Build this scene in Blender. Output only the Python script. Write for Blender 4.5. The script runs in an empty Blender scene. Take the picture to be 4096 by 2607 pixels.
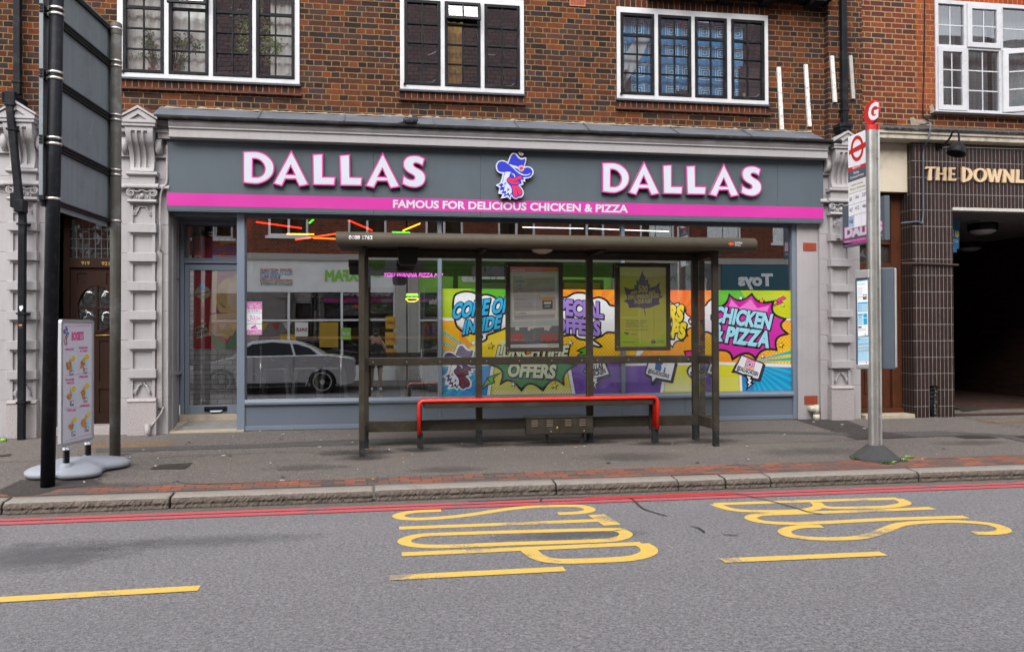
import bpy, bmesh, math, random
from mathutils import Vector, Matrix
from mathutils.geometry import tessellate_polygon
random.seed(7)
sc = bpy.context.scene
COL = sc.collection
R = math.radians

# ------------------------------------------------------------------ camera, sky, sun, exposure
CAM_H, CAM_D = 1.55, 11.5
YAW, PITCH, ROLL, FPX = 0.160638, 0.0110096, -0.0037077, 3306.09
PW, PH = 4096.0, 2607.0
FWD = Vector((math.sin(YAW)*math.cos(PITCH), math.cos(YAW)*math.cos(PITCH), math.sin(PITCH)))
_r = Vector((math.cos(YAW), -math.sin(YAW), 0.0)); _u = _r.cross(FWD)
RGT = _r*math.cos(ROLL) + _u*math.sin(ROLL)
UPV = -_r*math.sin(ROLL) + _u*math.cos(ROLL)
EYE = Vector((0, -CAM_D, CAM_H))
cd = bpy.data.cameras.new('camera'); cam = bpy.data.objects.new('camera', cd); COL.objects.link(cam)
cd.sensor_width = 36.0; cd.lens = 36.0*FPX/PW; cd.clip_start = 0.05; cd.clip_end = 500
M = Matrix((RGT, UPV, -FWD)).transposed().to_4x4(); M.translation = EYE
cam.matrix_world = M; sc.camera = cam
sc.view_settings.view_transform = 'Standard'; sc.view_settings.look = 'None'
sc.view_settings.gamma = 1.0; sc.view_settings.use_curve_mapping = False
sc.view_settings.exposure = 1.74
wd = bpy.data.worlds.new('World'); sc.world = wd; wd.use_nodes = True
wn = wd.node_tree.nodes; wl = wd.node_tree.links
bg = wn['Background']; bg.inputs['Strength'].default_value = 0.15
sky = wn.new('ShaderNodeTexSky'); sky.sky_type = 'NISHITA'; sky.sun_disc = False
SUN_EL, SUN_AZ = R(45), R(200)
sky.sun_elevation = SUN_EL; sky.sun_rotation = SUN_AZ
sky.air_density = 1.0; sky.dust_density = 1.5; sky.ozone_density = 1.0
hs = wn.new('ShaderNodeHueSaturation'); hs.inputs['Saturation'].default_value = 0.26
wl.new(sky.outputs[0], hs.inputs['Color']); wl.new(hs.outputs[0], bg.inputs['Color'])
sd = bpy.data.lights.new('sun', 'SUN'); sd.energy = 0.95; sd.angle = R(60); sd.color = (1.0, 0.96, 0.9)
sun = bpy.data.objects.new('sun', sd); COL.objects.link(sun)
# sun_rotation is measured clockwise from +Y, so this is the way to the sun
sdir = Vector((math.sin(SUN_AZ)*math.cos(SUN_EL), math.cos(SUN_AZ)*math.cos(SUN_EL), math.sin(SUN_EL)))
sun.rotation_euler = sdir.to_track_quat('Z', 'Y').to_euler()
sun.location = (0, 0, 20)
cy = sc.cycles
cy.max_bounces = 8; cy.diffuse_bounces = 3; cy.glossy_bounces = 4; cy.transparent_max_bounces = 16
cy.caustics_reflective = False; cy.caustics_refractive = False
cy.sample_clamp_indirect = 4.0

# ------------------------------------------------------------------ where a point of the survey photo lies on a real plane
def ray(x, y): return FWD + RGT*((x-PW/2)/FPX) - UPV*((y-PH/2)/FPX)
def P(p, Y=0.0):
    d = ray(*p); return EYE + d*((Y-EYE.y)/d.y)
def PZ(p, Z=0.0):
    d = ray(*p); return EYE + d*((Z-EYE.z)/d.z)
K0, KY, K1 = 0.115, -3.55, 0.0465          # pavement: height K0 at KY, rising K1 per metre to the shops
def pav(Y): return K0 + (Y-KY)*K1
def PG(p):
    d = ray(*p); t = (pav(EYE.y)-EYE.z)/(d.z-d.y*K1); return EYE + d*t
def PN(p, o, n):
    d = ray(*p); t = (Vector(o)-EYE).dot(n)/d.dot(n); return EYE + d*t
S_ = 1024/2408; L_ = 2048/2408
def z(c, r, x, y): return (c*1024+x*S_, r*652+y*S_)
def lo(k, x, y): return (k*2048+x*L_, 1800+y*L_)
def Zm(ox, oy, s): return lambda x, y: (ox+x*s, oy+y*s)

# ------------------------------------------------------------------ materials
MATS = {}
def nt(name):
    m = bpy.data.materials.new(name); m.use_nodes = True
    return m, m.node_tree.nodes, m.node_tree.links, m.node_tree.nodes['Principled BSDF']
def srgb(r, g, b):
    f = lambda c: (c/255/12.92 if c/255 <= .04045 else ((c/255+.055)/1.055)**2.4)
    return (f(r), f(g), f(b), 1)
def col4(c): return tuple(c) if len(c) == 4 else (*c, 1)
def math_n(n, l, op, a, b=None, c=None):
    k = n.new('ShaderNodeMath'); k.operation = op
    for i, v in enumerate((a, b, c)):
        if v is None: continue
        if isinstance(v, (int, float)): k.inputs[i].default_value = v
        else: l.new(v, k.inputs[i])
    return k.outputs[0]
def noise(n, l, vec, scale, detail=4, rough=.6, dist=0.0):
    k = n.new('ShaderNodeTexNoise'); k.inputs['Scale'].default_value = scale
    k.inputs['Detail'].default_value = detail; k.inputs['Roughness'].default_value = rough
    k.inputs['Distortion'].default_value = dist
    l.new(vec, k.inputs['Vector']); return k
def ramp(n, l, fac, stops, interp='LINEAR'):
    k = n.new('ShaderNodeValToRGB'); e = k.color_ramp.elements; k.color_ramp.interpolation = interp
    while len(e) < len(stops): e.new(0.5)
    for i, (p, c) in enumerate(stops):
        e[i].position = p; e[i].color = col4(c) if not isinstance(c, (int, float)) else (c, c, c, 1)
    l.new(fac, k.inputs[0]); return k.outputs[0]
def mixc(n, l, fac, a, b, mode='MIX'):
    k = n.new('ShaderNodeMix'); k.data_type = 'RGBA'; k.blend_type = mode
    for s, v in ((0, fac), (6, a), (7, b)):
        if isinstance(v, (int, float)): k.inputs[s].default_value = v
        elif isinstance(v, (tuple, list)): k.inputs[s].default_value = col4(v)
        else: l.new(v, k.inputs[s])
    return k.outputs[2]
def posn(n): return n.new('ShaderNodeNewGeometry').outputs['Position']
def bump(n, l, b, h, strength=.3, dist=.01):
    k = n.new('ShaderNodeBump'); k.inputs['Strength'].default_value = strength; k.inputs['Distance'].default_value = dist
    l.new(h, k.inputs['Height']); l.new(k.outputs[0], b.inputs['Normal'])
def plain(name, c, rough=.6, metal=0.0, var=.12, vs=3.0, grain=.06, gs=120, bm=.0, bs=150, spec=.5, streak=0, dirt=None, dirt_amt=.5, dirt_scale=5):
    """a painted, cast or woven surface: base colour, slow mottling, fine grain, optional vertical run marks and dirt"""
    if name in MATS: return MATS[name]
    m, n, l, b = nt(name); c = col4(c); p = posn(n)
    b.inputs['Roughness'].default_value = rough; b.inputs['Metallic'].default_value = metal
    b.inputs['Specular IOR Level'].default_value = spec*min(1, .22+max(c[:3])*3)
    n1 = noise(n, l, p, vs, 5).outputs[0]; n2 = noise(n, l, p, gs, 2).outputs[0]
    f = math_n(n, l, 'ADD', math_n(n, l, 'MULTIPLY', math_n(n, l, 'SUBTRACT', n1, .5), var*2.4),
               math_n(n, l, 'MULTIPLY', math_n(n, l, 'SUBTRACT', n2, .5), grain*2.4))
    if streak:
        mp = n.new('ShaderNodeMapping'); mp.inputs['Scale'].default_value = (22, 22, .7); l.new(p, mp.inputs[0])
        s = noise(n, l, mp.outputs[0], 1.0, 4).outputs[0]
        f = math_n(n, l, 'ADD', f, math_n(n, l, 'MULTIPLY', math_n(n, l, 'SUBTRACT', s, .5), streak*2.2))
    f = math_n(n, l, 'ADD', f, 1.0)
    k = n.new('ShaderNodeVectorMath'); k.operation = 'SCALE'; k.inputs[0].default_value = c[:3]; l.new(f, k.inputs['Scale'])
    out = k.outputs[0]
    if dirt:
        dn = noise(n, l, p, dirt_scale, 8, .72).outputs[0]
        dm = ramp(n, l, dn, [(.5, 0.0), (.72, 1.0)])
        out = mixc(n, l, math_n(n, l, 'MULTIPLY', dm, dirt_amt), out, dirt)
    l.new(out, b.inputs['Base Color'])
    rr = math_n(n, l, 'ADD', math_n(n, l, 'MULTIPLY', math_n(n, l, 'SUBTRACT', n1, .5), .25), rough)
    l.new(rr, b.inputs['Roughness'])
    if bm: bump(n, l, b, noise(n, l, p, bs, 3).outputs[0], bm, .004)
    MATS[name] = m; return m
def ink(name, c, rough=.45, coat=0.0):
    m = plain(name, c, rough, 0, .05, 2.0, .03, 300)
    if coat: b = m.node_tree.nodes['Principled BSDF']; b.inputs['Coat Weight'].default_value = coat; b.inputs['Coat Roughness'].default_value = .02; b.inputs['Coat IOR'].default_value = 1.7
    return m
def glow(name, c, s):
    m, n, l, b = nt(name)
    b.inputs['Base Color'].default_value = col4(c); b.inputs['Emission Color'].default_value = col4(c)
    b.inputs['Emission Strength'].default_value = s; MATS[name] = m; return m
def glass(name, refl=.25, tint=(.95, .97, .96), wave=.0, dust=0.0, wscale=1.2):
    m, n, l, b = nt(name); n.remove(b); o = n['Material Output']
    t = n.new('ShaderNodeBsdfTransparent'); t.inputs[0].default_value = col4(tint)
    g = n.new('ShaderNodeBsdfGlossy'); g.inputs['Roughness'].default_value = 0.0; g.inputs[0].default_value = (1, 1, 1, 1)
    lw = n.new('ShaderNodeFresnel'); lw.inputs[0].default_value = 1.5
    fac = math_n(n, l, 'ADD', math_n(n, l, 'MULTIPLY', lw.outputs[0], .9), refl-.035)
    mx = n.new('ShaderNodeMixShader'); l.new(math_n(n, l, 'MINIMUM', fac, .95), mx.inputs[0])
    l.new(t.outputs[0], mx.inputs[1]); l.new(g.outputs[0], mx.inputs[2]); out = mx.outputs[0]
    p = posn(n)
    if wave:
        bp = n.new('ShaderNodeBump'); bp.inputs['Strength'].default_value = wave; bp.inputs['Distance'].default_value = .02
        l.new(noise(n, l, p, wscale, 1).outputs[0], bp.inputs['Height']); l.new(bp.outputs[0], g.inputs['Normal'])
    if dust:
        d = n.new('ShaderNodeBsdfDiffuse'); d.inputs[0].default_value = (.6, .6, .56, 1)
        mp = n.new('ShaderNodeMapping'); mp.inputs['Scale'].default_value = (6, 6, .8); l.new(p, mp.inputs[0])
        f = ramp(n, l, noise(n, l, mp.outputs[0], 1.5, 6, .7).outputs[0], [(.42, 0.25), (.75, 1.0)])
        m2 = n.new('ShaderNodeMixShader'); l.new(math_n(n, l, 'MULTIPLY', f, dust), m2.inputs[0])
        l.new(out, m2.inputs[1]); l.new(d.outputs[0], m2.inputs[2]); out = m2.outputs[0]
    l.new(out, o.inputs[0]); MATS[name] = m; return m

def masonry(name, bond, W, H, joint, tones, mortar, wob=.004, rough=.85, bump_s=.6, plane='XZ', phase=0.0, soot=0.0, head=None, hc=0.0):
    """brick or tile bonds worked out from position: rows, cells and joints; each brick takes its own tone"""
    m, n, l, b = nt(name); p = posn(n)
    sp = n.new('ShaderNodeSeparateXYZ'); l.new(p, sp.inputs[0])
    ax = {'X': sp.outputs[0], 'Y': sp.outputs[1], 'Z': sp.outputs[2]}
    u0, v0 = ax[plane[0]], ax[plane[1]]
    wn_ = noise(n, l, p, 9.0, 4).outputs['Color']; ws = n.new('ShaderNodeSeparateColor'); l.new(wn_, ws.inputs[0])
    u = math_n(n, l, 'ADD', u0, math_n(n, l, 'MULTIPLY', math_n(n, l, 'SUBTRACT', ws.outputs[0], .5), wob*4))
    v = math_n(n, l, 'ADD', v0, math_n(n, l, 'MULTIPLY', math_n(n, l, 'SUBTRACT', ws.outputs[1], .5), wob*3))
    u = math_n(n, l, 'ADD', u, phase+50.0)
    v = math_n(n, l, 'ADD', v, 10.0)
    vr = math_n(n, l, 'DIVIDE', v, H); row = math_n(n, l, 'FLOOR', vr); vf = math_n(n, l, 'FRACT', vr)
    odd = math_n(n, l, 'MODULO', row, 2.0)
    rj = n.new('ShaderNodeTexWhiteNoise'); rj.noise_dimensions = '1D'; l.new(row, rj.inputs['W'])
    u = math_n(n, l, 'ADD', u, math_n(n, l, 'MULTIPLY', rj.outputs[0], .02 if bond != 'stack' else 0.0))
    if bond == 'flemish':
        hd = head or W/2; per = W+hd
        t = math_n(n, l, 'MULTIPLY', math_n(n, l, 'FRACT', math_n(n, l, 'ADD', math_n(n, l, 'DIVIDE', u, per), math_n(n, l, 'MULTIPLY', odd, .5))), per)
        cell0 = math_n(n, l, 'FLOOR', math_n(n, l, 'ADD', math_n(n, l, 'DIVIDE', u, per), math_n(n, l, 'MULTIPLY', odd, .5)))
        ish = math_n(n, l, 'GREATER_THAN', t, W)
        d1 = math_n(n, l, 'MINIMUM', t, math_n(n, l, 'ABSOLUTE', math_n(n, l, 'SUBTRACT', t, W)))
        du = math_n(n, l, 'MINIMUM', d1, math_n(n, l, 'SUBTRACT', per, t))
        cell = math_n(n, l, 'ADD', math_n(n, l, 'MULTIPLY', cell0, 2.0), ish)
    else:
        Lw = W
        if bond == 'english': Lw = math_n(n, l, 'SUBTRACT', W, math_n(n, l, 'MULTIPLY', odd, W/2)); sh = W/4
        elif bond == 'running': sh = W/2
        else: sh = 0.0
        q = math_n(n, l, 'DIVIDE', math_n(n, l, 'ADD', u, math_n(n, l, 'MULTIPLY', odd, sh)), Lw)
        cell = math_n(n, l, 'FLOOR', q); t = math_n(n, l, 'FRACT', q)
        du = math_n(n, l, 'MULTIPLY', math_n(n, l, 'MINIMUM', t, math_n(n, l, 'SUBTRACT', 1.0, t)), Lw)
    dv = math_n(n, l, 'MULTIPLY', math_n(n, l, 'MINIMUM', vf, math_n(n, l, 'SUBTRACT', 1.0, vf)), H)
    d = math_n(n, l, 'MINIMUM', du, dv)
    mk = n.new('ShaderNodeMapRange'); mk.interpolation_type = 'SMOOTHSTEP'
    mk.inputs['From Min'].default_value = joint*.32; mk.inputs['From Max'].default_value = joint*.68
    l.new(d, mk.inputs['Value']); brick = mk.outputs[0]
    cv = n.new('ShaderNodeCombineXYZ'); l.new(cell, cv.inputs[0]); l.new(row, cv.inputs[1])
    rn = n.new('ShaderNodeTexWhiteNoise'); rn.noise_dimensions = '3D'; l.new(cv.outputs[0], rn.inputs[0])
    big = noise(n, l, p, .55, 3).outputs[0]
    sel = math_n(n, l, 'ADD', rn.outputs[0], math_n(n, l, 'MULTIPLY', math_n(n, l, 'SUBTRACT', big, .5), .45))
    if hc and bond == 'flemish':
        sel = math_n(n, l, 'ADD', sel, math_n(n, l, 'MULTIPLY', ish, hc))
    c = ramp(n, l, sel, [(i/max(1, len(tones)-1)*.9+.05, t_) for i, t_ in enumerate(tones)])
    fine = noise(n, l, p, 70, 5, .7).outputs[0]
    med = noise(n, l, p, 16, 4).outputs[0]
    fm = math_n(n, l, 'ADD', math_n(n, l, 'MULTIPLY', fine, .8), math_n(n, l, 'ADD', math_n(n, l, 'MULTIPLY', med, .7), .28))
    k = n.new('ShaderNodeVectorMath'); k.operation = 'SCALE'; l.new(c, k.inputs[0]); l.new(fm, k.inputs['Scale'])
    mfine = math_n(n, l, 'ADD', math_n(n, l, 'MULTIPLY', med, .9), .55)
    km = n.new('ShaderNodeVectorMath'); km.operation = 'SCALE'; km.inputs[0].default_value = mortar[:3]; l.new(mfine, km.inputs['Scale'])
    out = mixc(n, l, brick, km.outputs[0], k.outputs[0])
    if soot:
        so = ramp(n, l, noise(n, l, p, 1.3, 7, .7).outputs[0], [(.48, 0.0), (.75, 1.0)])
        out = mixc(n, l, math_n(n, l, 'MULTIPLY', so, soot), out, (.03, .025, .022, 1))
    l.new(out, b.inputs['Base Color']); b.inputs['Roughness'].default_value = rough; b.inputs['Specular IOR Level'].default_value = .12 if rough > .5 else .3
    hgt = math_n(n, l, 'ADD', brick, math_n(n, l, 'MULTIPLY', fine, .35))
    bump(n, l, b, hgt, bump_s, .006)
    MATS[name] = m; return m

def asphalt(name, base, chip_l, chip_d, scale=150, stain=.35, stain_col=(.03, .03, .032), warm=None, bs=.7):
    m, n, l, b = nt(name); p = posn(n)
    v = n.new('ShaderNodeTexVoronoi'); v.inputs['Scale'].default_value = scale; l.new(p, v.inputs['Vector'])
    v.inputs['Randomness'].default_value = 1.0
    sc_ = n.new('ShaderNodeSeparateColor'); l.new(v.outputs['Color'], sc_.inputs[0])
    c = ramp(n, l, sc_.outputs[0], [(.0, chip_d), (.3, base), (.72, base), (1.0, chip_l)])
    f2 = noise(n, l, p, scale*.35, 6, .75).outputs[0]
    c = mixc(n, l, ramp(n, l, f2, [(.36, 0.9), (.55, 0.0)]), c, chip_d)
    big = noise(n, l, p, .8, 6, .6).outputs[0]
    mp = n.new('ShaderNodeMapping'); mp.inputs['Scale'].default_value = (.25, 1.6, 1); l.new(p, mp.inputs[0])
    lane = noise(n, l, mp.outputs[0], 1.0, 5, .65).outputs[0]
    c = mixc(n, l, math_n(n, l, 'MULTIPLY', ramp(n, l, lane, [(.42, 0.0), (.7, 1.0)]), stain), c, stain_col)
    if warm: c = mixc(n, l, math_n(n, l, 'MULTIPLY', ramp(n, l, big, [(.4, 0.0), (.65, 1.0)]), .5), c, warm)
    spot = noise(n, l, p, 5, 3, .5).outputs[0]
    c = mixc(n, l, math_n(n, l, 'MULTIPLY', ramp(n, l, spot, [(.64, 0.0), (.7, 1.0)]), .3), c, stain_col)
    l.new(c, b.inputs['Base Color']); b.inputs['Roughness'].default_value = .82; b.inputs['Specular IOR Level'].default_value = .25
    h = math_n(n, l, 'ADD', v.outputs['Distance'], math_n(n, l, 'MULTIPLY', f2, 1.2))
    bump(n, l, b, h, bs, .008); MATS[name] = m; return m

def paint(name, c, wear=.5, worn=(.09, .09, .095)):
    """thermoplastic road paint, worn through in flakes"""
    m, n, l, b = nt(name); p = posn(n)
    a = noise(n, l, p, 2.2, 3).outputs[0]; f = noise(n, l, p, 60, 6, .75).outputs[0]
    s = math_n(n, l, 'ADD', math_n(n, l, 'MULTIPLY', a, .75), math_n(n, l, 'MULTIPLY', f, .55))
    hole = ramp(n, l, s, [(.50-wear*.22+.28, 0.0), (.53-wear*.22+.28, 1.0)])
    g = noise(n, l, p, 25, 4).outputs[0]
    k = n.new('ShaderNodeVectorMath'); k.operation = 'SCALE'; k.inputs[0].default_value = c[:3]
    l.new(math_n(n, l, 'ADD', math_n(n, l, 'MULTIPLY', g, .4), .8), k.inputs['Scale'])
    l.new(mixc(n, l, math_n(n, l, 'MULTIPLY', hole, .85), k.outputs[0], worn), b.inputs['Base Color'])
    b.inputs['Roughness'].default_value = .65; bump(n, l, b, f, .4, .004); MATS[name] = m; return m

# ------------------------------------------------------------------ mesh builder
WORLD = {}
class MB:
    def __init__(s): s.v = []; s.f = []; s.m = []; s.sm = []
    def add(s, vs, fs, m=0, sm=False):
        o = len(s.v); s.v += [Vector(v) for v in vs]
        for f in fs: s.f.append([i+o for i in f]); s.m.append(m); s.sm.append(sm)
        return s
    def box(s, x0, x1, y0, y1, z0, z1, m=0):
        if x0 > x1: x0, x1 = x1, x0
        if y0 > y1: y0, y1 = y1, y0
        if z0 > z1: z0, z1 = z1, z0
        vs = [(x, y, zz) for zz in (z0, z1) for y in (y0, y1) for x in (x0, x1)]
        return s.add(vs, [(0, 2, 3, 1), (4, 5, 7, 6), (0, 1, 5, 4), (2, 6, 7, 3), (0, 4, 6, 2), (1, 3, 7, 5)], m)
    def obox(s, o, ux, uy, uz, m=0):
        o, ux, uy, uz = map(Vector, (o, ux, uy, uz))
        vs = [o+ux*a+uy*b_+uz*c for c in (0, 1) for b_ in (0, 1) for a in (0, 1)]
        return s.add(vs, [(0, 2, 3, 1), (4, 5, 7, 6), (0, 1, 5, 4), (2, 6, 7, 3), (0, 4, 6, 2), (1, 3, 7, 5)], m)
    def quad(s, a, b, c, d, m=0): return s.add([a, b, c, d], [(0, 1, 2, 3)], m)
    def prism(s, pts, y0, y1, m=0, ms=None, holes=()):
        """pts (x,z) outline in the facade plane, from y0 (front) to y1 (back)"""
        return s.prism3([(Vector((x, y0, zz)), Vector((x, y1, zz))) for x, zz in pts], m, ms,
                        [[(Vector((x, y0, zz)), Vector((x, y1, zz))) for x, zz in h] for h in holes])
    def prism3(s, pairs, m=0, ms=None, holes=()):
        ms = m if ms is None else ms
        loops = [pairs]+list(holes)
        fr = [p[0] for lp in loops for p in lp]; bk = [p[1] for lp in loops for p in lp]
        tr = tessellate_polygon([[p[0] for p in lp] for lp in loops]); k = len(fr)
        s.add(fr+bk, [t for t in tr]+[tuple(i+k for i in reversed(t)) for t in tr], m)
        for lp in loops:
            c = len(lp)
            for i in range(c):
                j = (i+1) % c
                s.add([lp[i][0], lp[j][0], lp[j][1], lp[i][1]], [(0, 1, 2, 3)], ms)
        return s
    def extr(s, prof, x0, x1, m=0, sm=False):
        """profile (y,z) run along x"""
        k = len(prof); vs = [(x0, a, b_) for a, b_ in prof]+[(x1, a, b_) for a, b_ in prof]
        fs = [(i, (i+1) % k, (i+1) % k+k, i+k) for i in range(k)]
        s.add(vs, fs, m, sm)
        tr = tessellate_polygon([[Vector((0, a, b_)) for a, b_ in prof]])
        return s.add(vs, [tuple(t) for t in tr]+[tuple(i+k for i in t) for t in tr], m)
    def tube(s, pts, r, seg=10, m=0, cap=True, closed=False):
        pts = [Vector(p) for p in pts]; k = len(pts); rr = r if isinstance(r, (list, tuple)) else [r]*k
        vs = []; up = None
        for i, p in enumerate(pts):
            a = pts[(i-1) % k] if (i > 0 or closed) else p; b_ = pts[(i+1) % k] if (i < k-1 or closed) else p
            t = (b_-a).normalized()
            if up is None: up = t.orthogonal().normalized()
            up = (up-t*up.dot(t)); up = up.normalized() if up.length > 1e-6 else t.orthogonal().normalized()
            w = t.cross(up)
            for j in range(seg):
                an = 2*math.pi*j/seg; vs.append(p+(up*math.cos(an)+w*math.sin(an))*rr[i])
        fs = []
        for i in range(k if closed else k-1):
            for j in range(seg):
                a, b_ = i*seg, ((i+1) % k)*seg
                fs.append((a+j, a+(j+1) % seg, b_+(j+1) % seg, b_+j))
        s.add(vs, fs, m, True)
        if cap and not closed:
            s.add(vs[:seg], [tuple(reversed(range(seg)))], m); s.add(vs[-seg:], [tuple(range(seg))], m)
        return s
    def cyl(s, a, b_, r0, r1=None, seg=16, m=0): return s.tube([a, b_], [r0, r0 if r1 is None else r1], seg, m)
    def lathe(s, prof, c, seg=24, m=0):
        c = Vector(c); vs = []
        for r_, h in prof:
            for j in range(seg):
                an = 2*math.pi*j/seg; vs.append(c+Vector((r_*math.cos(an), r_*math.sin(an), h)))
        fs = [(i*seg+j, i*seg+(j+1) % seg, (i+1)*seg+(j+1) % seg, (i+1)*seg+j) for i in range(len(prof)-1) for j in range(seg)]
        return s.add(vs, fs, m, True)
    def ball(s, c, rx, ry=None, rz=None, m=0, seg=14, ring=9):
        ry = rx if ry is None else ry; rz = rx if rz is None else rz; c = Vector(c); vs = []
        for i in range(ring+1):
            th = math.pi*i/ring
            for j in range(seg):
                an = 2*math.pi*j/seg
                vs.append(c+Vector((rx*math.sin(th)*math.cos(an), ry*math.sin(th)*math.sin(an), rz*math.cos(th))))
        fs = [(i*seg+j, (i+1)*seg+j, (i+1)*seg+(j+1) % seg, i*seg+(j+1) % seg) for i in range(ring) for j in range(seg)]
        return s.add(vs, fs, m, True)
    def sweep(s, path, hw, hh, m=0, side=Vector((0, 1, 0))):
        """flat bar hw along 'side' and hh across, bent along a path"""
        path = [Vector(p) for p in path]; k = len(path); vs = []
        for i, p in enumerate(path):
            t = (path[min(i+1, k-1)]-path[max(i-1, 0)]).normalized(); nrm = side.cross(t).normalized()
            for a in range(12):
                an = 2*math.pi*(a+.5)/12; ca, sa = math.cos(an), math.sin(an)
                e = .45; cx_ = math.copysign(abs(ca)**e, ca); sx_ = math.copysign(abs(sa)**e, sa)
                vs.append(p+side*hw*cx_+nrm*hh*sx_)
        fs = [(i*12+j, i*12+(j+1) % 12, (i+1)*12+(j+1) % 12, (i+1)*12+j) for i in range(k-1) for j in range(12)]
        s.add(vs, fs, m, True); s.add(vs[:12], [tuple(range(12))], m); return s.add(vs[-12:], [tuple(range(12))], m)
    def build(s, name, mats, parent=None, bevel=0.0, seg=2, **tags):
        mats = mats if isinstance(mats, (list, tuple)) else [mats]
        me = bpy.data.meshes.new(name)
        if s.v:
            xs = [v.x for v in s.v]; ys = [v.y for v in s.v]; zs = [v.z for v in s.v]
            org = Vector(((min(xs)+max(xs))/2, (min(ys)+max(ys))/2, min(zs)))
        else: org = Vector()
        me.from_pydata([tuple(v-org) for v in s.v], [], s.f)
        for mm in mats: me.materials.append(mm)
        me.polygons.foreach_set('material_index', s.m); me.polygons.foreach_set('use_smooth', s.sm)
        bm = bmesh.new(); bm.from_mesh(me)
        bmesh.ops.remove_doubles(bm, verts=bm.verts, dist=1e-5)
        bmesh.ops.recalc_face_normals(bm, faces=bm.faces); bm.to_mesh(me); bm.free()
        o = bpy.data.objects.new(name, me); COL.objects.link(o)
        WORLD[o] = org
        if parent is not None: o.parent = parent; o.location = org-WORLD[parent]
        else: o.location = org
        if bevel:
            bv = o.modifiers.new('edge', 'BEVEL'); bv.width = bevel; bv.segments = seg; bv.limit_method = 'ANGLE'; bv.angle_limit = R(40)
        for k_, v_ in tags.items(): o[k_] = v_
        return o
def empty(name, loc, **tags):
    o = bpy.data.objects.new(name, None); COL.objects.link(o); o.location = loc; WORLD[o] = Vector(loc)
    o.empty_display_size = .1
    for k_, v_ in tags.items(): o[k_] = v_
    return o
def thing(name, loc, label, cat, group=None):
    o = empty(name, loc, label=label, category=cat)
    if group: o['group'] = group
    return o
def smooth(pts, n=5, closed=True):
    out = []; k = len(pts); rng = range(k if closed else k-1)
    g = (lambda i: pts[i % k]) if closed else (lambda i: pts[max(0, min(k-1, i))])
    for i in rng:
        p0, p1, p2, p3 = g(i-1), g(i), g(i+1), g(i+2)
        for j in range(n):
            t = j/n
            out.append(tuple(.5*((2*b_)+(-a+c)*t+(2*a-5*b_+4*c-d)*t*t+(-a+3*b_-3*c+d)*t**3) for a, b_, c, d in zip(p0, p1, p2, p3)))
    if not closed: out.append(tuple(pts[-1]))
    return out
def area2(p): return sum(a[0]*b_[1]-b_[0]*a[1] for a, b_ in zip(p, p[1:]+p[:1]))/2
def inset(pts, d):
    """outline moved inwards by d (outwards if negative)"""
    sg = 1 if area2(pts) > 0 else -1; k = len(pts); out = []
    for i in range(k):
        a, p, b_ = Vector(pts[i-1][:2]), Vector(pts[i][:2]), Vector(pts[(i+1) % k][:2])
        e1 = (p-a); e2 = (b_-p)
        if e1.length < 1e-9 or e2.length < 1e-9: out.append(tuple(p)); continue
        e1.normalize(); e2.normalize()
        n1 = Vector((-e1.y, e1.x))*sg; n2 = Vector((-e2.y, e2.x))*sg
        b2 = n1+n2
        if b2.length < .2: b2 = n1
        b2.normalize(); c = max(.35, b2.dot(n1)); out.append(tuple(p+b2*(d/c)))
    return out

# ------------------------------------------------------------------ lettering
TXT = {}
def glyphs(s, bold=0.0, res=3):
    """flat outline letters (triangles, font units), thickened by 'bold'"""
    key = (s, bold)
    if key in TXT: return TXT[key]
    c = bpy.data.curves.new('t', 'FONT'); c.body = s; c.size = 1.0; c.resolution_u = res
    if bold: c.bevel_depth = bold; c.bevel_resolution = 0
    o = bpy.data.objects.new('t', c); COL.objects.link(o)
    dg = bpy.context.evaluated_depsgraph_get(); dg.update()
    me = o.evaluated_get(dg).to_mesh(); me.calc_loop_triangles()
    vs = [tuple(v.co) for v in me.vertices]; fs = []
    for t in me.loop_triangles:
        if t.normal.z > .05 or (not bold and abs(t.normal.z) > .05): fs.append(tuple(t.vertices))
    o.evaluated_get(dg).to_mesh_clear(); bpy.data.objects.remove(o); bpy.data.curves.remove(c)
    xs = [v[0] for v in vs] or [0, 1]
    TXT[key] = (vs, fs, min(xs), max(xs)); return TXT[key]
CAP = 0.69
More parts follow.
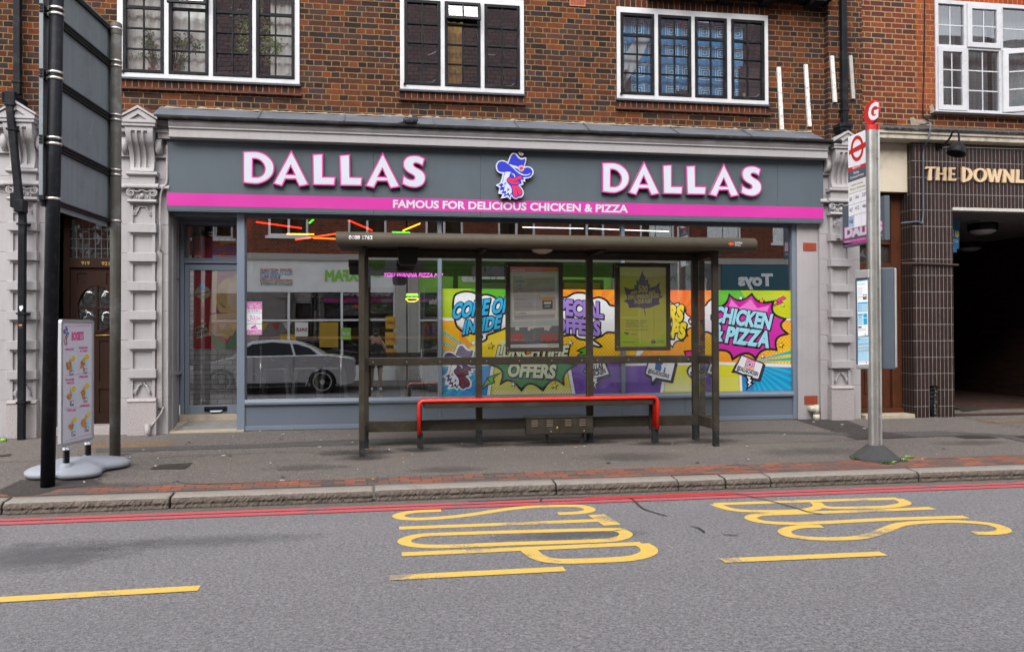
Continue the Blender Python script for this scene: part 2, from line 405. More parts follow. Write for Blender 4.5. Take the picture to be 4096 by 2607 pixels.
class Art:
    """flat printed artwork on one plane: shapes in survey coordinates, laid on the plane in thin layers"""
    def __init__(s, o, nrm, step=.0008, clip=None):
        s.o = Vector(o); s.n = Vector(nrm).normalized(); s.step = step; s.mb = MB(); s.mats = []; s.clip = clip
    def mi(s, m):
        if m not in s.mats: s.mats.append(m)
        return s.mats.index(m)
    def pt(s, p, lay): 
        return PN(p, s.o+s.n*(lay*s.step), s.n)
    def cut(s, pts):
        if not s.clip: return pts
        cl = s.clip; sg = 1 if area2(list(cl)) > 0 else -1; out = list(pts)
        for i in range(len(cl)):
            a, b_ = cl[i], cl[(i+1) % len(cl)]
            side = lambda p: sg*((b_[0]-a[0])*(p[1]-a[1])-(b_[1]-a[1])*(p[0]-a[0]))
            src, out = out, []
            for j in range(len(src)):
                p, q = src[j-1], src[j]; dp, dq = side(p), side(q)
                if (dp >= 0) != (dq >= 0):
                    t = dp/(dp-dq); out.append((p[0]+(q[0]-p[0])*t, p[1]+(q[1]-p[1])*t))
                if dq >= 0: out.append(q)
            if len(out) < 3: return []
        return out
    def poly(s, pts, m, lay=1, holes=()):
        pts = [tuple(p[:2]) for p in pts]
        if not holes: pts = s.cut(pts)
        if len(pts) < 3: return s
        loops = [pts]+[list(h) for h in holes]
        tr = tessellate_polygon([[Vector((x, y, 0)) for x, y in lp] for lp in loops])
        s.mb.add([s.pt(p, lay) for lp in loops for p in lp], [tuple(t) for t in tr], s.mi(m)); return s
    def rect(s, x0, y0, x1, y1, m, lay=1): return s.poly([(x0, y0), (x1, y0), (x1, y1), (x0, y1)], m, lay)
    def ell(s, cx, cy_, rx, ry, m, lay=1, n=20, inner=0):
        c = [(cx+rx*math.cos(2*math.pi*i/n), cy_+ry*math.sin(2*math.pi*i/n)) for i in range(n)]
        if inner:
            h = [(cx+rx*inner*math.cos(2*math.pi*i/n), cy_+ry*inner*math.sin(2*math.pi*i/n)) for i in range(n)]
            return s.poly(c, m, lay, [h])
        return s.poly(c, m, lay)
    def star(s, cx, cy_, r1, r2, k, m, lay=1, rot=-90, sx=1.0):
        return s.poly([(cx+sx*(r1 if i % 2 == 0 else r2)*math.cos(R(rot+180*i/k)), cy_+(r1 if i % 2 == 0 else r2)*math.sin(R(rot+180*i/k))) for i in range(2*k)], m, lay)
    def line(s, pts, w, m, lay=1, closed=False):
        pts = list(pts); k = len(pts)
        L, Rr = [], []
        for i in range(k):
            a = pts[i-1] if (i > 0 or closed) else pts[i]; b_ = pts[(i+1) % k] if (i < k-1 or closed) else pts[i]
            t = Vector((b_[0]-a[0], b_[1]-a[1])); t = t.normalized() if t.length else Vector((1, 0)); nn = Vector((-t.y, t.x))*w/2
            L.append((pts[i][0]+nn.x, pts[i][1]+nn.y)); Rr.append((pts[i][0]-nn.x, pts[i][1]-nn.y))
        for i in range(k if closed else k-1):
            j = (i+1) % k; s.poly([L[i], L[j], Rr[j], Rr[i]], m, lay)
        return s
    def dots(s, box, pitch, r, m, lay=1, n=8, skew=0, grow=None):
        x0, y0, x1, y1 = box; j = 0; y = y0
        while y < y1:
            x = x0+(pitch/2 if j % 2 else 0)
            while x < x1:
                rr = r*(grow((x-x0)/(x1-x0), (y-y0)/(y1-y0)) if grow else 1)
                if rr > .7: s.ell(x, y+(x-x0)*skew, rr, rr, m, lay, n)
                x += pitch
            y += pitch*.62 if grow is None else pitch*.7; j += 1
        return s
    def text(s, t, p0, p1, h, m, lay=1, bold=0.0, slant=0.0, up=None, grow=0.0):
        """t set from p0 to p1 along its baseline, capitals h high; grow thickens for an outline copy"""
        vs, fs, a, b_ = glyphs(t, 0.0 if not bold else bold)
        gv, gf = (vs, fs) if not grow else glyphs(t, bold+grow)[:2]
        e = Vector((p1[0]-p0[0], p1[1]-p0[1])); w = max(1e-6, b_-a)
        un = Vector(up).normalized() if up else Vector((e.y, -e.x)).normalized()
        base = Vector(p0); q = []
        for x, y, zz in gv:
            yy = y/CAP*h; pp = base+e*((x-a)/w)+un*yy+e.normalized()*(slant*yy); q.append((pp.x, pp.y, zz))
        zmax = max([v[2] for v in q] or [0]) or 1
        if s.clip:
            for f in gf:
                c = s.cut([q[i][:2] for i in f])
                if len(c) >= 3:
                    s.mb.add([s.pt(p, lay) for p in c], [tuple(range(len(c)))], s.mi(m))
        else:
            s.mb.add([s.pt((x, y), lay+.35*zz/zmax) for x, y, zz in q], gf, s.mi(m))
        return s
    def build(s, name, parent=None, **tags): return s.mb.build(name, s.mats, parent, **tags)

# ================================================================== materials used below
TONES = [(.020, .012, .012), (.046, .018, .012), (.084, .025, .012), (.130, .037, .014), (.058, .021, .013), (.040, .028, .029), (.105, .030, .013), (.030, .018, .016), (.018, .012, .013), (.066, .024, .014), (.024, .019, .021)]
M_brick = masonry('brown_brick', 'english', .236, .0773, .0115, TONES, (.185, .120, .053), soot=.55, wob=.0065)
RTONES = [(.095, .022, .014), (.13, .031, .017), (.065, .02, .016), (.16, .044, .019), (.105, .026, .015), (.045, .023, .023)]
M_red = masonry('red_brick', 'flemish', .232, .0815, .014, RTONES, (.26, .185, .095), head=.115, soot=.15)
M_redq = masonry('orange_brick', 'running', .15, .0815, .010, [(.19, .046, .018), (.15, .038, .016), (.22, .058, .021)], (.25, .16, .08))
M_soldier = masonry('soldier_brick', 'stack', .083, 4.0, .011, [(.03, .014, .012), (.065, .019, .012), (.095, .025, .013), (.042, .018, .015)], (.20, .145, .065), soot=.25)
M_soldier_r = masonry('orange_soldier', 'stack', .083, 4.0, .011, [(.29, .048, .010), (.20, .032, .010)], (.25, .16, .08))
M_tile = masonry('brown_tile', 'stack', .0652, .2487, .0058, [(.017, .0072, .005), (.026, .0105, .0075), (.021, .009, .0064)], (.24, .23, .22), wob=.0006, rough=.42, bump_s=.35, phase=.022)
M_tile_side = masonry('brown_tile_side', 'stack', .0652, .2487, .0058, [(.016, .009, .007), (.021, .011, .009)], (.2, .19, .18), wob=.0006, rough=.42, bump_s=.35, plane='YZ')
M_pave = masonry('paving_brick', 'running', .212, .083, .009, [(.085, .072, .068), (.20, .075, .048), (.26, .098, .062), (.10, .082, .075), (.23, .085, .055), (.12, .09, .078)], (.05, .043, .036), plane='XY', rough=.9, phase=.03)
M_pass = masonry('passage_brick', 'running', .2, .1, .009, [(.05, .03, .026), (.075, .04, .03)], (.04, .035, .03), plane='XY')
M_road = asphalt('road_asphalt', (.215, .204, .208), (.30, .286, .292), (.095, .09, .092), scale=105, stain=.3, stain_col=(.135, .128, .132))
M_walk = asphalt('pavement_asphalt', (.140, .122, .112), (.29, .26, .23), (.062, .053, .047), scale=120, stain=.3, stain_col=(.085, .073, .066), warm=(.14, .118, .10), bs=.45)
M_patch_d = asphalt('dark_tarmac', (.06, .05, .045), (.13, .11, .10), (.03, .026, .024), scale=150, stain=.3)
M_patch_g = asphalt('grey_tarmac', (.095, .088, .084), (.2, .19, .18), (.05, .046, .043), scale=170, stain=.3, stain_col=(.06, .055, .05))
M_patch_b = asphalt('buff_tarmac', (.20, .135, .08), (.32, .25, .17), (.09, .06, .04), scale=150, stain=.3, stain_col=(.1, .07, .05))
M_gutter = asphalt('gutter_asphalt', (.155, .135, .118), (.26, .23, .2), (.075, .064, .055), scale=130, stain=.3, stain_col=(.08, .068, .06))
M_kerb = plain('kerb_granite', (.24, .212, .182), .85, 0, .3, 5, .55, 130, bm=.8, bs=90, dirt=(.085, .07, .058), dirt_amt=.6, dirt_scale=5)
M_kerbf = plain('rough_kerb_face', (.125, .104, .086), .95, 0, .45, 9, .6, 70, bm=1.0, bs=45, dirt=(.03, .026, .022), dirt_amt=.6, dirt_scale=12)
M_redline = paint('red_road_paint', (.46, .065, .075), .2, (.11, .10, .10))
M_redfresh = paint('fresh_red_paint', (.55, .012, .015), .0)
M_yellow = paint('yellow_road_paint', (.62, .405, .085), .22, (.17, .163, .165))
M_seal = plain('bitumen_seal', (.035, .034, .034), .35)
M_render = plain('mauve_render', (.325, .306, .31), .6, 0, .07, 1.6, .05, 200, bm=.15, bs=60, streak=.09, dirt=(.17, .14, .125), dirt_amt=.25, dirt_scale=2.2)
M_plinth = plain('speckled_plinth', (.335, .30, .298), .7, 0, .08, 2, .1, 100, bm=.2, bs=60, dirt=(.06, .04, .026), dirt_amt=.9, dirt_scale=65)
M_panel = plain('grey_panel', (.078, .097, .114), .5, 0, .05, 1.2, .05, 260, streak=.05, dirt=(.06, .065, .07), dirt_amt=.25, dirt_scale=1.5)
M_frameblue = plain('blue_grey_frame', (.145, .175, .222), .45, 0, .05, 2, .03, 200, dirt=(.15, .16, .18), dirt_amt=.3)
M_stall = plain('blue_grey_stallriser', (.108, .130, .165), .5, 0, .06, 1.5, .05, 220, dirt=(.12, .12, .12), dirt_amt=.35)
M_dframe = plain('dark_grey_frame', (.085, .10, .125), .45, 0, .08, 2)
M_pink = ink('pink_vinyl', (.50, .024, .275), .4)
M_hot = ink('hot_pink_edge', (.60, .026, .27), .4)
M_white = ink('white_vinyl', (.50, .53, .59), .35)
M_wpaint = plain('white_paint', (.50, .50, .51), .5, 0, .08, 4, .05, 80, dirt=(.35, .33, .3), dirt_amt=.5, dirt_scale=7)
M_upvc = plain('white_plastic', (.43, .43, .45), .4, 0, .06, 4, .04, 80, dirt=(.28, .26, .24), dirt_amt=.45, dirt_scale=9)
M_black = plain('black_paint', (.0075, .008, .0105), .5, 0, .3, 5, .2, 60, dirt=(.06, .06, .06), dirt_amt=.4)
M_lead = plain('lead_sheet', (.105, .113, .132), .6, .1, .3, 2.5, .12, 60, bm=.25, bs=14, dirt=(.08, .08, .085), dirt_amt=.6, dirt_scale=3, streak=.2)
M_gutt = plain('black_gutter', (.016, .016, .015), .75, 0, .5, 3, .3, 40, bm=.4, bs=30, dirt=(.09, .09, .09), dirt_amt=.4, dirt_scale=9)
M_sill = plain('dark_sill', (.055, .062, .075), .6, 0, .2, 4)
M_creas = plain('creasing_tile', (.09, .035, .024), .85, 0, .4, 12, .2, 80, bm=.4)
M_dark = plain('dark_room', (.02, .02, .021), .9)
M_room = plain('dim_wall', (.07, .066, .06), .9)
M_mort = plain('mortar_fillet', (.24, .20, .15), .95, 0, .4, 20, .3, 90, bm=.6)
M_glass_up = glass('old_window_glass', .17, (.97, .98, .98), .10, .005, 1.1)
M_glass_fan = glass('fanlight_glass', .05, (.9, .93, .95), .05, .02)
M_glass_door = glass('door_glass', .20, (.95, .96, .96), .02, .004, .9)
M_glass_shop = glass('shop_glass', .42, (.93, .95, .94), .03, .006, .9)
M_glass_print = glass('printed_window_glass', .36, (.97, .98, .98), .03, .004, .9)
M_glass_pl = glass('plastic_window_glass', .13, (.88, .92, .94), .10, .02)
M_glass_sh = glass('shelter_glass', .06, (.97, .985, .975), .05, .022)
M_steel = plain('brushed_steel', (.50, .49, .46), .38, .85, .15, 3, .12, 200, streak=.2, dirt=(.22, .19, .15), dirt_amt=.5)
M_wood = plain('dark_door_wood', (.026, .011, .007), .5, 0, .3, 4, .2, 60, streak=.3)
M_wood2 = plain('brown_door_wood', (.075, .024, .010), .5, 0, .3, 4, .15, 60, streak=.3, dirt=(.03, .015, .01), dirt_amt=.5)
M_leaf = plain('leaf_green', (.075, .17, .035), .5, 0, .5, 9, .2, 60)
M_leaf2 = plain('leaf_bright', (.19, .36, .05), .5, 0, .5, 9, .2, 60)
M_terra = plain('terracotta', (.40, .12, .06), .8)
M_net = plain('net_curtain', (.20, .21, .21), .9, 0, .1, 3, .06, 150, streak=.35)

# ================================================================== the street
road = empty('road', (0, -8, 0), kind='structure')
mb = MB(); mb.quad((-60, -60, 0), (80, -60, 0), (80, -3.6, 0), (-60, -3.6, 0)); mb.build('road_surface', M_road, road)
mb = MB(); mb.quad((-60, -3.93, .002), (80, -3.93, .002), (80, -3.55, .003), (-60, -3.55, .003)); mb.build('gutter', M_gutter, road)
def flat(mb, pts, zz=.004, m=0):
    pts = [Vector((p[0], p[1], zz)) for p in pts]
    tr = tessellate_polygon([pts]); return mb.add(pts, [tuple(t) for t in tr], m)
def ribbon(mb, px, w, zz=.004, closed=False, sm=True, m=0, wx=None):
    """paint stroke of even width along a centre line on the road"""
    q = [PZ(p, zz) for p in px]
    q = [Vector(v) for v in (smooth([tuple(v) for v in q], 5, closed) if sm else [tuple(v) for v in q])]
    k = len(q); Lf, Rt = [], []
    for i in range(k):
        a = q[i-1] if (i > 0 or closed) else q[i]; b_ = q[(i+1) % k] if (i < k-1 or closed) else q[i]
        t = (b_-a); t.z = 0; t = t.normalized() if t.length else Vector((1, 0, 0)); nn = Vector((-t.y, t.x, 0))
        ww = w if wx is None else w+(wx-w)*abs(t.y)
        Lf.append(q[i]+nn*ww/2); Rt.append(q[i]-nn*ww/2)
    for i in range(k if closed else k-1):
        j = (i+1) % k; mb.add([Lf[i], Lf[j], Rt[j], Rt[i]], [(0, 1, 2, 3)], m)
y1 = PZ((2048, 2090-(2090-(1800+147*L_))*.5)).y; y2 = PZ((2048, 2102.5-(2102.5-(1800+162.5*L_))*.5)).y
for yy in (y1, y2):
    mb = MB(); xs = [-30+i*.5 for i in range(130)]
    for a, b_ in zip(xs, xs[1:]): mb.quad((a, yy-.047, .006), (b_, yy-.047, .006), (b_, yy+.047, .006), (a, yy+.047, .006))
    mb.build('red_line', M_redline, road)
mb = MB(); ribbon(mb, [lo(1, 340, 226), lo(1, 430, 221), lo(1, 540, 219), lo(1, 700, 212), lo(1, 850, 206), lo(1, 1050, 201)], .075, .008); mb.build('fresh_red_line', M_redfresh, road)
mb = MB()
for pth in ([lo(0, 2200, 240), lo(1, 0, 231), lo(1, 140, 224), lo(1, 380, 219)], [lo(1, 555, 222), lo(1, 580, 240), lo(1, 610, 268), lo(1, 660, 288), lo(1, 730, 308)],
            [lo(1, 1050, 202), lo(1, 1130, 218), lo(1, 1240, 243), lo(1, 1330, 268), lo(1, 1400, 290), lo(1, 1460, 298)], [lo(1, 140, 224), lo(1, 135, 238)],
            [lo(1, 840, 355), lo(1, 880, 365), lo(1, 905, 385)], [lo(1, 995, 394), lo(1, 1062, 397)]):
    ribbon(mb, pth, .018, .009)
mb.build('crack_seal', M_seal, road)
w1 = Zm(1560, 1980, 1100/1372); v1 = Zm(2800, 1960, 1296/1372)
T = .104
def word(strokes):
    mb = MB()
    for k_, (pth, closed, sm, w, fn) in enumerate(strokes): ribbon(mb, [fn(*p) for p in pth], w, .0022+.0004*k_, closed, sm)
    return mb.build('road_word', M_yellow, road)
word([([(255, 75), (150, 79), (70, 89), (40, 103), (75, 115), (160, 117), (300, 108), (430, 92), (560, 72), (700, 57), (850, 52), (950, 54), (995, 67), (985, 79), (930, 87), (838, 91)], False, True, T, w1),
      ([(45, 163), (500, 146), (1045, 124)], False, False, T, w1), ([(1030, 96), (1110, 148)], False, False, .15, w1),
      ([(230, 194), (600, 182), (1080, 170), (1150, 176), (1178, 195), (1140, 215), (1040, 226), (600, 241), (300, 253), (160, 252), (85, 240), (75, 222), (130, 203)], True, True, T, w1),
      ([(58, 293), (500, 274), (1255, 240)], False, False, T, w1),
      ([(1250, 241), (1288, 262), (1285, 288), (1200, 313), (1000, 325), (820, 326), (735, 305), (692, 272)], False, True, T+.02, w1)])
word([([(62, 58), (430, 46), (838, 34)], False, False, T, v1), ([(62, 58), (120, 78), (200, 87), (340, 88), (450, 82), (503, 68), (488, 50)], False, True, T, v1),
      ([(500, 63), (540, 72), (600, 74), (780, 70), (855, 60), (868, 50), (835, 35)], False, True, T, v1),
      ([(985, 75), (600, 90), (330, 99), (240, 105), (215, 118), (260, 132), (350, 139), (480, 138), (800, 122), (1128, 112)], False, True, T, v1),
      ([(518, 152), (430, 153), (375, 163), (358, 177), (395, 194), (500, 204), (640, 202), (720, 190), (790, 165), (860, 142), (1000, 132), (1120, 133), (1230, 143), (1285, 162), (1278, 175), (1230, 181), (1158, 180)], False, True, T, v1)])
for a, b_ in ((lo(0, -120, 712), lo(0, 938, 650)), (lo(0, 1832, 602), lo(1, 247, 560)), (lo(1, 988, 521), lo(1, 1748, 488))):
    mb = MB(); a3, b3 = PZ(a), PZ(b_); k = 8
    for i in range(k):
        p, q = a3.lerp(b3, i/k), a3.lerp(b3, (i+1)/k); mb.quad((p.x, p.y-.055, .005), (q.x, q.y-.055, .005), (q.x, q.y+.055, .005), (p.x, p.y+.055, .005))
    mb.build('lane_dash', M_yellow, road)

# pavement, kerb and its brick strip
walk = empty('pavement', (0, -2, pav(-2)), kind='structure')
mb = MB(); mb.quad((-40, -3.45, pav(-3.45)), (60, -3.45, pav(-3.45)), (60, .6, pav(.6)), (-40, .6, pav(.6))); mb.build('pavement_surface', M_walk, walk)
mb = MB(); mb.quad((-10, -3.46, pav(-3.46)+.004), (20, -3.46, pav(-3.46)+.004), (20, -2.70, pav(-2.70)+.004), (-10, -3.34, pav(-3.34)+.004)); mb.build('brick_strip', M_pave, walk)
def patch(px, m, dz, name='tarmac_patch'):
    q = [PG(p) for p in px]; pts = [Vector((p.x, p.y, pav(p.y)+dz)) for p in q]; mb = MB()
    mb.add(pts, [tuple(t) for t in tessellate_polygon([pts])]); return mb.build(name, m, walk)
patch([z(0, 2, 740, 1172), z(0, 2, 870, 1100), z(0, 2, 1660, 1078), z(0, 2, 1570, 1140)], M_patch_b, .003)
patch([z(3, 2, 245, 878), z(3, 2, 420, 872), z(3, 2, 690, 868), z(3, 2, 985, 975), z(3, 2, 1400, 1046), z(3, 2, 830, 1070), z(3, 2, 560, 975)], M_patch_d, .003)
patch([z(3, 2, 1960, 888), z(3, 2, 2420, 875), z(3, 2, 2420, 905), z(3, 2, 2040, 915)], M_patch_b, .003)
patch([z(0, 2, -40, 1560), z(0, 2, 200, 1450), z(0, 2, 860, 1440), z(0, 2, 990, 1488), z(0, 2, 560, 1530), z(0, 2, 360, 1590), z(0, 2, 100, 1600)], M_patch_d, .007)
patch([z(1, 2, 0, 1110), z(1, 2, 960, 1065), z(1, 2, 2400, 1040), z(2, 2, 2400, 985), z(3, 2, 700, 1000), z(3, 2, 800, 1028), z(2, 2, 2400, 1010), z(1, 2, 2400, 1075), z(1, 2, 0, 1145), z(0, 2, 900, 1190), z(0, 2, 900, 1150)], M_patch_g, .0035)
patch([z(3, 2, 1000, 1000), z(3, 2, 1600, 985), z(3, 2, 2440, 1030), z(3, 2, 2440, 1100), z(3, 2, 2100, 1022), z(3, 2, 1450, 1045)], M_patch_g, .0025)
M_iron = plain('cast_iron', (.055, .045, .036), .6, .3, .4, 8, .4, 40, bm=.8, bs=45)
for px in ([z(0, 2, 1400, 1347), z(0, 2, 1500, 1308), z(0, 2, 1810, 1290), z(0, 2, 1740, 1345)], [z(3, 2, 1740, 1038), z(3, 2, 2080, 1032), z(3, 2, 2170, 1054), z(3, 2, 1860, 1060)], [z(3, 2, 2320, 1040), z(3, 2, 2420, 1036), z(3, 2, 2420, 1058)],
           [z(3, 2, 1750, 760), z(3, 2, 1950, 752), z(3, 2, 2010, 790), z(3, 2, 1830, 808)], [z(0, 2, -20, 1215), z(0, 2, 110, 1204), z(0, 2, 90, 1222), z(0, 2, -20, 1232)]):
    patch(px, M_iron, .008, 'inspection_cover')
def seam(px):
    q = [PG(p) for p in px]; mb = MB()
    for a, b_ in zip(q, q[1:]):
        t = (b_-a).normalized(); nn = Vector((-t.y, t.x, 0))*.006
        mb.add([a+nn+Vector((0, 0, .009)), b_+nn+Vector((0, 0, .009)), b_-nn+Vector((0, 0, .009)), a-nn+Vector((0, 0, .009))], [(0, 1, 2, 3)])
    mb.build('seam', M_seal, walk)
seam([z(0, 2, 0, 1283), z(0, 2, 700, 1262), z(0, 2, 1500, 1235), z(0, 2, 2400, 1195), z(1, 2, 800, 1170)])
seam([z(1, 2, 0, 1108), z(1, 2, 1500, 1050), z(1, 2, 2400, 1035)])
seam([z(2, 2, 2000, 1105), z(3, 2, 0, 1100), z(3, 2, 850, 1070), z(3, 2, 1400, 1047), z(3, 2, 2090, 1020), z(3, 2, 2420, 1095)])
seam([z(0, 2, 1550, 1480), z(0, 2, 1620, 1478), z(0, 2, 1665, 1460), z(0, 2, 1690, 1475), z(0, 2, 1880, 1492), z(0, 2, 2300, 1478)])
seam([z(3, 2, 1760, 840), z(3, 2, 2100, 905), z(3, 2, 2380, 960)])

def stain(px, rx, ry, c, amt, plane='walk', name='stain'):
    key = 'stain_%s' % (c,)
    if key not in MATS:
        m, n, l, b = nt('damp_stain'); o = n['Material Output']; tc = n.new('ShaderNodeTexCoord'); v = n.new('ShaderNodeVectorMath'); v.operation = 'SUBTRACT'; v.inputs[1].default_value = (.5, .5, .5); l.new(tc.outputs['Generated'], v.inputs[0])
        k = n.new('ShaderNodeVectorMath'); k.operation = 'MULTIPLY'; k.inputs[1].default_value = (2, 2, 0); l.new(v.outputs[0], k.inputs[0]); ln = n.new('ShaderNodeVectorMath'); ln.operation = 'LENGTH'; l.new(k.outputs[0], ln.inputs[0])
        f = math_n(n, l, 'ADD', ln.outputs['Value'], math_n(n, l, 'MULTIPLY', math_n(n, l, 'SUBTRACT', noise(n, l, posn(n), 4, 6, .7).outputs[0], .5), 1.3))
        a = ramp(n, l, f, [(.25, amt), (.95, 0.0)]); t = n.new('ShaderNodeBsdfTransparent'); mx = n.new('ShaderNodeMixShader'); b.inputs['Base Color'].default_value = (*c, 1); b.inputs['Roughness'].default_value = .7
        l.new(a, mx.inputs[0]); l.new(t.outputs[0], mx.inputs[1]); l.new(b.outputs[0], mx.inputs[2]); l.new(mx.outputs[0], o.inputs[0]); MATS[key] = m
    q = PG(px) if plane == 'walk' else PZ(px, .0); zf = (lambda y: pav(y)+.011) if plane == 'walk' else (lambda y: .0015)
    mb = MB(); mb.add([(q.x-rx, q.y-ry, zf(q.y-ry)), (q.x+rx, q.y-ry, zf(q.y-ry)), (q.x+rx, q.y+ry, zf(q.y+ry)), (q.x-rx, q.y+ry, zf(q.y+ry))], [(0, 1, 2, 3)])
    mb.build(name, MATS[key], walk if plane == 'walk' else road)
DK = (.03, .026, .023)
for px, rx, ry in ((z(1, 2, 960, 1190), .55, .22), (z(1, 2, 1540, 1165), .4, .2), (z(1, 2, 2100, 1125), .5, .2), (z(2, 2, 700, 1095), .6, .2), (z(2, 2, 1365, 1105), .45, .18), (z(2, 2, 1830, 1085), .5, .2), (z(2, 2, 300, 1110), .8, .2), (z(1, 2, 1000, 1240), .35, .2)): stain(px, rx, ry, DK, .75)
for px, rx, ry in ((z(1, 2, 500, 1330), .5, .2), (z(0, 2, 1000, 1500), .6, .15), (z(2, 2, 1100, 1230), .7, .3), (z(3, 2, 400, 1180), .8, .3), (z(3, 2, 1900, 1100), .6, .2), (z(1, 2, 1800, 1350), .5, .18)): stain(px, rx, ry, (.085, .073, .066), .5)
stain(lo(0, 230, 490), .75, .5, (.10, .095, .099), .6, 'road'); stain(lo(1, 270, 400), .8, .2, (.09, .085, .088), .5, 'road'); stain(lo(0, 900, 430), 1.1, .25, (.12, .115, .12), .4, 'road')
rg = random.Random(21)
for _ in range(34):          # trodden gum
    x, y = rg.uniform(-3, 8), rg.uniform(-3.1, -.3); mb = MB(); r_ = rg.uniform(.012, .024); mb.add([(x+r_*math.cos(a)*rg.uniform(.8, 1.2), y+r_*math.sin(a), pav(y)+.0105+(r_*math.sin(a))*K1) for a in [k*.785 for k in range(8)]], [tuple(range(8))]); mb.build('gum_spot', M_seal if rg.random() < .5 else M_patch_g, walk)

kerb = empty('kerb', (0, -3.6, 0), kind='structure')
joints = [-9.0, -7.4, -5.6] + [PZ(p).x for p in (lo(0, 22, 300), lo(0, 815, 265), lo(0, 1760, 225), lo(1, 195, 200), lo(1, 750, 176), lo(1, 968, 168), lo(1, 1172, 160), lo(1, 1860, 138))] + [7.7, 9.4, 11.2, 13]
for i, (a, b_) in enumerate(zip(joints, joints[1:])):
    rg = random.Random(i*7+1); a += .007; b_ -= .007+rg.random()*.008; k = max(6, int((b_-a)/.03))
    prof = [(-3.674, -.02), (-3.684, .018), (-3.676, .04), (-3.686, .062), (-3.680, .084), (-3.668, .102), (-3.650, .112), (-3.62, .1165), (-3.55, .1185), (-3.45, .121), (-3.45, -.02)]
    mb = MB(); vs = []; jz = rg.uniform(-.003, .003); jy = rg.uniform(-.005, .005); k = max(10, int((b_-a)/.018))
    for q in range(k+1):
        t = q/k; x = a+(b_-a)*t; e = min(t, 1-t)*(b_-a); rd = max(0, .025-e)
        for w, (py, pz) in enumerate(prof):
            ro = (.002, .006, .007, .0065, .005, .003, .002, .0012, .001, 0, 0)[w]
            vs.append((x, py+jy+rg.uniform(-1, 1)*ro+(rd*.5 if w < 7 else 0), pz+jz+rg.uniform(-1, 1)*ro*.6-(rd*.35 if 4 < w < 9 else 0)))
    c = len(prof)
    for q in range(k):
        for w in range(c-1): mb.add([vs[q*c+w], vs[q*c+w+1], vs[(q+1)*c+w+1], vs[(q+1)*c+w]], [(0, 1, 2, 3)], 0 if w > 4 else 1, w > 4)
    mb.add(vs[:c], [tuple(range(c))], 1); mb.add(vs[-c:], [tuple(range(c))], 1)
    mb.build('kerb_stone', [M_kerb, M_kerbf], kerb)

# ================================================================== the brown brick building with the shop
bld = thing('brick_building', (1.2, 3.5, .28), 'dark brown brick building over the pink and grey takeaway shop', 'building')
def wall_grid(mb, x0, x1, z0, z1, Y, holes, m=0, depth=.12):
    xs = sorted({x0, x1, *[h[0] for h in holes], *[h[1] for h in holes]}); zs = sorted({z0, z1, *[h[2] for h in holes], *[h[3] for h in holes]})
    for a, b_ in zip(xs, xs[1:]):
        for c, d in zip(zs, zs[1:]):
            mx, mz = (a+b_)/2, (c+d)/2
            if any(h[0] < mx < h[1] and h[2] < mz < h[3] for h in holes): continue
            mb.quad((a, Y, c), (b_, Y, c), (b_, Y, d), (a, Y, d), m)
    for h in holes:
        a, b_, c, d = h; e = Y+depth
        mb.quad((a, Y, c), (a, e, c), (a, e, d), (a, Y, d), m); mb.quad((b_, Y, c), (b_, e, c), (b_, e, d), (b_, Y, d), m)
        mb.quad((a, Y, d), (b_, Y, d), (b_, e, d), (a, e, d), m); mb.quad((a, Y, c), (b_, Y, c), (b_, e, c), (a, e, c), m)
    return mb
W_Z0, W_Z1 = 4.955, 6.285
wx = {1: (P(z(0, 0, 1107, 700)).x, P(z(1, 0, 408, 800)).x), 2: (P(z(1, 0, 1358, 830)).x, P(z(2, 0, 110, 885)).x), 3: (P(z(2, 0, 988, 930)).x, P(z(2, 0, 2405, 970)).x)}
mb = MB(); wall_grid(mb, -8, 6.652, 4.35, 9.4, 0, [(a, b_, W_Z0, W_Z1) for a, b_ in wx.values()])
mb.build('wall', M_brick, bld)
mb = MB(); mb.box(6.652, 7.203, -.10, .3, 4.36, 9.4); mb.build('brick_pier', M_brick, bld)
mb = MB()   # carcass behind: floors, party walls, back wall, roof
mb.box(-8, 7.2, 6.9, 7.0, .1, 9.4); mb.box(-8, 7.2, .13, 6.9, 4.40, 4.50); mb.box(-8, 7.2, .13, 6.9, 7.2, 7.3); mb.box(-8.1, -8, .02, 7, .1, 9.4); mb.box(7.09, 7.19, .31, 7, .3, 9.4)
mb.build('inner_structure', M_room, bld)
mb = MB(); mb.quad((-8.2, -.2, 9.4), (7.2, -.2, 9.4), (7.2, 3.5, 12.4), (-8.2, 3.5, 12.4)); mb.quad((-8.2, 7.2, 9.4), (7.2, 7.2, 9.4), (7.2, 3.5, 12.4), (-8.2, 3.5, 12.4)); mb.build('roof', M_creas, bld)

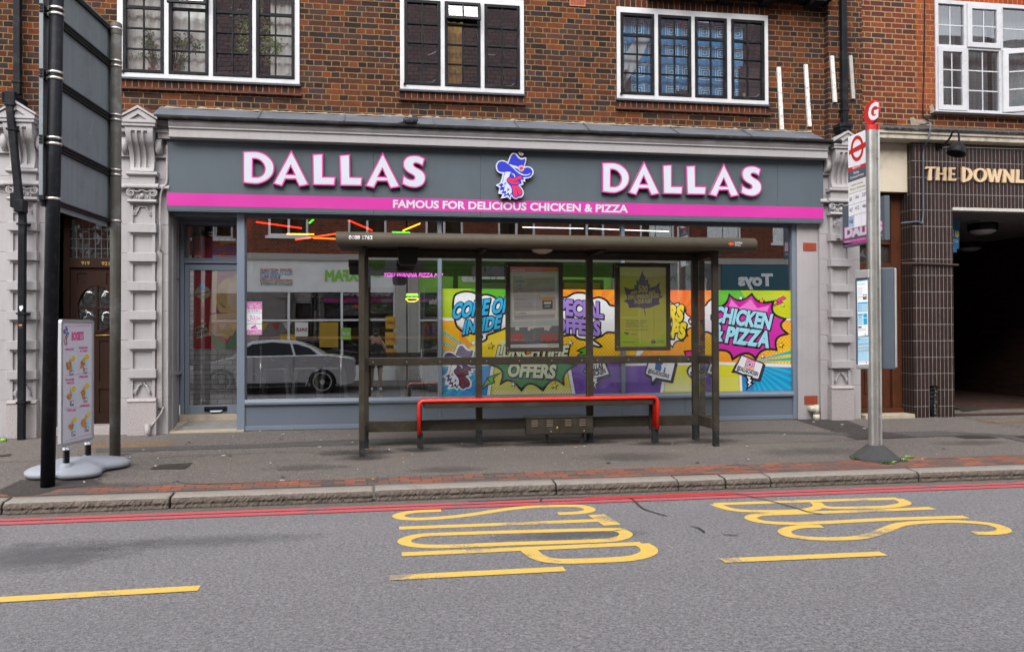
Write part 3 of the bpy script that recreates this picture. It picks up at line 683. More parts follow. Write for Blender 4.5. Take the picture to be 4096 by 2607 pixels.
def casement_window(key, edges, lights=()):
    """white timber frame with black steel casements: edges are the x pairs of the casements"""
    x0, x1 = wx[key]; z0, z1 = W_Z0, W_Z1; cz0, cz1 = z0+.062, z1-.085
    mb = MB(); holes = [[(a, cz0), (b_, cz0), (b_, cz1), (a, cz1)] for a, b_ in edges]
    mb.prism([(x0-.004, z0), (x1+.004, z0), (x1+.004, z1), (x0-.004, z1)], -.022, .10, holes=holes)
    w = mb.build('window', M_wpaint, bld, .004)
    for i, (a, b_) in enumerate(edges):
        mb = MB(); f = .042; yf, yb = -.034, .03; top = cz1
        fan = i in lights
        rows = 4; zz = [cz0+f+(cz1-cz0-2*f)*k/rows for k in range(rows+1)]
        if fan: top = zz[3]+.02
        mb.prism([(a+.003, cz0+.003), (b_-.003, cz0+.003), (b_-.003, top), (a+.003, top)], yf, yb, holes=[[(a+f, cz0+f), (b_-f, cz0+f), (b_-f, top-(f if not fan else .028)), (a+f, top-(f if not fan else .028))]])
        xm = (a+b_)/2; zt = top-(f if not fan else .028)
        mb.box(xm-.009, xm+.009, -.022, .018, cz0+f, zt)
        for k in (1, 2, 3):
            if fan and k == 3: continue
            h = .009 if k < 3 else .02
            for xa, xb in ((a+f, xm-.009), (xm+.009, b_-f)): mb.box(xa, xb, -.020, .016, zz[k]-h, zz[k]+h)
        if fan:
            mb.box(a+.003, a+f, yf, yb, top+.001, cz1-.003); mb.box(b_-f, b_-.003, yf, yb, top+.001, cz1-.003); mb.box(a+f, b_-f, yf, yb, cz1-.03, cz1-.003)
        mb.box(a-.012, a+.02, yf-.018, yf+.01, cz0-.012, cz0+.02) if i == 0 else None
        mb.build('casement', M_black, w, .003)
        gm = MB(); gm.quad((a+f-.004, .004, cz0+f-.004), (b_-f+.004, .004, cz0+f-.004), (b_-f+.004, .004, zt+.004), (a+f-.004, .004, zt+.004)); gm.build('pane', M_glass_up, w)
        if fan:
            t = .30; hx = cz1-.02; hh = hx-(zz[3]+.02)
            U = Vector((1, 0, 0)); V = Vector((0, -math.sin(t), -math.cos(t))); N = V.cross(U)
            o = Vector((a+.006, -.045, hx)); ww = b_-a-.012; fm = MB()
            for xa, xb, va, vb in ((0, ww, 0, .04), (0, ww, hh-.04, hh), (0, .04, .04, hh-.04), (ww-.04, ww, .04, hh-.04), (ww/2-.01, ww/2+.01, .04, hh-.04)):
                fm.obox(o+U*xa+V*va, U*(xb-xa), V*(vb-va), N*.03)
            fm.build('fanlight', M_black, w, .003)
            gm = MB(); q = o+N*.012; gm.quad(q+U*.035+V*.035, q+U*(ww-.035)+V*.035, q+U*(ww-.035)+V*(hh-.035), q+U*.035+V*(hh-.035)); gm.build('pane', M_glass_fan, w)
    mb = MB()
    for i, (a, b_) in enumerate(edges):       # stays and handles
        if i in (0, len(edges)-1):
            mb.tube([(a+.08, .022, cz0+.055), (a+.2, .03, cz0+.05), (b_-.12, .03, cz0+.06), (b_-.07, .03, cz0+.1)], .006, 6)
            mb.tube([((b_-.06) if i == 0 else a+.06, .024, z0+.55), ((b_-.17) if i == 0 else a+.16, .034, z0+.50 if i == 0 else z0+.55)], .008, 6)
    mb.build('stay', M_wpaint, w)
    mb = MB(); mb.extr([(-.045, z0-.006), (.02, z0+.004), (.02, z0-.03), (-.045, z0-.032)], x0-.02, x1+.02); mb.build('sill', M_sill, w, .003)
    mb = MB(); mb.box(x0-.005, x1+.01, -.008, .05, z0-.125, z0-.032); mb.build('soldier_course', M_soldier, w)
    mb = MB(); rg = random.Random(key)
    for r_, (za, zb, yy) in enumerate(((z0-.143, z0-.127, -.040), (z0-.161, z0-.145, -.055))):
        x = x0-.02
        while x < x1+.02:
            ln = .16; j = rg.uniform(-.006, .006)
            mb.box(x, min(x+ln-.004, x1+.03), yy+j, .02, za+rg.uniform(-.002, .002), zb); x += ln
    mb.build('creasing', M_creas, w)
    return w
def ex(c, pairs, y): return [(P(z(c, 0, a, y)).x, P(z(c, 0, b_, y)).x) for a, b_ in pairs]
w3e = ex(2, [(1018, 1335), (1372, 1682), (1716, 2018), (2058, 2370)], 600)
w2e = [(P(z(1, 0, 1395, 500)).x, P(z(1, 0, 1735, 500)).x), (P(z(1, 0, 1775, 500)).x, P(z(1, 0, 2110, 500)).x), (P(z(1, 0, 2148, 500)).x, P(z(2, 0, 72, 500)).x)]
w1e = [(P(z(0, 0, 1160, 500)).x, P(z(0, 0, 1545, 500)).x), (P(z(0, 0, 1590, 500)).x, P(z(0, 0, 1965, 500)).x), (P(z(0, 0, 2007, 500)).x, P(z(0, 0, 2373, 500)).x), (P(z(1, 0, 3, 500)).x, P(z(1, 0, 365, 500)).x)]
casement_window(1, w1e, (1,)); casement_window(2, w2e, (1,)); casement_window(3, w3e)
mb = MB(); mb.box(wx[3][0]-.01, wx[3][1]+.03, -.004, .05, W_Z1+.001, W_Z1+.115); mb.build('soldier_lintel', M_soldier, bld)
mb = MB()   # jettied black timber over the right-hand window
zb = P(z(3, 0, 300, 42)).z
mb.box(P(z(2, 0, 1300, 0)).x, P(z(3, 0, 548, 0)).x-.02, -.30, .0, zb+.0, zb+.3)
for px in ((1340, 1425), (1665, 1770), (2003, 2110), (2408, 2510), (2850, 2958)):
    a, b_ = P(z(2, 0, px[0], 20), -.34).x, P(z(2, 0, px[1], 20), -.34).x; mb.box(a, b_, -.36, -.01, zb-.085, zb-.002)
mb.build('jetty_beam', M_black, bld, .008)
for px, nm in (((540, -40, 690, 58), 0),):
    a, b_ = P(z(2, 0, px[0], 50)), P(z(2, 0, px[2], 50)); mb = MB(); zt, zl = a.z+.10, P(z(2, 0, 600, 62)).z
    hs_ = []; nx, nz = 9, 5
    for i in range(nx):
        for j in range(nz):
            cx = a.x+.012+(b_.x-a.x-.024)*(i+.5)/nx; cz = zl+.015+(zt-zl-.03)*(j+.5)/nz; hs_.append([(cx-.008, cz-.006), (cx+.008, cz-.006), (cx+.008, cz+.006), (cx-.008, cz+.006)])
    mb.prism([(a.x, zl), (b_.x, zl), (b_.x, zt), (a.x, zt)], -.012, .03, holes=hs_); mb.build('air_brick', M_terra, bld)

# lead flashing, black gutter board and moulded cornice over the shop
xL, xR = -2.82, 6.69
rg = random.Random(5)
mb = MB(); k = 90; vs = []
for i in range(k+1):
    x = xL-.03+(xR-.25+.03-xL)*i/k; n_ = rg.uniform(-.008, .008)
    vs += [(x, -.005, 4.575+n_+.02*math.sin(i*.9)*.3), (x, -.05, 4.545+n_*.7), (x, -.26, 4.435+rg.uniform(-.004, .004)), (x, -.37, 4.385+rg.uniform(-.004, .004)), (x, -.372, 4.375)]
mb.add(vs, [(i*5+j, i*5+j+1, (i+1)*5+j+1, (i+1)*5+j) for i in range(k) for j in range(4)], 0, True); mb.build('lead_flashing', M_lead, bld)
mb = MB()
for x in (-1.55, -.45, .75, 1.9, 2.9, 4.2, 5.3): mb.obox((x, -.011, 4.582), (.014, 0, 0), (0, -.36, -.19), (0, -.003, .007))
mb.build('flashing_lap', M_lead, bld)
mb = MB(); k = 120; vs = []
for i in range(k+1):
    x = xL+(xR-xL)*i/k; j = rg.uniform(-.006, .006)
    vs += [(x, -.33, 4.388), (x, -.385+j*.5, 4.385+j*.3), (x, -.395+j, 4.36), (x, -.385+j*.4, 4.332+j), (x, -.30, 4.328)]
mb.add(vs, [(i*5+j, i*5+j+1, (i+1)*5+j+1, (i+1)*5+j) for i in range(k) for j in range(4)], 0, True); mb.build('gutter_board', M_gutt, bld)
cL, cR = -2.66, 6.52
mb = MB(); mb.extr([(-.20, 4.335), (-.335, 4.335), (-.338, 4.312), (-.330, 4.285), (-.314, 4.262), (-.308, 4.252), (-.322, 4.246), (-.324, 4.236), (-.312, 4.230), (-.30, 4.224), (-.30, 4.122), (-.20, 4.115)], cL, cR)
mb.build('cornice', M_render, bld, .004)
mb = MB(); mb.box(xL, xR-.06, -.2, -.002, 4.12, 4.37)
mb.box(6.545, 6.63, -.16, -.002, 4.05, 4.33); mb.build('cornice_backing', M_render, bld)
mb = MB(); vs = []; k = 200
for i in range(k+1):
    x = xL-.02+(6.44-xL)*i/k; hgt = .006+max(0, rg.gauss(.004, .011)); vs += [(x, -.03, 4.566), (x, -.026, 4.572+hgt*.6), (x, -.002, 4.576+hgt)]
mb.add(vs, [(i*3+j, i*3+j+1, (i+1)*3+j+1, (i+1)*3+j) for i in range(k) for j in range(2)], 0, True)
mb.build('mortar_fillet', M_mort, bld)

# ------------------------------------------------------------------ pilasters
def scroll(mb, c, r, turns, sgn, th, m=0):
    pts = []
    for i in range(22):
        t = i/21; a = sgn*(t*turns*2*math.pi)+math.pi/2; rr = r*(1-.82*t); pts.append((c[0]+rr*math.cos(a), c[1]-.006*t, c[2]+rr*math.sin(a)))
    mb.tube(pts, [th*(1-.45*i/21) for i in range(22)], 6, m)
def pilaster(xc, dz=0.0, wl=-.30, wr=.30):
    Z = lambda v: v+dz
    mb = MB()   # jointed wall behind, in blocks
    zz = [.27]+[.75+dz+.376*k for k in range(0, 8)]+[3.60, 4.25]
    zz = [v for i, v in enumerate(zz) if i == 0 or v-zz[i-1] > .12]
    for a, b_ in zip(zz, zz[1:]): mb.box(xc+wl, xc+wr, -.085, .12, a+.003, b_-.003)
    mb.box(xc+wl+.004, xc+wr-.004, -.08, .118, .27, 4.25)
    for a, b_ in ((.75, 3.29),): mb.box(xc-.153, xc+.153, -.125, -.084, Z(a), Z(b_))
    pil = mb.build('pilaster', M_render, bld, .004)
    for k in range(6):
        b0, b1 = 1.011+.3765*k, 1.128+.3765*k
        mb = MB(); mb.box(xc-.176, xc+.176, -.20, -.083, Z(b0), Z(b1)); mb.build('rusticated_band', M_render, pil, .007)
    mb = MB()
    for k in range(-1, 6):
        b0 = (1.128+.3765*k if k >= 0 else .752); b1 = 1.011+.3765*(k+1)
        if k == 5: b1 = 3.26
        for s in (-1, 1): mb.box(xc+s*.153, xc+s*.117, -.155, -.12, Z(b0), Z(b1))
        if k < 5: mb.extr([(-.155, Z(b1)-.02), (-.125, Z(b1)-.045), (-.12, Z(b1)-.001), (-.155, Z(b1)-.001)], xc-.117, xc+.117)
    mb.build('panel_moulding', M_render, pil, .003)
    mb = MB(); mb.box(xc-.18, xc+.18, -.20, -.083, .27, Z(.70)); mb.extr([(-.20, Z(.701)), (-.215, Z(.71)), (-.205, Z(.73)), (-.17, Z(.752)), (-.08, Z(.752)), (-.08, Z(.701))], xc-.176, xc+.176)
    mb.build('plinth', M_plinth, pil, .006)
    mb = MB()   # shell of acanthus at the foot
    for s in (-1, 1):
        for q in range(4):
            a0 = .5+q*.33; r0 = .10-.012*q
            mb.tube(smooth([(xc+s*(.012+.008*q), -.13, Z(.93)-.012*q), (xc+s*(.045+.012*q), -.155, Z(.915)-.02*q), (xc+s*(.062+.008*q), -.15, Z(.86)-.018*q), (xc+s*(.085-.002*q), -.155, Z(.815)-.004*q)], 4, False), [.010]*4+[.012]*4+[.009]*4+[.005], 6)
        scroll(mb, (xc+s*.092, -.14, Z(.83)), .026, 1.1, -s, .010); scroll(mb, (xc+s*.03, -.14, Z(.93)), .02, .8, s, .009)
    mb.build('shell_ornament', M_render, pil)
    mb = MB()
    for s in (-1, 1):
        mb.tube(smooth([(xc, -.135, Z(3.235)), (xc+s*.04, -.14, Z(3.232)), (xc+s*.055, -.14, Z(3.20)), (xc+s*.075, -.14, Z(3.165)), (xc+s*.108, -.14, Z(3.16))], 5, False), .011, 6)
        scroll(mb, (xc+s*.095, -.142, Z(3.15)), .030, 1.3, -s, .011)
    mb.build('swag_ornament', M_render, pil)
    mb = MB()
    mb.extr([(-.20, Z(3.28)), (-.215, Z(3.295)), (-.205, Z(3.31)), (-.185, Z(3.325)), (-.08, Z(3.325)), (-.08, Z(3.28))], xc-.178, xc+.178)
    mb.prism([(xc-.145, Z(3.325)), (xc+.145, Z(3.325)), (xc+.165, Z(3.46)), (xc-.165, Z(3.46))], -.165, -.08)
    for s in (-1, 1):
        scroll(mb, (xc+s*.135, -.19, Z(3.405)), .052, 1.7, -s, .015)
        mb.tube(smooth([(xc+s*.12, -.185, Z(3.455)), (xc+s*.07, -.185, Z(3.425)), (xc+s*.03, -.185, Z(3.43)), (xc, -.19, Z(3.45))], 4, False), .012, 6)
        for q in range(4): mb.ball((xc+s*(.035+.033*q), -.168, Z(3.345)+.012*(q % 2)), .014, .012, .028, 0, 8, 6)
    mb.ball((xc, -.18, Z(3.37)), .028, .028, .035, 0, 10, 7)
    for q in (-1, 0, 1): mb.ball((xc+q*.026, -.18, Z(3.45)), .016, .016, .016, 0, 8, 6)
    mb.build('capital', M_render, pil)
    mb = MB()
    mb.extr([(-.21, Z(3.463)), (-.225, Z(3.475)), (-.225, Z(3.50)), (-.20, Z(3.515)), (-.20, Z(3.53)), (-.05, Z(3.53)), (-.05, Z(3.463))], xc-.205, xc+.205)
    mb.extr([(-.15, Z(3.463)), (-.17, Z(3.475)), (-.17, Z(3.50)), (-.14, Z(3.53)), (-.05, Z(3.53)), (-.05, Z(3.463))], xc+wl-.02, xc+wr+.03)
    mb.box(xc-.155, xc+.155, -.17, -.05, Z(3.53), Z(3.63)); mb.extr([(-.19, Z(3.63)), (-.215, Z(3.645)), (-.215, Z(3.665)), (-.19, Z(3.685)), (-.05, Z(3.685)), (-.05, Z(3.63))], xc-.188, xc+.188)
    mb.build('abacus', M_render, pil, .003)
    mb = MB()   # S-shaped console with three flutes
    prof = smooth([(-.20, Z(3.687)), (-.175, Z(3.78)), (-.185, Z(3.88)), (-.235, Z(3.98)), (-.30, Z(4.06)), (-.335, Z(4.16)), (-.335, Z(4.235))], 4, False)
    taper = lambda zz: .142+.028*(zz-Z(3.687))/.55
    fl = [(-.075, .026), (0, .026), (.075, .026)]
    cuts = [-1.0]
    k = len(prof); rows = []
    for y, zz in prof:
        w = taper(zz); inr = Z(3.73) < zz < Z(4.18); row = [(xc-w, y), (xc-w, y)]
        row = [(xc-w, y)]
        for c, h in fl:
            d = .028 if inr else 0.0
            row += [(xc+c-h, y), (xc+c-h+.006, y+d), (xc+c+h-.006, y+d), (xc+c+h, y)]
        row.append((xc+w, y)); rows.append([(x, yy, zz) for x, yy in row])
    c = len(rows[0])
    for i in range(k-1):
        for j in range(c-1): mb.quad(rows[i][j], rows[i][j+1], rows[i+1][j+1], rows[i+1][j])
        for j in (0, c-1):
            p, q = rows[i][j], rows[i+1][j]; mb.quad(p, q, (q[0], -.05, q[2]), (p[0], -.05, p[2]))
    # soffit lobes at the sides
    for s in (-1, 1): mb.tube([(xc+s*.17, -.12, Z(4.02)), (xc+s*.245, -.12, Z(4.02))], .115, 18)
    mb.box(xc+wl, xc+wr, -.14, -.05, Z(3.885), Z(3.92))
    mb.build('console_bracket', M_render, pil)
    mb = MB()
    mb.box(xc-.20, xc+.20, -.36, -.03, Z(4.236), Z(4.275)); mb.box(xc+wl-.01, xc+wr+.03, -.22, -.03, Z(4.19), Z(4.235)); mb.box(xc+wl-.03, xc+wr+.06, -.26, -.03, Z(4.276), Z(4.33))
    o_ = [(xc-.215, Z(4.276)), (xc+.215, Z(4.276)), (xc+.215, Z(4.315)), (xc, Z(4.455)), (xc-.215, Z(4.315))]
    mb.prism(o_, -.375, -.03, holes=[[(xc-.10, Z(4.315)), (xc+.10, Z(4.315)), (xc, Z(4.385))]]); mb.prism([(xc-.11, Z(4.31)), (xc+.11, Z(4.31)), (xc, Z(4.39))], -.345, -.04)
    for s in (-1, 1): mb.prism([(xc+s*.235, Z(4.318)), (xc+s*.235, Z(4.345)), (xc, Z(4.492)), (xc, Z(4.457))], -.395, -.03)
    mb.build('pediment', M_render, pil, .003)
    return pil
pilaster(-3.015); pilaster(-4.45, 0.0, -.45, .27); pilaster(6.79, .03, -.29, .36)
mb = MB(); mb.quad((-3.33, -.03, 4.40), (-2.70, -.03, 4.40), (-3.0, -.03, 4.56), (-3.02, -.03, 4.56)); mb.box(-3.3, -2.7, -.02, .0, 4.25, 4.5); mb.build('stained_render', M_creas, bld)
# grey trunking and cable beside the middle pilaster
mb = MB(); mb.box(-2.85, -2.785, -.125, .02, .62, 2.67); mb.box(-2.85, -2.775, -.07, .10, .27, 4.1)
mb.tube(smooth([(-2.80, -.14, 2.66), (-2.80, -.15, 3.3), (-2.77, -.16, 3.47), (-2.72, -.16, 3.55), (-2.715, -.15, 3.75), (-2.72, -.14, 4.05)], 5, False), .014, 8)
mb.tube(smooth([(-2.77, -.10, .63), (-2.79, -.15, .55), (-2.86, -.2, .44), (-2.90, -.22, .38)], 4, False), .012, 8)
mb.cyl((-2.93, -.23, .24), (-2.93, -.23, .42), .036, seg=14); mb.build('service_pipe', M_plinth, bld)

# ------------------------------------------------------------------ ground-floor walls, the flats' door
mb = MB()
mb.box(-8, -4.72, -.06, .1, .2, 4.36); mb.box(-4.21, -3.28, -.0, .12, 3.20, 4.40); mb.box(-4.19, -4.13, -.02, .4, .27, 3.2); mb.box(-3.36, -3.30, -.02, .4, .27, 3.2); mb.box(-4.72, -4.13, .11, .3, .2, 4.36); mb.box(-3.36, -2.7, .11, .3, .2, 4.36)
mb.build('ground_floor_wall', M_render, bld)
mb = MB(); mb.box(-4.2, -3.28, -.05, .5, .2, .383); mb.build('doorstep', M_plinth, bld, .008)
fd = MB(); DX0, DX1, DY = -4.13, -3.36, .33
fd.box(DX0, DX0+.075, DY-.03, DY+.06, .384, 3.198); fd.box(DX1-.075, DX1, DY-.03, DY+.06, .384, 3.198); fd.box(DX0+.075, DX1-.075, DY-.035, DY+.06, 2.47, 2.60); fd.box(DX0+.075, DX1-.075, DY-.03, DY+.06, 3.12, 3.198)
door = fd.build('entrance_door', M_wood, bld, .004)
dx0, dx1 = DX0+.078, DX1-.078; dc = (dx0+dx1)/2; oz = 1.93
mb = MB()
oc = [(dc+.02+.235*math.cos(2*math.pi*i/36), oz+.30*math.sin(2*math.pi*i/36)) for i in range(36)]
pans = [(dx0+.09, dx0+.27, 2.08, 2.36)]
def rc(a, b_, c, d): return [(a, c), (b_, c), (b_, d), (a, d)]
lower = [rc(dx0+.09, dc-.05, .95, 1.50), rc(dc+.05, dx1-.09, .95, 1.50), rc(dx0+.09, dc-.05, .52, .85), rc(dc+.05, dx1-.09, .52, .85), rc(dx0+.08, dc-.1, 2.25, 2.40), rc(dc+.14, dx1-.06, 2.25, 2.40)]
mb.prism(rc(dx0, dx1, .386, 2.465), DY, DY+.04, holes=lower+[oc]); mb.box(dx0, dx1, DY+.015, DY+.038, .5, 1.55); mb.box(dx0, dx1, DY+.015, DY+.038, 2.24, 2.42)
mb.box(dc+.02-.014, dc+.02+.014, DY-.005, DY+.03, oz-.3, oz+.3); mb.box(dc+.02-.235, dc+.02+.235, DY-.004, DY+.03, oz-.014, oz+.014)
ring = [(dc+.02+.262*math.cos(2*math.pi*i/36), oz+.33*math.sin(2*math.pi*i/36)) for i in range(36)]
mb.prism(ring, DY-.012, DY+.002, holes=[oc]); mb.build('door_leaf', M_wood, door, .003)
M_bull = glass('bullseye_glass', .10, (.35, .42, .42), .9, .03, 9)
mb = MB(); mb.prism(oc, DY+.018, DY+.024); nb0 = len(mb.v)
for sx in (-1, 1):
    for sz in (-1, 1): mb.lathe([(.085, 0), (.08, .004), (.05, .012), (.0, .016)], (0, 0, 0), 20)
for i, (sx, sz) in enumerate(((-1, -1), (-1, 1), (1, -1), (1, 1))):
    for v in mb.v[nb0+i*80:nb0+(i+1)*80]:
        x, y, h = v; v.x, v.y, v.z = dc+.02+sx*.115+x, DY+.018-h, oz+sz*.14+y*1.15
mb.build('round_window', M_bull, door)
M_leaded = glass('leaded_glass', .10, (.25, .27, .28), .5, .06, 4)
mb = MB(); mb.box(DX0+.07, DX1-.07, DY+.01, DY+.02, 2.60, 3.13); mb.build('fanlight', M_leaded, door)
mb = MB()
for i in range(1, 8): x = DX0+.075+(DX1-DX0-.15)*i/8; mb.box(x-.004, x+.004, DY+.002, DY+.012, 2.60, 3.12)
for i in range(1, 4): zz = 2.60+.52*i/4; mb.box(DX0+.075, DX1-.075, DY+.001, DY+.012, zz-.004, zz+.004)
mb.build('lead_came', M_lead, door)
M_gold = plain('gold_leaf', (.34, .22, .05), .4, .3)
ar = Art((0, DY-.037, 0), (0, -1, 0)); sy = .42525
ar.text('919', z(0, 1, 765, 957), z(0, 1, 843, 959), 33*sy, M_gold, 1, .02); ar.text('921', z(0, 1, 955, 961), z(0, 1, 1030, 963), 33*sy, M_gold, 1, .02); ar.build('door_numbers', door)
mb = MB(); mb.tube([(dx0+.32, DY-.01, 1.565), (dx1-.06, DY-.01, 1.57)], .01, 8); mb.build('handle', M_gold, door)

# ------------------------------------------------------------------ shopfront
SX0, SX1 = -1.864, 6.165
mb = MB()
mb.box(SX0, -1.763, -.01, .09, .285, 3.19)                       # tall mullion beside the door
mb.box(6.10, SX1, -.01, .09, .285, 3.19)
for x0, x1 in ((.822, .874), (3.464, 3.513)): mb.box(x0, x1, -.012, .09, .702, 3.14)
mb.extr([(-.03, .628), (-.035, .66), (-.02, .70), (.09, .70), (.09, .628)], -1.763, 6.10)
mb.box(-1.763, 6.10, .0, .09, .285, .345)
shopf = mb.build('shopfront', M_frameblue, bld, .004)
mb = MB(); mb.box(-1.763, 6.10, .012, .08, .346, .627)
mb.build('stallriser', M_stall, shopf)
mb = MB()
for x in (.848, 3.49): mb.box(x-.022, x+.022, .004, .02, .347, .626)
mb.build('stallriser_batten', M_stall, shopf, .003)
mb = MB(); mb.box(-1.76, 6.10, .0, .09, 3.141, 3.19); mb.box(-1.762, -1.745, .02, .07, .702, 3.14)
for x in (.876, 3.515): mb.box(x, x+.008, .02, .07, .702, 3.14)
mb.build('window_head', M_dframe, shopf)
for a, b_, gm_ in ((-1.75, .822, M_glass_shop), (.884, 3.464, M_glass_print), (3.523, 6.098, M_glass_print)):
    mb = MB(); mb.quad((a, .05, .70), (b_, .05, .70), (b_, .05, 3.141), (a, .05, 3.141)); mb.build('shop_window', gm_, shopf)
# splayed reveal on the left, recessed door
RY = .50
xr = P((712, 1500), RY).x
mb = MB(); a0, b0 = (-2.777, -.02), (xr, RY)
def slab(mb, z0, z1, off0, off1, m=0):
    d = Vector((b0[0]-a0[0], b0[1]-a0[1], 0)).normalized(); nn = Vector((d.y, -d.x, 0))
    A, B = Vector((*a0, 0)), Vector((*b0, 0))
    mb.obox(A+nn*off0+Vector((0, 0, z0)), B-A, nn*(off1-off0), (0, 0, z1-z0), m)
slab(mb, .29, 1.03, -.06, .02); slab(mb, 1.03, 1.075, -.06, .06); slab(mb, 1.075, 3.2, -.06, 0.0)
for zz in (2.28, 2.34): slab(mb, zz, zz+.04, 0, .022)
D_ = Vector((b0[0]-a0[0], b0[1]-a0[1], 0)).normalized(); N_ = Vector((D_.y, -D_.x, 0)); A_ = Vector((*a0, 0)); B_ = Vector((*b0, 0))
for p in (A_, B_-D_*.05): mb.obox(p+Vector((0, 0, 1.08)), D_*.05, N_*.02, (0, 0, 2.1))
mb.build('doorway_reveal', M_render, shopf, .003)
mb = MB(); mb.box(-2.80, -1.8, .0, .9, 3.14, 3.2); mb.box(-1.80, -1.76, .09, RY+.1, .3, 3.14); mb.build('doorway_soffit', M_dframe, shopf)
dfx = lambda px, y=1200: P((px, y), RY).x
zz_ = lambda py, px=850: P((px, py), RY).z
zD0, zD1 = zz_(z(0, 2, 0, 822)[1]), zz_(840+.3896*612)
fx0 = dfx(720); fx1 = SX0+.12
s4 = Zm(640, 840, .3896)
zt0, zt1 = zz_(s4(0, 120)[1]), zz_(s4(0, 495)[1]); zb0, zb1 = zz_(s4(0, 515)[1]), zz_(s4(0, 548)[1])
mb = MB()
mb.box(fx0, dfx(s4(248, 0)[0]), RY, RY+.07, .3, 3.14); mb.box(dfx(s4(248, 0)[0]), fx1, RY, RY+.07, zt0, 3.10); mb.box(dfx(s4(248, 0)[0]), fx1, RY, RY+.07, zb0, zt1)
mb.box(dfx(s4(248, 0)[0]), fx1, RY-.015, RY+.06, zb1, zb0-.004)
gx0 = dfx(s4(300, 0)[0]); gz1 = zz_(s4(0, 617)[1]); gz0 = zz_(z(0, 2, 0, 745)[1]); lx0 = dfx(s4(252, 0)[0])
mb.box(lx0, gx0, RY+.01, RY+.05, zD0, zb1-.012); mb.box(gx0, fx1, RY+.01, RY+.05, gz1, zb1-.012); mb.box(gx0, fx1, RY+.01, RY+.05, zD0, gz0)
sd_ = mb.build('shop_door', M_frameblue, bld, .004)
mb = MB(); mb.quad((gx0-.005, RY+.03, gz0-.005), (fx1, RY+.03, gz0-.005), (fx1, RY+.03, gz1+.005), (gx0-.005, RY+.03, gz1+.005)); mb.quad((lx0, RY+.03, zt1-.005), (fx1, RY+.03, zt1-.005), (fx1, RY+.03, zt0+.01), (lx0, RY+.03, zt0+.01)); mb.build('door_glass', M_glass_door, sd_)
mb = MB(); a, b_ = P(z(0, 2, 1922, 777), RY), P(z(0, 2, 2133, 777), RY); zc0, zc1 = P(z(0, 2, 2000, 798), RY).z, P(z(0, 2, 2000, 757), RY).z
mb.box(a.x, b_.x, RY-.012, RY+.012, zc0, zc1); mb.box(a.x+.02, b_.x-.02, RY-.02, RY, zc0+.02, zc1-.02); mb.build('letterbox', M_black, sd_, .004)
mb = MB(); mb.add([(a.x+.09, RY-.03, zc0-.012), (b_.x-.08, RY-.035, zc0-.01), (b_.x-.05, RY-.012, zc0+.012), (a.x+.07, RY-.012, zc0+.008)], [(0, 1, 2, 3)]); mb.build('junk_mail', M_white, sd_)
M_mat = plain('door_mat', (.20, .19, .185), .95, 0, .3, 6, .5, 90, bm=.8, bs=110)
M_stone = plain('worn_stone', (.38, .32, .24), .8, 0, .25, 6, .15, 90, dirt=(.12, .1, .08), dirt_amt=.5)
mb = MB(); mb.add([(-2.76, .0, .29), (-1.78, .0, .298), (-1.78, RY, .385), (-2.70, RY, .385), (-2.76, .0, .2), (-1.78, .0, .2), (-1.78, RY, .2), (-2.70, RY, .2)], [(0, 1, 2, 3), (0, 1, 5, 4), (1, 2, 6, 5)])
mb.box(-2.78, -1.765, -.06, .0, .25, .30); mb.box(-2.70, -1.78, RY-.04, RY+.08, .30, zD0-.004); mb.build('door_threshold', M_stone, bld)
mb = MB(); mb.add([(-2.68, .07, .31), (-1.80, .07, .312), (-1.80, .45, .386), (-2.58, .45, .386)], [(0, 1, 2, 3)]); mt = mb.build('door_mat', M_mat, None)
mt['label'] = 'grey bristle doormat in the recessed doorway of the takeaway'; mt['category'] = 'doormat'
# grey rendered pier to the right of the shopfront
mb = MB(); mb.box(6.167, 6.52, -.03, .2, .25, 4.36); mb.build('rendered_pier', M_render, bld)
for za, zb in ((2.79, 2.911), (.50, .63)):
    mb = MB(); n_ = 9
    for i in range(n_):
        c = za+(zb-za)*(i+.5)/n_
        for q in range(3): mb.box(6.268+q*.069, 6.268+q*.069+.066, -.04-.004*(i % 2), .0, c-.0045, c+.0045)
    mb.box(6.265, 6.476, -.031, .0, za, zb, 1)
    mb.build('air_brick', [plain('orange_terracotta', (.38, .07, .03), .7, 0, .4, 20), plain('vent_gap', (.04, .012, .01), .9)], bld)
mb = MB(); x_ = P(z(3, 2, 455, 800), -.12).x
mb.cyl((x_, -.12, .27), (x_, -.12, .36), .048, seg=14); mb.cyl((x_, -.12, .36), (x_, -.12, .50), .04, seg=14); mb.ball((x_-.055, -.10, .44), .05, .06, .055); mb.cyl((x_-.05, -.1, .44), (x_-.05, -.0, .44), .045)
mb.build('waste_pipe', plain('cream_plastic', (.50, .46, .36), .5, dirt=(.2, .16, .1), dirt_amt=.5), bld)

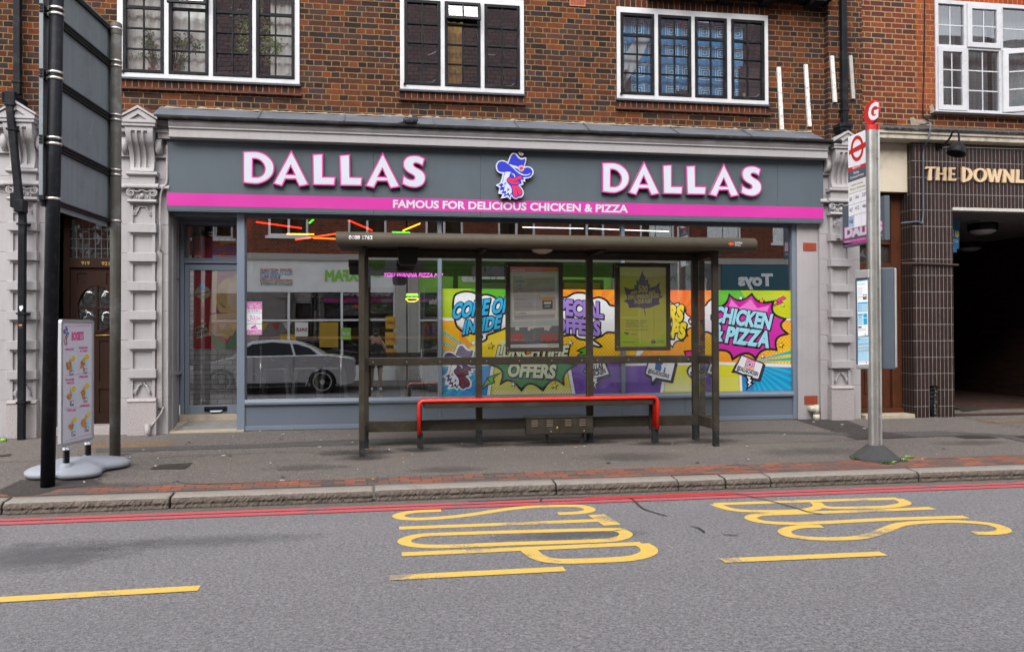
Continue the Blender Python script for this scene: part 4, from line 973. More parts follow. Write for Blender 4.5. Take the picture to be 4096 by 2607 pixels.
# ------------------------------------------------------------------ fascia sign with letters and emblem
FY = -.15
sign = thing('shop_sign', (1.9, FY, 3.2), 'long grey fascia sign with a pink band and raised white capital letters', 'shop sign')
mb = MB()
for a, b_ in ((-2.72, -.062), (-.058, 1.40), (1.403, 3.48), (3.483, 5.80), (5.803, 6.528)): mb.box(a, b_, FY, FY+.09, 3.2, 4.13)
mb.build('sign_panel', M_panel, sign)
mb = MB(); mb.box(-2.7, 6.51, FY+.004, FY+.14, 3.185, 3.2); mb.build('sign_tray', M_dframe, sign)
mb = MB(); mb.quad((-2.719, FY-.002, 3.256), (6.527, FY-.002, 3.256), (6.527, FY-.002, 3.423), (-2.719, FY-.002, 3.423)); mb.build('pink_band', M_pink, sign)
LF = FY-.068
gA, gB = Zm(950, 580, 400/1372), Zm(1330, 580, 400/1372)
LET = {
 'D': (gA, [(75, 90)]+smooth([(120, 87), (200, 85), (290, 92), (380, 125), (450, 182), (492, 245), (508, 315), (495, 390), (455, 450), (400, 495), (330, 525), (270, 540), (180, 535), (120, 528)], 3, False)+[(75, 523)], [(213, 195)]+smooth([(240, 195), (270, 200), (310, 220), (350, 260), (372, 315), (365, 370), (340, 408), (300, 432), (265, 438), (240, 437)], 3, False)+[(211, 435)]),
 'A': (gA, [(738, 68), (985, 550), (845, 575), (795, 475), (660, 475), (613, 570), (483, 535)], [(730, 300), (778, 403), (681, 400)]),
 'L': (gA, [(1028, 128), (1175, 118), (1175, 435), (1348, 437), (1335, 558), (1033, 552)], None),
 'L2': (gB, [(93, 142), (240, 127), (245, 437), (413, 442), (402, 565), (105, 562)], None),
 'A2': (gB, [(688, 102), (932, 577), (793, 600), (748, 502), (618, 502), (572, 595), (447, 565)], [(684, 336), (729, 437), (633, 432)]),
 'S': (gB, [(1272, 187), (1240, 298)]+smooth([(1240, 298), (1190, 268), (1150, 256), (1122, 262), (1125, 285), (1160, 310), (1230, 350), (1270, 400), (1282, 450), (1270, 510), (1230, 560), (1160, 588), (1090, 588), (1020, 570), (950, 540)], 3, False)+smooth([(968, 402), (1010, 442), (1060, 468), (1100, 470), (1120, 455), (1115, 432), (1080, 408), (1030, 380), (990, 340), (968, 290), (970, 230), (1000, 180), (1050, 150), (1120, 140), (1190, 148), (1272, 187)], 3, False)[:-1], None)}
# sharpen the D's straight stem
for key, (st, en) in {'D': (0, 0)}.items():
    o_, h_ = LET['D'][1], LET['D'][2]
M_side = plain('letter_side', (.20, .20, .20), .45, .2, .1)
dxR = P((2408.3, 651.2), LF).x-P((971.9, 606.2), LF).x
dzR = P((2408.3, 651.2), LF).z-P((971.9, 606.2), LF).z
ltrs = []
for key in ('D', 'A', 'L', 'L2', 'A2', 'S'):
    g, out, hole = LET[key]
    o2 = [(P(g(*p), LF).x, P(g(*p), LF).z) for p in out]; h2 = [(P(g(*p), LF).x, P(g(*p), LF).z) for p in hole] if hole else None
    clean = [p for i, p in enumerate(o2) if (Vector(p)-Vector(o2[i-1])).length > 1e-4]; o2 = clean
    mb = MB(); mb.prism(o2, LF, FY-.001, 1, 2, [h2] if h2 else ())
    win = inset(o2, .0165)
    hin = inset(h2, -.0155) if h2 else None
    lp = [[Vector((x, LF-.002, zz)) for x, zz in q] for q in ([win]+([hin] if hin else []))]
    mb.add([v for q in lp for v in q], [tuple(t) for t in tessellate_polygon([[Vector((v.x, v.z, 0)) for v in q] for q in lp])], 0)
    o = mb.build('letter', [M_white, M_hot, M_side], sign); ltrs.append(o)
for o in ltrs:
    c = o.copy(); COL.objects.link(c); c.parent = sign; c.location = o.location+Vector((dxR, 0, dzR)); WORLD[c] = WORLD[o]+Vector((dxR, 0, dzR))
ar = Art((0, FY-.002, 0), (0, -1, 0), .0015)
ar.text('FAMOUS FOR DELICIOUS CHICKEN & PIZZA', z(1, 1, 1288, 418), z(2, 1, 1092, 466), 68*S_, M_white, 1, .034); ar.build('slogan', sign)
# cockerel emblem, cut-out panel with printed layers
ROO = dict(
 base=[(740, 505), (800, 350), (840, 300), (890, 290), (940, 305), (990, 370), (1040, 410), (1085, 410), (1135, 390), (1165, 405), (1168, 450), (1130, 600), (1200, 597), (1270, 620), (1320, 670), (1335, 730), (1320, 790), (1270, 850), (1200, 875), (1135, 882), (1147, 952), (1075, 940), (1105, 1010), (1020, 1045), (1060, 1080), (1100, 1150), (1108, 1230), (1080, 1290), (1040, 1312), (990, 1310), (940, 1345), (890, 1335), (850, 1300), (830, 1270), (808, 1362), (735, 1298), (660, 1320), (585, 1332), (625, 1232), (550, 1225), (525, 1215), (548, 1130), (555, 1080), (475, 1040), (482, 1020), (560, 980), (600, 900), (625, 770), (560, 755), (510, 720), (475, 660), (470, 580), (495, 520), (540, 475), (610, 458), (680, 470)],
 crown=[(755, 545), (820, 370), (850, 330), (890, 322), (930, 345), (980, 410), (1040, 448), (1090, 445), (1140, 425), (1145, 470), (1105, 600), (1080, 640), (1000, 640), (960, 600), (830, 565)],
 body=[(500, 600), (515, 540), (550, 500), (610, 483), (680, 500), (760, 555), (865, 622), (1000, 665), (1100, 640), (1200, 622), (1270, 650), (1308, 720), (1290, 790), (1240, 840), (1170, 850), (1100, 848), (1110, 915), (1040, 905), (1060, 990), (975, 1028), (1030, 1080), (1075, 1150), (1083, 1220), (1050, 1280), (990, 1285), (940, 1322), (900, 1318), (860, 1280), (840, 1230), (810, 1255), (795, 1318), (740, 1250), (700, 1270), (645, 1290), (680, 1215), (600, 1210), (640, 1130), (560, 1150), (585, 1050), (525, 1030), (610, 980), (640, 880), (660, 760), (690, 735), (560, 725), (515, 680)],
 band=[(755, 545), (850, 630), (930, 710), (1000, 765), (1080, 805), (1160, 812), (1230, 795), (1280, 740), (1260, 755), (1200, 785), (1120, 788), (1040, 760), (960, 705), (870, 625), (1000, 668), (1010, 640), (960, 620), (850, 585)],
 face=[(690, 728), (760, 720), (830, 740), (790, 770), (775, 840), (720, 880), (715, 940), (760, 1000), (810, 1060), (835, 1130), (830, 1200), (785, 1260), (760, 1190), (695, 1250), (710, 1150), (650, 1170), (680, 1060), (610, 1075), (650, 1000), (610, 995), (640, 930), (655, 830)],
 eye=[(825, 780), (860, 762), (900, 785), (915, 830), (895, 855), (885, 810), (860, 785)],
 tuft=[(680, 945), (690, 975), (725, 980), (690, 1000), (672, 1040), (668, 985)], tuft2=[(735, 1068), (755, 1110), (790, 1108), (765, 1150), (725, 1165), (742, 1120)],
 beak=[(740, 920), (750, 880), (800, 868), (860, 885), (920, 870), (980, 830), (1040, 825), (1075, 880), (1000, 890), (930, 925), (850, 945), (940, 950), (985, 945), (1015, 990), (930, 1005), (850, 1000), (780, 970)],
 slit=[(790, 925), (800, 908), (825, 912), (840, 935), (900, 945), (960, 930), (1005, 905), (960, 950), (890, 965), (830, 945)],
 wat1=[(835, 1030), (895, 1050), (900, 1095), (945, 1170), (962, 1240), (940, 1285), (905, 1292), (880, 1255), (865, 1140)],
 wat2=[(900, 1035), (960, 1045), (1020, 1100), (1050, 1170), (1055, 1225), (1030, 1258), (1000, 1255), (985, 1190), (950, 1120), (905, 1085)])
def rooster(ar, T_, cols, lay=1, base=True, halo=0):
    blue, red, wht = cols
    q = lambda k: [T_(*p) for p in ROO[k]]
    if base: ar.poly(q('base'), wht, lay)
    for k, c, l_ in (('crown', blue, 1), ('body', blue, 1), ('band', wht, 2), ('face', wht, 2), ('eye', wht, 2), ('tuft', blue, 3), ('tuft2', blue, 3), ('beak', red, 3), ('slit', blue, 4), ('wat1', red, 3), ('wat2', red, 3.3)): ar.poly(q(k), c, lay+l_)
    cx, cy_ = T_(1050, 645); u = (T_(1100, 645)[0]-cx)/50
    ar.star(cx, cy_, 86*u, 52*u, 12, wht, lay+3); ar.star(cx, cy_, 58*u, 36*u, 12, red, lay+4)
rl = Zm(1900, 560, 300/1703)
M_blue = ink('royal_blue_vinyl', (.006, .018, .42)); M_rd = ink('red_vinyl', (.80, .008, .010))
mb = MB(); mb.prism([(P(rl(*p), LF).x, P(rl(*p), LF).z) for p in ROO['base']], LF, FY-.001, 0, 1)
fe = smooth([(985, 290), (1000, 272), (1060, 285), (1098, 310), (1095, 345), (1060, 358), (1010, 335)], 4)
mb.prism([(P(rl(*p), LF).x, P(rl(*p), LF).z) for p in fe], LF, FY-.001, 0, 1)
emb = mb.build('emblem', [M_white, M_side], sign)
ar = Art((0, LF, 0), (0, -1, 0), .0012); rooster(ar, rl, (M_blue, M_rd, M_white), 0, False)
ar.poly([rl(*p) for p in smooth([(1010, 295), (1050, 308), (1078, 325), (1070, 340), (1040, 332)], 4)], M_rd, 1); ar.build('emblem_print', emb)

# ------------------------------------------------------------------ printed window graphics (behind the glass)
C = {k: ink('print_'+k, tuple(min(.72, c_*.80) for c_ in v), .3, .9) for k, v in dict(
 green=(.10, .42, .02), lime=(.36, .52, .01), limed=(.50, .62, .04), orange=(.86, .32, .01), yellow=(.88, .66, .01), yellow2=(.70, .66, .01), red=(.84, .15, .02), white=(.82, .82, .85), black=(.012, .012, .014),
 cyan=(.02, .42, .75), pale=(.32, .66, .80), purple=(.15, .055, .40), purpled=(.10, .035, .30), lilac=(.34, .22, .66), magenta=(.58, .008, .34), pinkl=(.80, .18, .56), blue=(.01, .26, .66), teal=(.0, .46, .60),
 dgreen=(.02, .24, .05), cream=(.66, .74, .48), hatp=(.16, .14, .24), brownred=(.22, .03, .022), navy=(.05, .03, .14), grey=(.35, .36, .38), ored=(.84, .22, .03), hot=(.72, .01, .22), fb=(.03, .10, .32), insta=(.62, .06, .30), ink=(.03, .03, .05), tan=(.55, .42, .30), dkred=(.40, .010, .025), gold=(.70, .45, .06), skin=(.80, .52, .32)).items()}
w2, w3, w4 = Zm(1750, 1100, 700/2146), Zm(2200, 1100, 700/2146), Zm(2700, 1100, 550/1686)
GY = .047
def block_text(ar, t, a, b_, h, m, lay, bold=.05, slant=.22, o=.05, edge=None, up=None, drop=(3, 3)):
    e = edge or C['black']
    ar.text(t, (a[0]+drop[0], a[1]+drop[1]), (b_[0]+drop[0], b_[1]+drop[1]), h, e, lay, bold, slant, up, o)
    ar.text(t, a, b_, h, e, lay+.5, bold, slant, up, o); ar.text(t, a, b_, h, m, lay+1, bold, slant, up)
def blob(ar, pts, fn, fill, lay, w=8, n=5):
    q = smooth([fn(*p) for p in pts], n); ar.poly(inset(q, -w), C['black'], lay); ar.poly(q, fill, lay+1)
def burst(ar, pts, fn, fill, lay, w=9):
    """spiky explosion: points given alternately tip, hollow; the hollows are drawn as curves"""
    q = [fn(*p) for p in pts]; out = []
    for i in range(0, len(q), 2):
        a, m, b_ = q[i], q[(i+1) % len(q)], q[(i+2) % len(q)]
        for j in range(6):
            t = j/6; out.append(tuple((1-t)**2*x+2*t*(1-t)*y+t*t*zz for x, y, zz in zip(a, m, b_)))
    ar.poly(inset(out, -w), C['black'], lay); ar.poly(out, fill, lay+1)
def star5(ar, c, r, fill, lay, sh=2):
    ar.star(c[0]+sh, c[1]+sh*.7, r*1.3, r*.56, 5, C['black'], lay, -80); ar.star(c[0], c[1], r*1.18, r*.52, 5, C['black'], lay+.5, -80); ar.star(c[0], c[1], r, r*.42, 5, fill, lay+1, -80)
def bolt(ar, pts, fn, fill, lay, w=5):
    q = [fn(*p) for p in pts]; ar.poly(inset(q, -w), C['black'], lay); ar.poly(q, fill, lay+1)
def bubble(ar, pts, fn, lay, w=6, sh=(5, 6)):
    q = [fn(*p) for p in pts]; ar.poly([(x+sh[0], y+sh[1]) for x, y in inset(q, -w)], C['ink'], lay); ar.poly(inset(q, -w), C['ink'], lay+.5); ar.poly(q, C['white'], lay+1)

# --- left sheet
L0, L1, T0, T1, B0, B1 = 1767, 2482, 1154, 1159, 1582, 1571
ar = Art((0, GY, 0), (0, -1, 0), .0008, [(L0, T0), (L1, T1), (L1, B1), (L0, B0)])
ar.poly([(L0-5, 1140), (2070, 1140), (2070, 1290), (L0-5, 1290)], C['green'], 0); ar.poly([w2(45, 160), w2(420, 160), w2(300, 530), w2(45, 530)], C['lime'], .3)
ar.poly([(2070, 1140), (2500, 1140), (2500, 1500), (2070, 1500)], C['ored'], 0)
for i in range(7): ar.poly([w2(1980, 420), w2(1000+i*230, 160), w2(1110+i*230, 160)], C['orange'], .3)
ar.poly([(L0-5, 1282), (2070, 1290), (2070, 1460), (L0-5, 1460)], C['orange'], .6); ar.poly([w2(1190, 700), w2(2300, 660), w2(2300, 1100), w2(1190, 1100)], C['orange'], .6)
ar.poly([w2(300, 700), w2(480, 640), w2(900, 640), w2(840, 1080), w2(40, 1080), w2(60, 980), w2(300, 960), w2(420, 860)], C['yellow'], .8)
ar.poly([(L0-5, 1271), (1850, 1274), (1850, 1284), (L0-5, 1282)], C['white'], 1)
ar.dots((L0+4, 1292, 1835, 1420), 11.5, 3.2, C['yellow'], 1.1); ar.dots((L0+4, 1165, 1815, 1268), 11, 2.6, C['limed'], 1.1)
ar.dots(w2(1560, 740)+w2(2250, 1080), 13.5, 4.6, C['yellow'], 1.1, 10)
ar.poly([(L0-5, 1447), (2500, 1436), (2500, 1450), (L0-5, 1466)], C['white'], 1.2)
by = lambda x: 1466-(x-L0)*.022
ar.poly([(L0-5, 1466), (1975, 1462), (1950, 1600), (L0-5, 1600)], C['blue'], .9)
for i in range(9):
    a = -.62+i*.17; cx, cy_ = w2(640, 1080); ar.poly([(cx, cy_), (cx-420*math.cos(a), cy_+420*math.sin(a)+0), (cx-420*math.cos(a+.075), cy_+420*math.sin(a+.075))], C['teal'], 1.0)
ar.poly([w2(690, 1120), w2(1600, 1110), w2(1690, 1500), w2(600, 1500)], C['yellow2'], 1.1)
ar.poly([w2(1600, 1090), w2(2400, 1080), w2(2400, 1500), w2(1690, 1500)], C['purple'], 1.1)
for a, b_, c, d in (((655, 1120), (692, 1120), (642, 1500), (602, 1500)), ((1585, 1110), (1628, 1110), (1700, 1500), (1655, 1500))):
    ar.poly([w2(a[0]-6, a[1]), w2(b_[0]+6, b_[1]), w2(c[0]+6, c[1]), w2(d[0]-6, d[1])], C['black'], 1.3); ar.poly([w2(*a), w2(*b_), w2(*c), w2(*d)], C['white'], 1.6)
ar.dots(w2(690, 1300)+w2(1640, 1480), 11, 3.4, C['white'], 1.35, 8, 0, lambda x, y: min(1, .3+.9*y))
ar.dots(w2(1880, 1260)+w2(2240, 1470), 9.5, 3.2, C['purpled'], 1.35, 8, 0, lambda x, y: min(1, .25+y))
ar.dots(w2(1900, 1230)+w2(2060, 1420), 6.5, 2.5, C['ink'], 1.4, 8, 0, lambda x, y: max(0, 1-abs(x-.45)*1.4-abs(y-.4)*.8))
# COME ON INSIDE cloud
blob(ar, [(205, 330), (230, 250), (330, 215), (430, 225), (520, 265), (590, 250), (680, 275), (760, 330), (880, 300), (930, 400), (900, 520), (850, 620), (780, 660), (700, 690), (600, 730), (590, 780), (545, 800), (560, 740), (460, 710), (330, 690), (250, 620), (225, 540), (205, 440)], w2, C['white'], 2)
ar.poly(smooth([w2(*p) for p in [(235, 600), (300, 640), (420, 690), (600, 700), (780, 640), (840, 600), (770, 655), (600, 722), (420, 705), (290, 665)]], 4), C['grey'], 3.3)
block_text(ar, 'COME ON', w2(170, 530), w2(905, 440), 56, C['cyan'], 4, .045, .20, .05, None, (0.0, -1)); block_text(ar, 'INSIDE', w2(305, 725), w2(765, 645), 50, C['cyan'], 4.2, .045, .20, .05, None, (0.0, -1))
ar.ell(*w2(436, 835), 9, 9, C['black'], 2); ar.ell(*w2(438, 833), 7.5, 7.5, C['white'], 3)
star5(ar, w2(650, 868), 13, C['yellow'], 2.2); star5(ar, w2(1632, 828), 10, C['white'], 2.2); star5(ar, w2(925, 1336), 10, C['white'], 2.2); star5(ar, w2(1432, 1352), 14, C['yellow'], 2.2)
# cockerel, faded
def rT(x, y): return w2(x*.55-195, y*.535+690)
ar.poly([(x-2.5 if x < 1850 else x+2.5, y) for x, y in [rT(*p) for p in ROO['base']]], C['white'], 2.6)
rooster(ar, rT, (C['navy'], C['brownred'], C['white']), 3, True); ar.poly([rT(*p) for p in ROO['crown']], C['hatp'], 7); ar.star(*rT(1050, 645), 15, 9, 10, C['brownred'], 8)
ar.poly([rT(*p) for p in [(300, 660), (420, 590), (560, 570), (640, 590), (640, 660), (400, 700)]], C['hatp'], 2.7)
# SPECIAL OFFERS
blob(ar, [(1500, 330), (1600, 280), (1680, 235), (1780, 230), (1850, 260), (1900, 300), (1980, 285), (2060, 320), (2110, 380), (2190, 400), (2210, 470), (2170, 500), (2240, 560), (2240, 640), (2180, 690), (2080, 690), (2000, 740), (1900, 790), (1990, 868), (1900, 845), (1850, 790), (1740, 770), (1660, 720), (1500, 700)], w2, C['white'], 2)
block_text(ar, 'SPECIAL', w2(1400, 470), w2(2035, 520), 57, C['lilac'], 4, .055, -.06, .045, None, (.06, -1)); block_text(ar, 'OFFERS', w2(1430, 690), w2(1998, 735), 53, C['lilac'], 4.2, .055, -.06, .045, None, (.06, -1))
bolt(ar, [(1815, 885), (1735, 925), (1790, 945), (1730, 985), (1815, 975), (1860, 1000), (1830, 940), (1880, 900)], w2, C['green'], 2)
# LUNCHTIME OFFERS
bolt(ar, [(545, 1395), (610, 1280), (660, 1320), (620, 1260), (790, 1205), (675, 1260), (690, 1310), (600, 1345)], w2, C['green'], 2.4)
burst(ar, [(690, 1100), (860, 1130), (800, 1300), (900, 1220), (1030, 1390), (1120, 1240), (1290, 1390), (1400, 1200), (1530, 1310), (1510, 1180), (1660, 1110), (1500, 1060), (1300, 1000), (1000, 1040)], w2, C['dgreen'], 2.4)
block_text(ar, 'LUNCHTIME', w2(715, 1010), w2(1590, 1000), 44, C['cream'], 5, .05, .22, .05); block_text(ar, 'OFFERS', w2(850, 1235), w2(1440, 1260), 50, C['cream'], 5.2, .05, .12, .05)
ar.poly([w2(740, 1000), w2(790, 800), w2(840, 800), w2(800, 1000)], C['cream'], 5.1)
bubble(ar, [(1800, 1180), (1880, 1060), (2040, 1060), (2100, 1210), (1930, 1260)], w2, 2.6)
ar.text('#DALLAS', w2(1812, 1195), w2(2035, 1140), 20, C['ink'], 5, .06, .1); ar.text('CHICKEN', w2(1845, 1255), w2(2065, 1200), 20, C['ink'], 5, .06, .1)
bolt(ar, [(1910, 1260), (1960, 1270), (1945, 1300), (1965, 1310), (1930, 1345), (1960, 1410), (1915, 1345), (1935, 1320), (1905, 1305)], w2, C['white'], 3, 4)
g1 = ar.build('window_graphic'); g1['label'] = 'comic style window print inviting people inside, behind the two poster cases'; g1['category'] = 'window graphic'; g1['group'] = 'comic window prints'
# --- right sheet
L0, L1, T0, T1, B0, B1 = 2500, 3166, 1159, 1162.5, 1571, 1561
ar = Art((0, GY, 0), (0, -1, 0), .0008, [(L0, T0), (L1, T1), (L1, B1), (L0, B0)])
ar.poly([(2490, 1150), (2858, 1150), (2858, 1300), (2490, 1300)], C['red'], 0)
for i in range(8): ar.poly([w3(1560, 560), w3(900+i*165, 170), w3(960+i*165, 170)], C['ored'], .3)
ar.poly([(2858, 1150), (3180, 1150), (3180, 1290), (2858, 1290)], C['green'], 0); ar.poly([w4(800, 185), w4(1450, 185), w4(1450, 560), w4(1050, 560)], C['lime'], .3)
ar.dots(w4(860, 195)+w4(1430, 530), 10.5, 4.2, C['yellow2'], 1, 9, 0, lambda x, y: max(0, min(1, x*1.2)))
ar.poly([(2490, 1296), (3180, 1280), (3180, 1470), (2490, 1470)], C['orange'], .5)
ar.dots(w4(880, 570)+w4(1430, 1085), 13, 5.6, C['yellow'], 1, 10, 0, lambda x, y: max(0, min(1, x*.9+y*.55-.3)))
ar.dots(w4(300, 880)+w4(470, 985), 9, 3.4, C['yellow'], 1); ar.dots(w3(900, 930)+w3(1100, 985), 10, 3.6, C['yellow'], 1)
ar.poly([(2490, 1289), (3180, 1272), (3180, 1282), (2490, 1300)], C['black'], .8); ar.poly([(2490, 1290), (3180, 1273), (3180, 1281), (2490, 1299)], C['white'], 1.1)
ar.poly([(2490, 1451), (2872, 1447), (3180, 1458), (3180, 1469), (2872, 1458), (2490, 1463)], C['white'], 1.2)
ar.poly([(2490, 1463), w3(1400, 1090), w3(1390, 1520), (2490, 1600)], C['purple'], 1); ar.poly([w3(1400, 1090), w4(800, 1105), w4(830, 1520), w3(1370, 1520)], C['yellow2'], 1)
ar.poly([w4(800, 1115), w4(1460, 1135), w4(1460, 1500), w4(820, 1500)], C['blue'], 1)
for i in range(11):
    a = -.25+i*.155; cx, cy_ = w4(900, 1060); ar.poly([(cx, cy_), (cx+330*math.cos(a), cy_+330*math.sin(a)), (cx+330*math.cos(a+.07), cy_+330*math.sin(a+.07))], C['teal'], 1.1)
ar.poly([w4(1450, 1090), w4(1450, 1130), w4(525, 1098), w4(525, 1068)], C['white'], 1.4)
for fn, a, b_, c, d in ((w3, (1390, 1180), (1425, 1180), (1385, 1480), (1345, 1480)), (w4, (782, 1190), (818, 1190), (832, 1480), (795, 1480))):
    ar.poly([fn(a[0]-4, a[1]), fn(b_[0]+4, b_[1]), fn(c[0]+4, c[1]), fn(d[0]-4, d[1])], C['black'], 1.5); ar.poly([fn(*a), fn(*b_), fn(*c), fn(*d)], C['white'], 1.8)
ar.dots(w3(1400, 1120)+w3(1740, 1420), 10.5, 3.4, C['white'], 1.4, 8, 0, lambda x, y: min(1, .2+.9*y)); ar.dots(w4(540, 1250)+w4(780, 1420), 10, 1.6, C['white'], 1.4)
ar.dots(w3(940, 1190)+w3(1340, 1430), 9.5, 3.2, C['purpled'], 1.4, 8, 0, lambda x, y: min(1, .2+y))
for bx in (w3(1180, 1240)+w3(1480, 1420), w4(300, 1240)+w4(520, 1420), w4(830, 1220)+w4(1060, 1410)): ar.dots(bx, 6.5, 2.7, C['ink'], 1.9, 8, 0, lambda x, y: max(0, 1-abs(x-.45)*1.5-abs(y-.35)*.9))
# BURGERS / WRAPS
burst(ar, [(1330, 420), (1400, 440), (1475, 330), (1510, 380), (1575, 345), (1590, 430), (1660, 430), (1640, 480), (1720, 520), (1650, 560), (1740, 630), (1640, 660), (1680, 740), (1590, 740), (1620, 800), (1530, 780), (1500, 870), (1440, 780), (1330, 800), (1350, 600)], w3, C['white'], 2, 5)
block_text(ar, 'BURGERS', w3(900, 540), w3(1625, 560), 58, C['yellow'], 4.5, .07, .12, .05); block_text(ar, 'WRAPS', w3(1060, 745), w3(1655, 765), 55, C['yellow'], 4.7, .07, .12, .05)
ar.poly([w3(1050, 990), w3(1070, 900), w3(1170, 900), w3(1100, 990)], C['white'], 2)
bolt(ar, [(125, 940), (235, 930), (295, 880), (435, 848), (310, 905), (335, 940), (240, 985), (140, 990)], w4, C['hot'], 3)
# CHICKEN & PIZZA burst
burst(ar, [(340, 575), (470, 560), (500, 420), (650, 400), (675, 270), (790, 390), (938, 255), (1010, 390), (1188, 340), (1130, 500), (1325, 545), (1230, 620), (1350, 712), (1180, 740), (1228, 900), (1050, 860), (988, 1000), (880, 880), (715, 1010), (690, 880), (500, 910), (440, 820), (340, 770), (420, 680)], w4, C['magenta'], 3)
ar.poly([w4(*p) for p in [(660, 385), (690, 300), (790, 400), (930, 300), (1010, 405), (1160, 370), (1130, 450), (880, 430)]], C['pinkl'], 4.3); ar.poly([w4(*p) for p in [(370, 590), (450, 570), (440, 680), (400, 720)]], C['pinkl'], 4.3)
def tw(t, pts, h, up, m, lay, bold=.05): block_text(ar, t, w4(*pts[0]), w4(*pts[1]), h, m, lay, bold, .0, .05, None, up)
tw('CHICKEN', [(455, 560), (1165, 660)], 58, (.22, -1), C['pale'], 6); tw('PIZZA', [(610, 815), (1155, 885)], 60, (.22, -1), C['pale'], 6.3); tw('&', [(430, 790), (590, 800)], 62, (.15, -1), C['pale'], 6.1, .06)
star5(ar, w4(806, 282), 8, C['white'], 4); star5(ar, w4(1062, 314), 11, C['orange'], 4); star5(ar, w4(1325, 374), 5, C['white'], 4); star5(ar, w4(1297, 856), 11, C['yellow'], 4); star5(ar, w4(1072, 994), 8, C['white'], 4)
bolt(ar, [(1185, 388), (1270, 330), (1230, 310), (1330, 262), (1360, 285), (1290, 320), (1320, 335)], w4, C['hot'], 4, 2)
# handles
bubble(ar, [(1215, 1060), (1530, 1080), (1480, 1290), (1300, 1255), (1255, 1305), (1250, 1240), (1175, 1205)], w3, 2.4)
ar.poly([w3(1300, 1040), w3(1430, 1065), w3(1410, 1195), w3(1285, 1160)], C['fb'], 4); ar.text('f', w3(1345, 1180), w3(1410, 1192), 42, C['white'], 5, .05, .1)
ar.text('@DALLASCHICKENUK', w3(1200, 1190), w3(1458, 1265), 15, C['ink'], 5, .04)
ar.poly(smooth([w4(*p) for p in [(140, 1180), (180, 1110), (300, 1070), (450, 1090), (535, 1150), (500, 1240), (380, 1275), (330, 1300), (365, 1370), (310, 1330), (300, 1280), (190, 1260)]], 4), C['ink'], 2.4)
ar.poly(smooth([w4(*p) for p in [(165, 1185), (200, 1120), (300, 1085), (430, 1095), (500, 1150), (480, 1215), (380, 1250), (320, 1290), (335, 1340), (315, 1310), (300, 1265), (200, 1245)]], 4), C['white'], 3.4)
ar.poly([w4(300, 1060), w4(380, 1060), w4(372, 1150), w4(305, 1165)], C['cyan'], 4); ar.ell(*w4(325, 1100), 12, 10, C['white'], 4.5)
ar.text('@DALLASCHICKENUK', w4(190, 1235), w4(500, 1165), 15, C['ink'], 5, .04)
bubble(ar, [(820, 990), (1075, 1090), (1020, 1270), (930, 1250), (735, 1165)], w4, 2.4); ar.poly([w4(*p) for p in [(690, 1195), (755, 1060), (735, 1165), (770, 1205)]], C['black'], 2.3)
q = [w4(*p) for p in [(880, 1020), (990, 1055), (960, 1172), (848, 1135)]]; ar.poly(q, C['purple'], 4); ar.poly([q[0], q[1], tuple((a+b_)/2 for a, b_ in zip(q[1], q[2])), tuple((a+b_)/2 for a, b_ in zip(q[0], q[3]))], C['insta'], 4.3); ar.poly([q[3], q[2], tuple((a*.6+b_*.4) for a, b_ in zip(q[2], q[1])), tuple((a*.8+b_*.2) for a, b_ in zip(q[3], q[0]))], C['ored'], 4.5)
c_ = w4(918, 1096); ar.ell(*c_, 9.5, 9.5, C['white'], 5, 16, .68); qi = inset(q, 4); ar.poly(qi, C['white'], 5, [inset(qi, 2.3)]); ar.ell(*w4(950, 1070), 1.8, 1.8, C['white'], 5)
ar.text('@DALLASCHICKEN', w4(755, 1155), w4(1010, 1240), 16, C['ink'], 5, .045)
bolt(ar, [(880, 1235), (930, 1250), (915, 1275), (940, 1290), (915, 1325), (940, 1330), (895, 1375), (910, 1330), (890, 1320), (905, 1285)], w4, C['white'], 5, 6)
g2 = ar.build('window_graphic'); g2['label'] = 'comic style window print with a magenta burst, at the right end of the shopfront'; g2['category'] = 'window graphic'; g2['group'] = 'comic window prints'
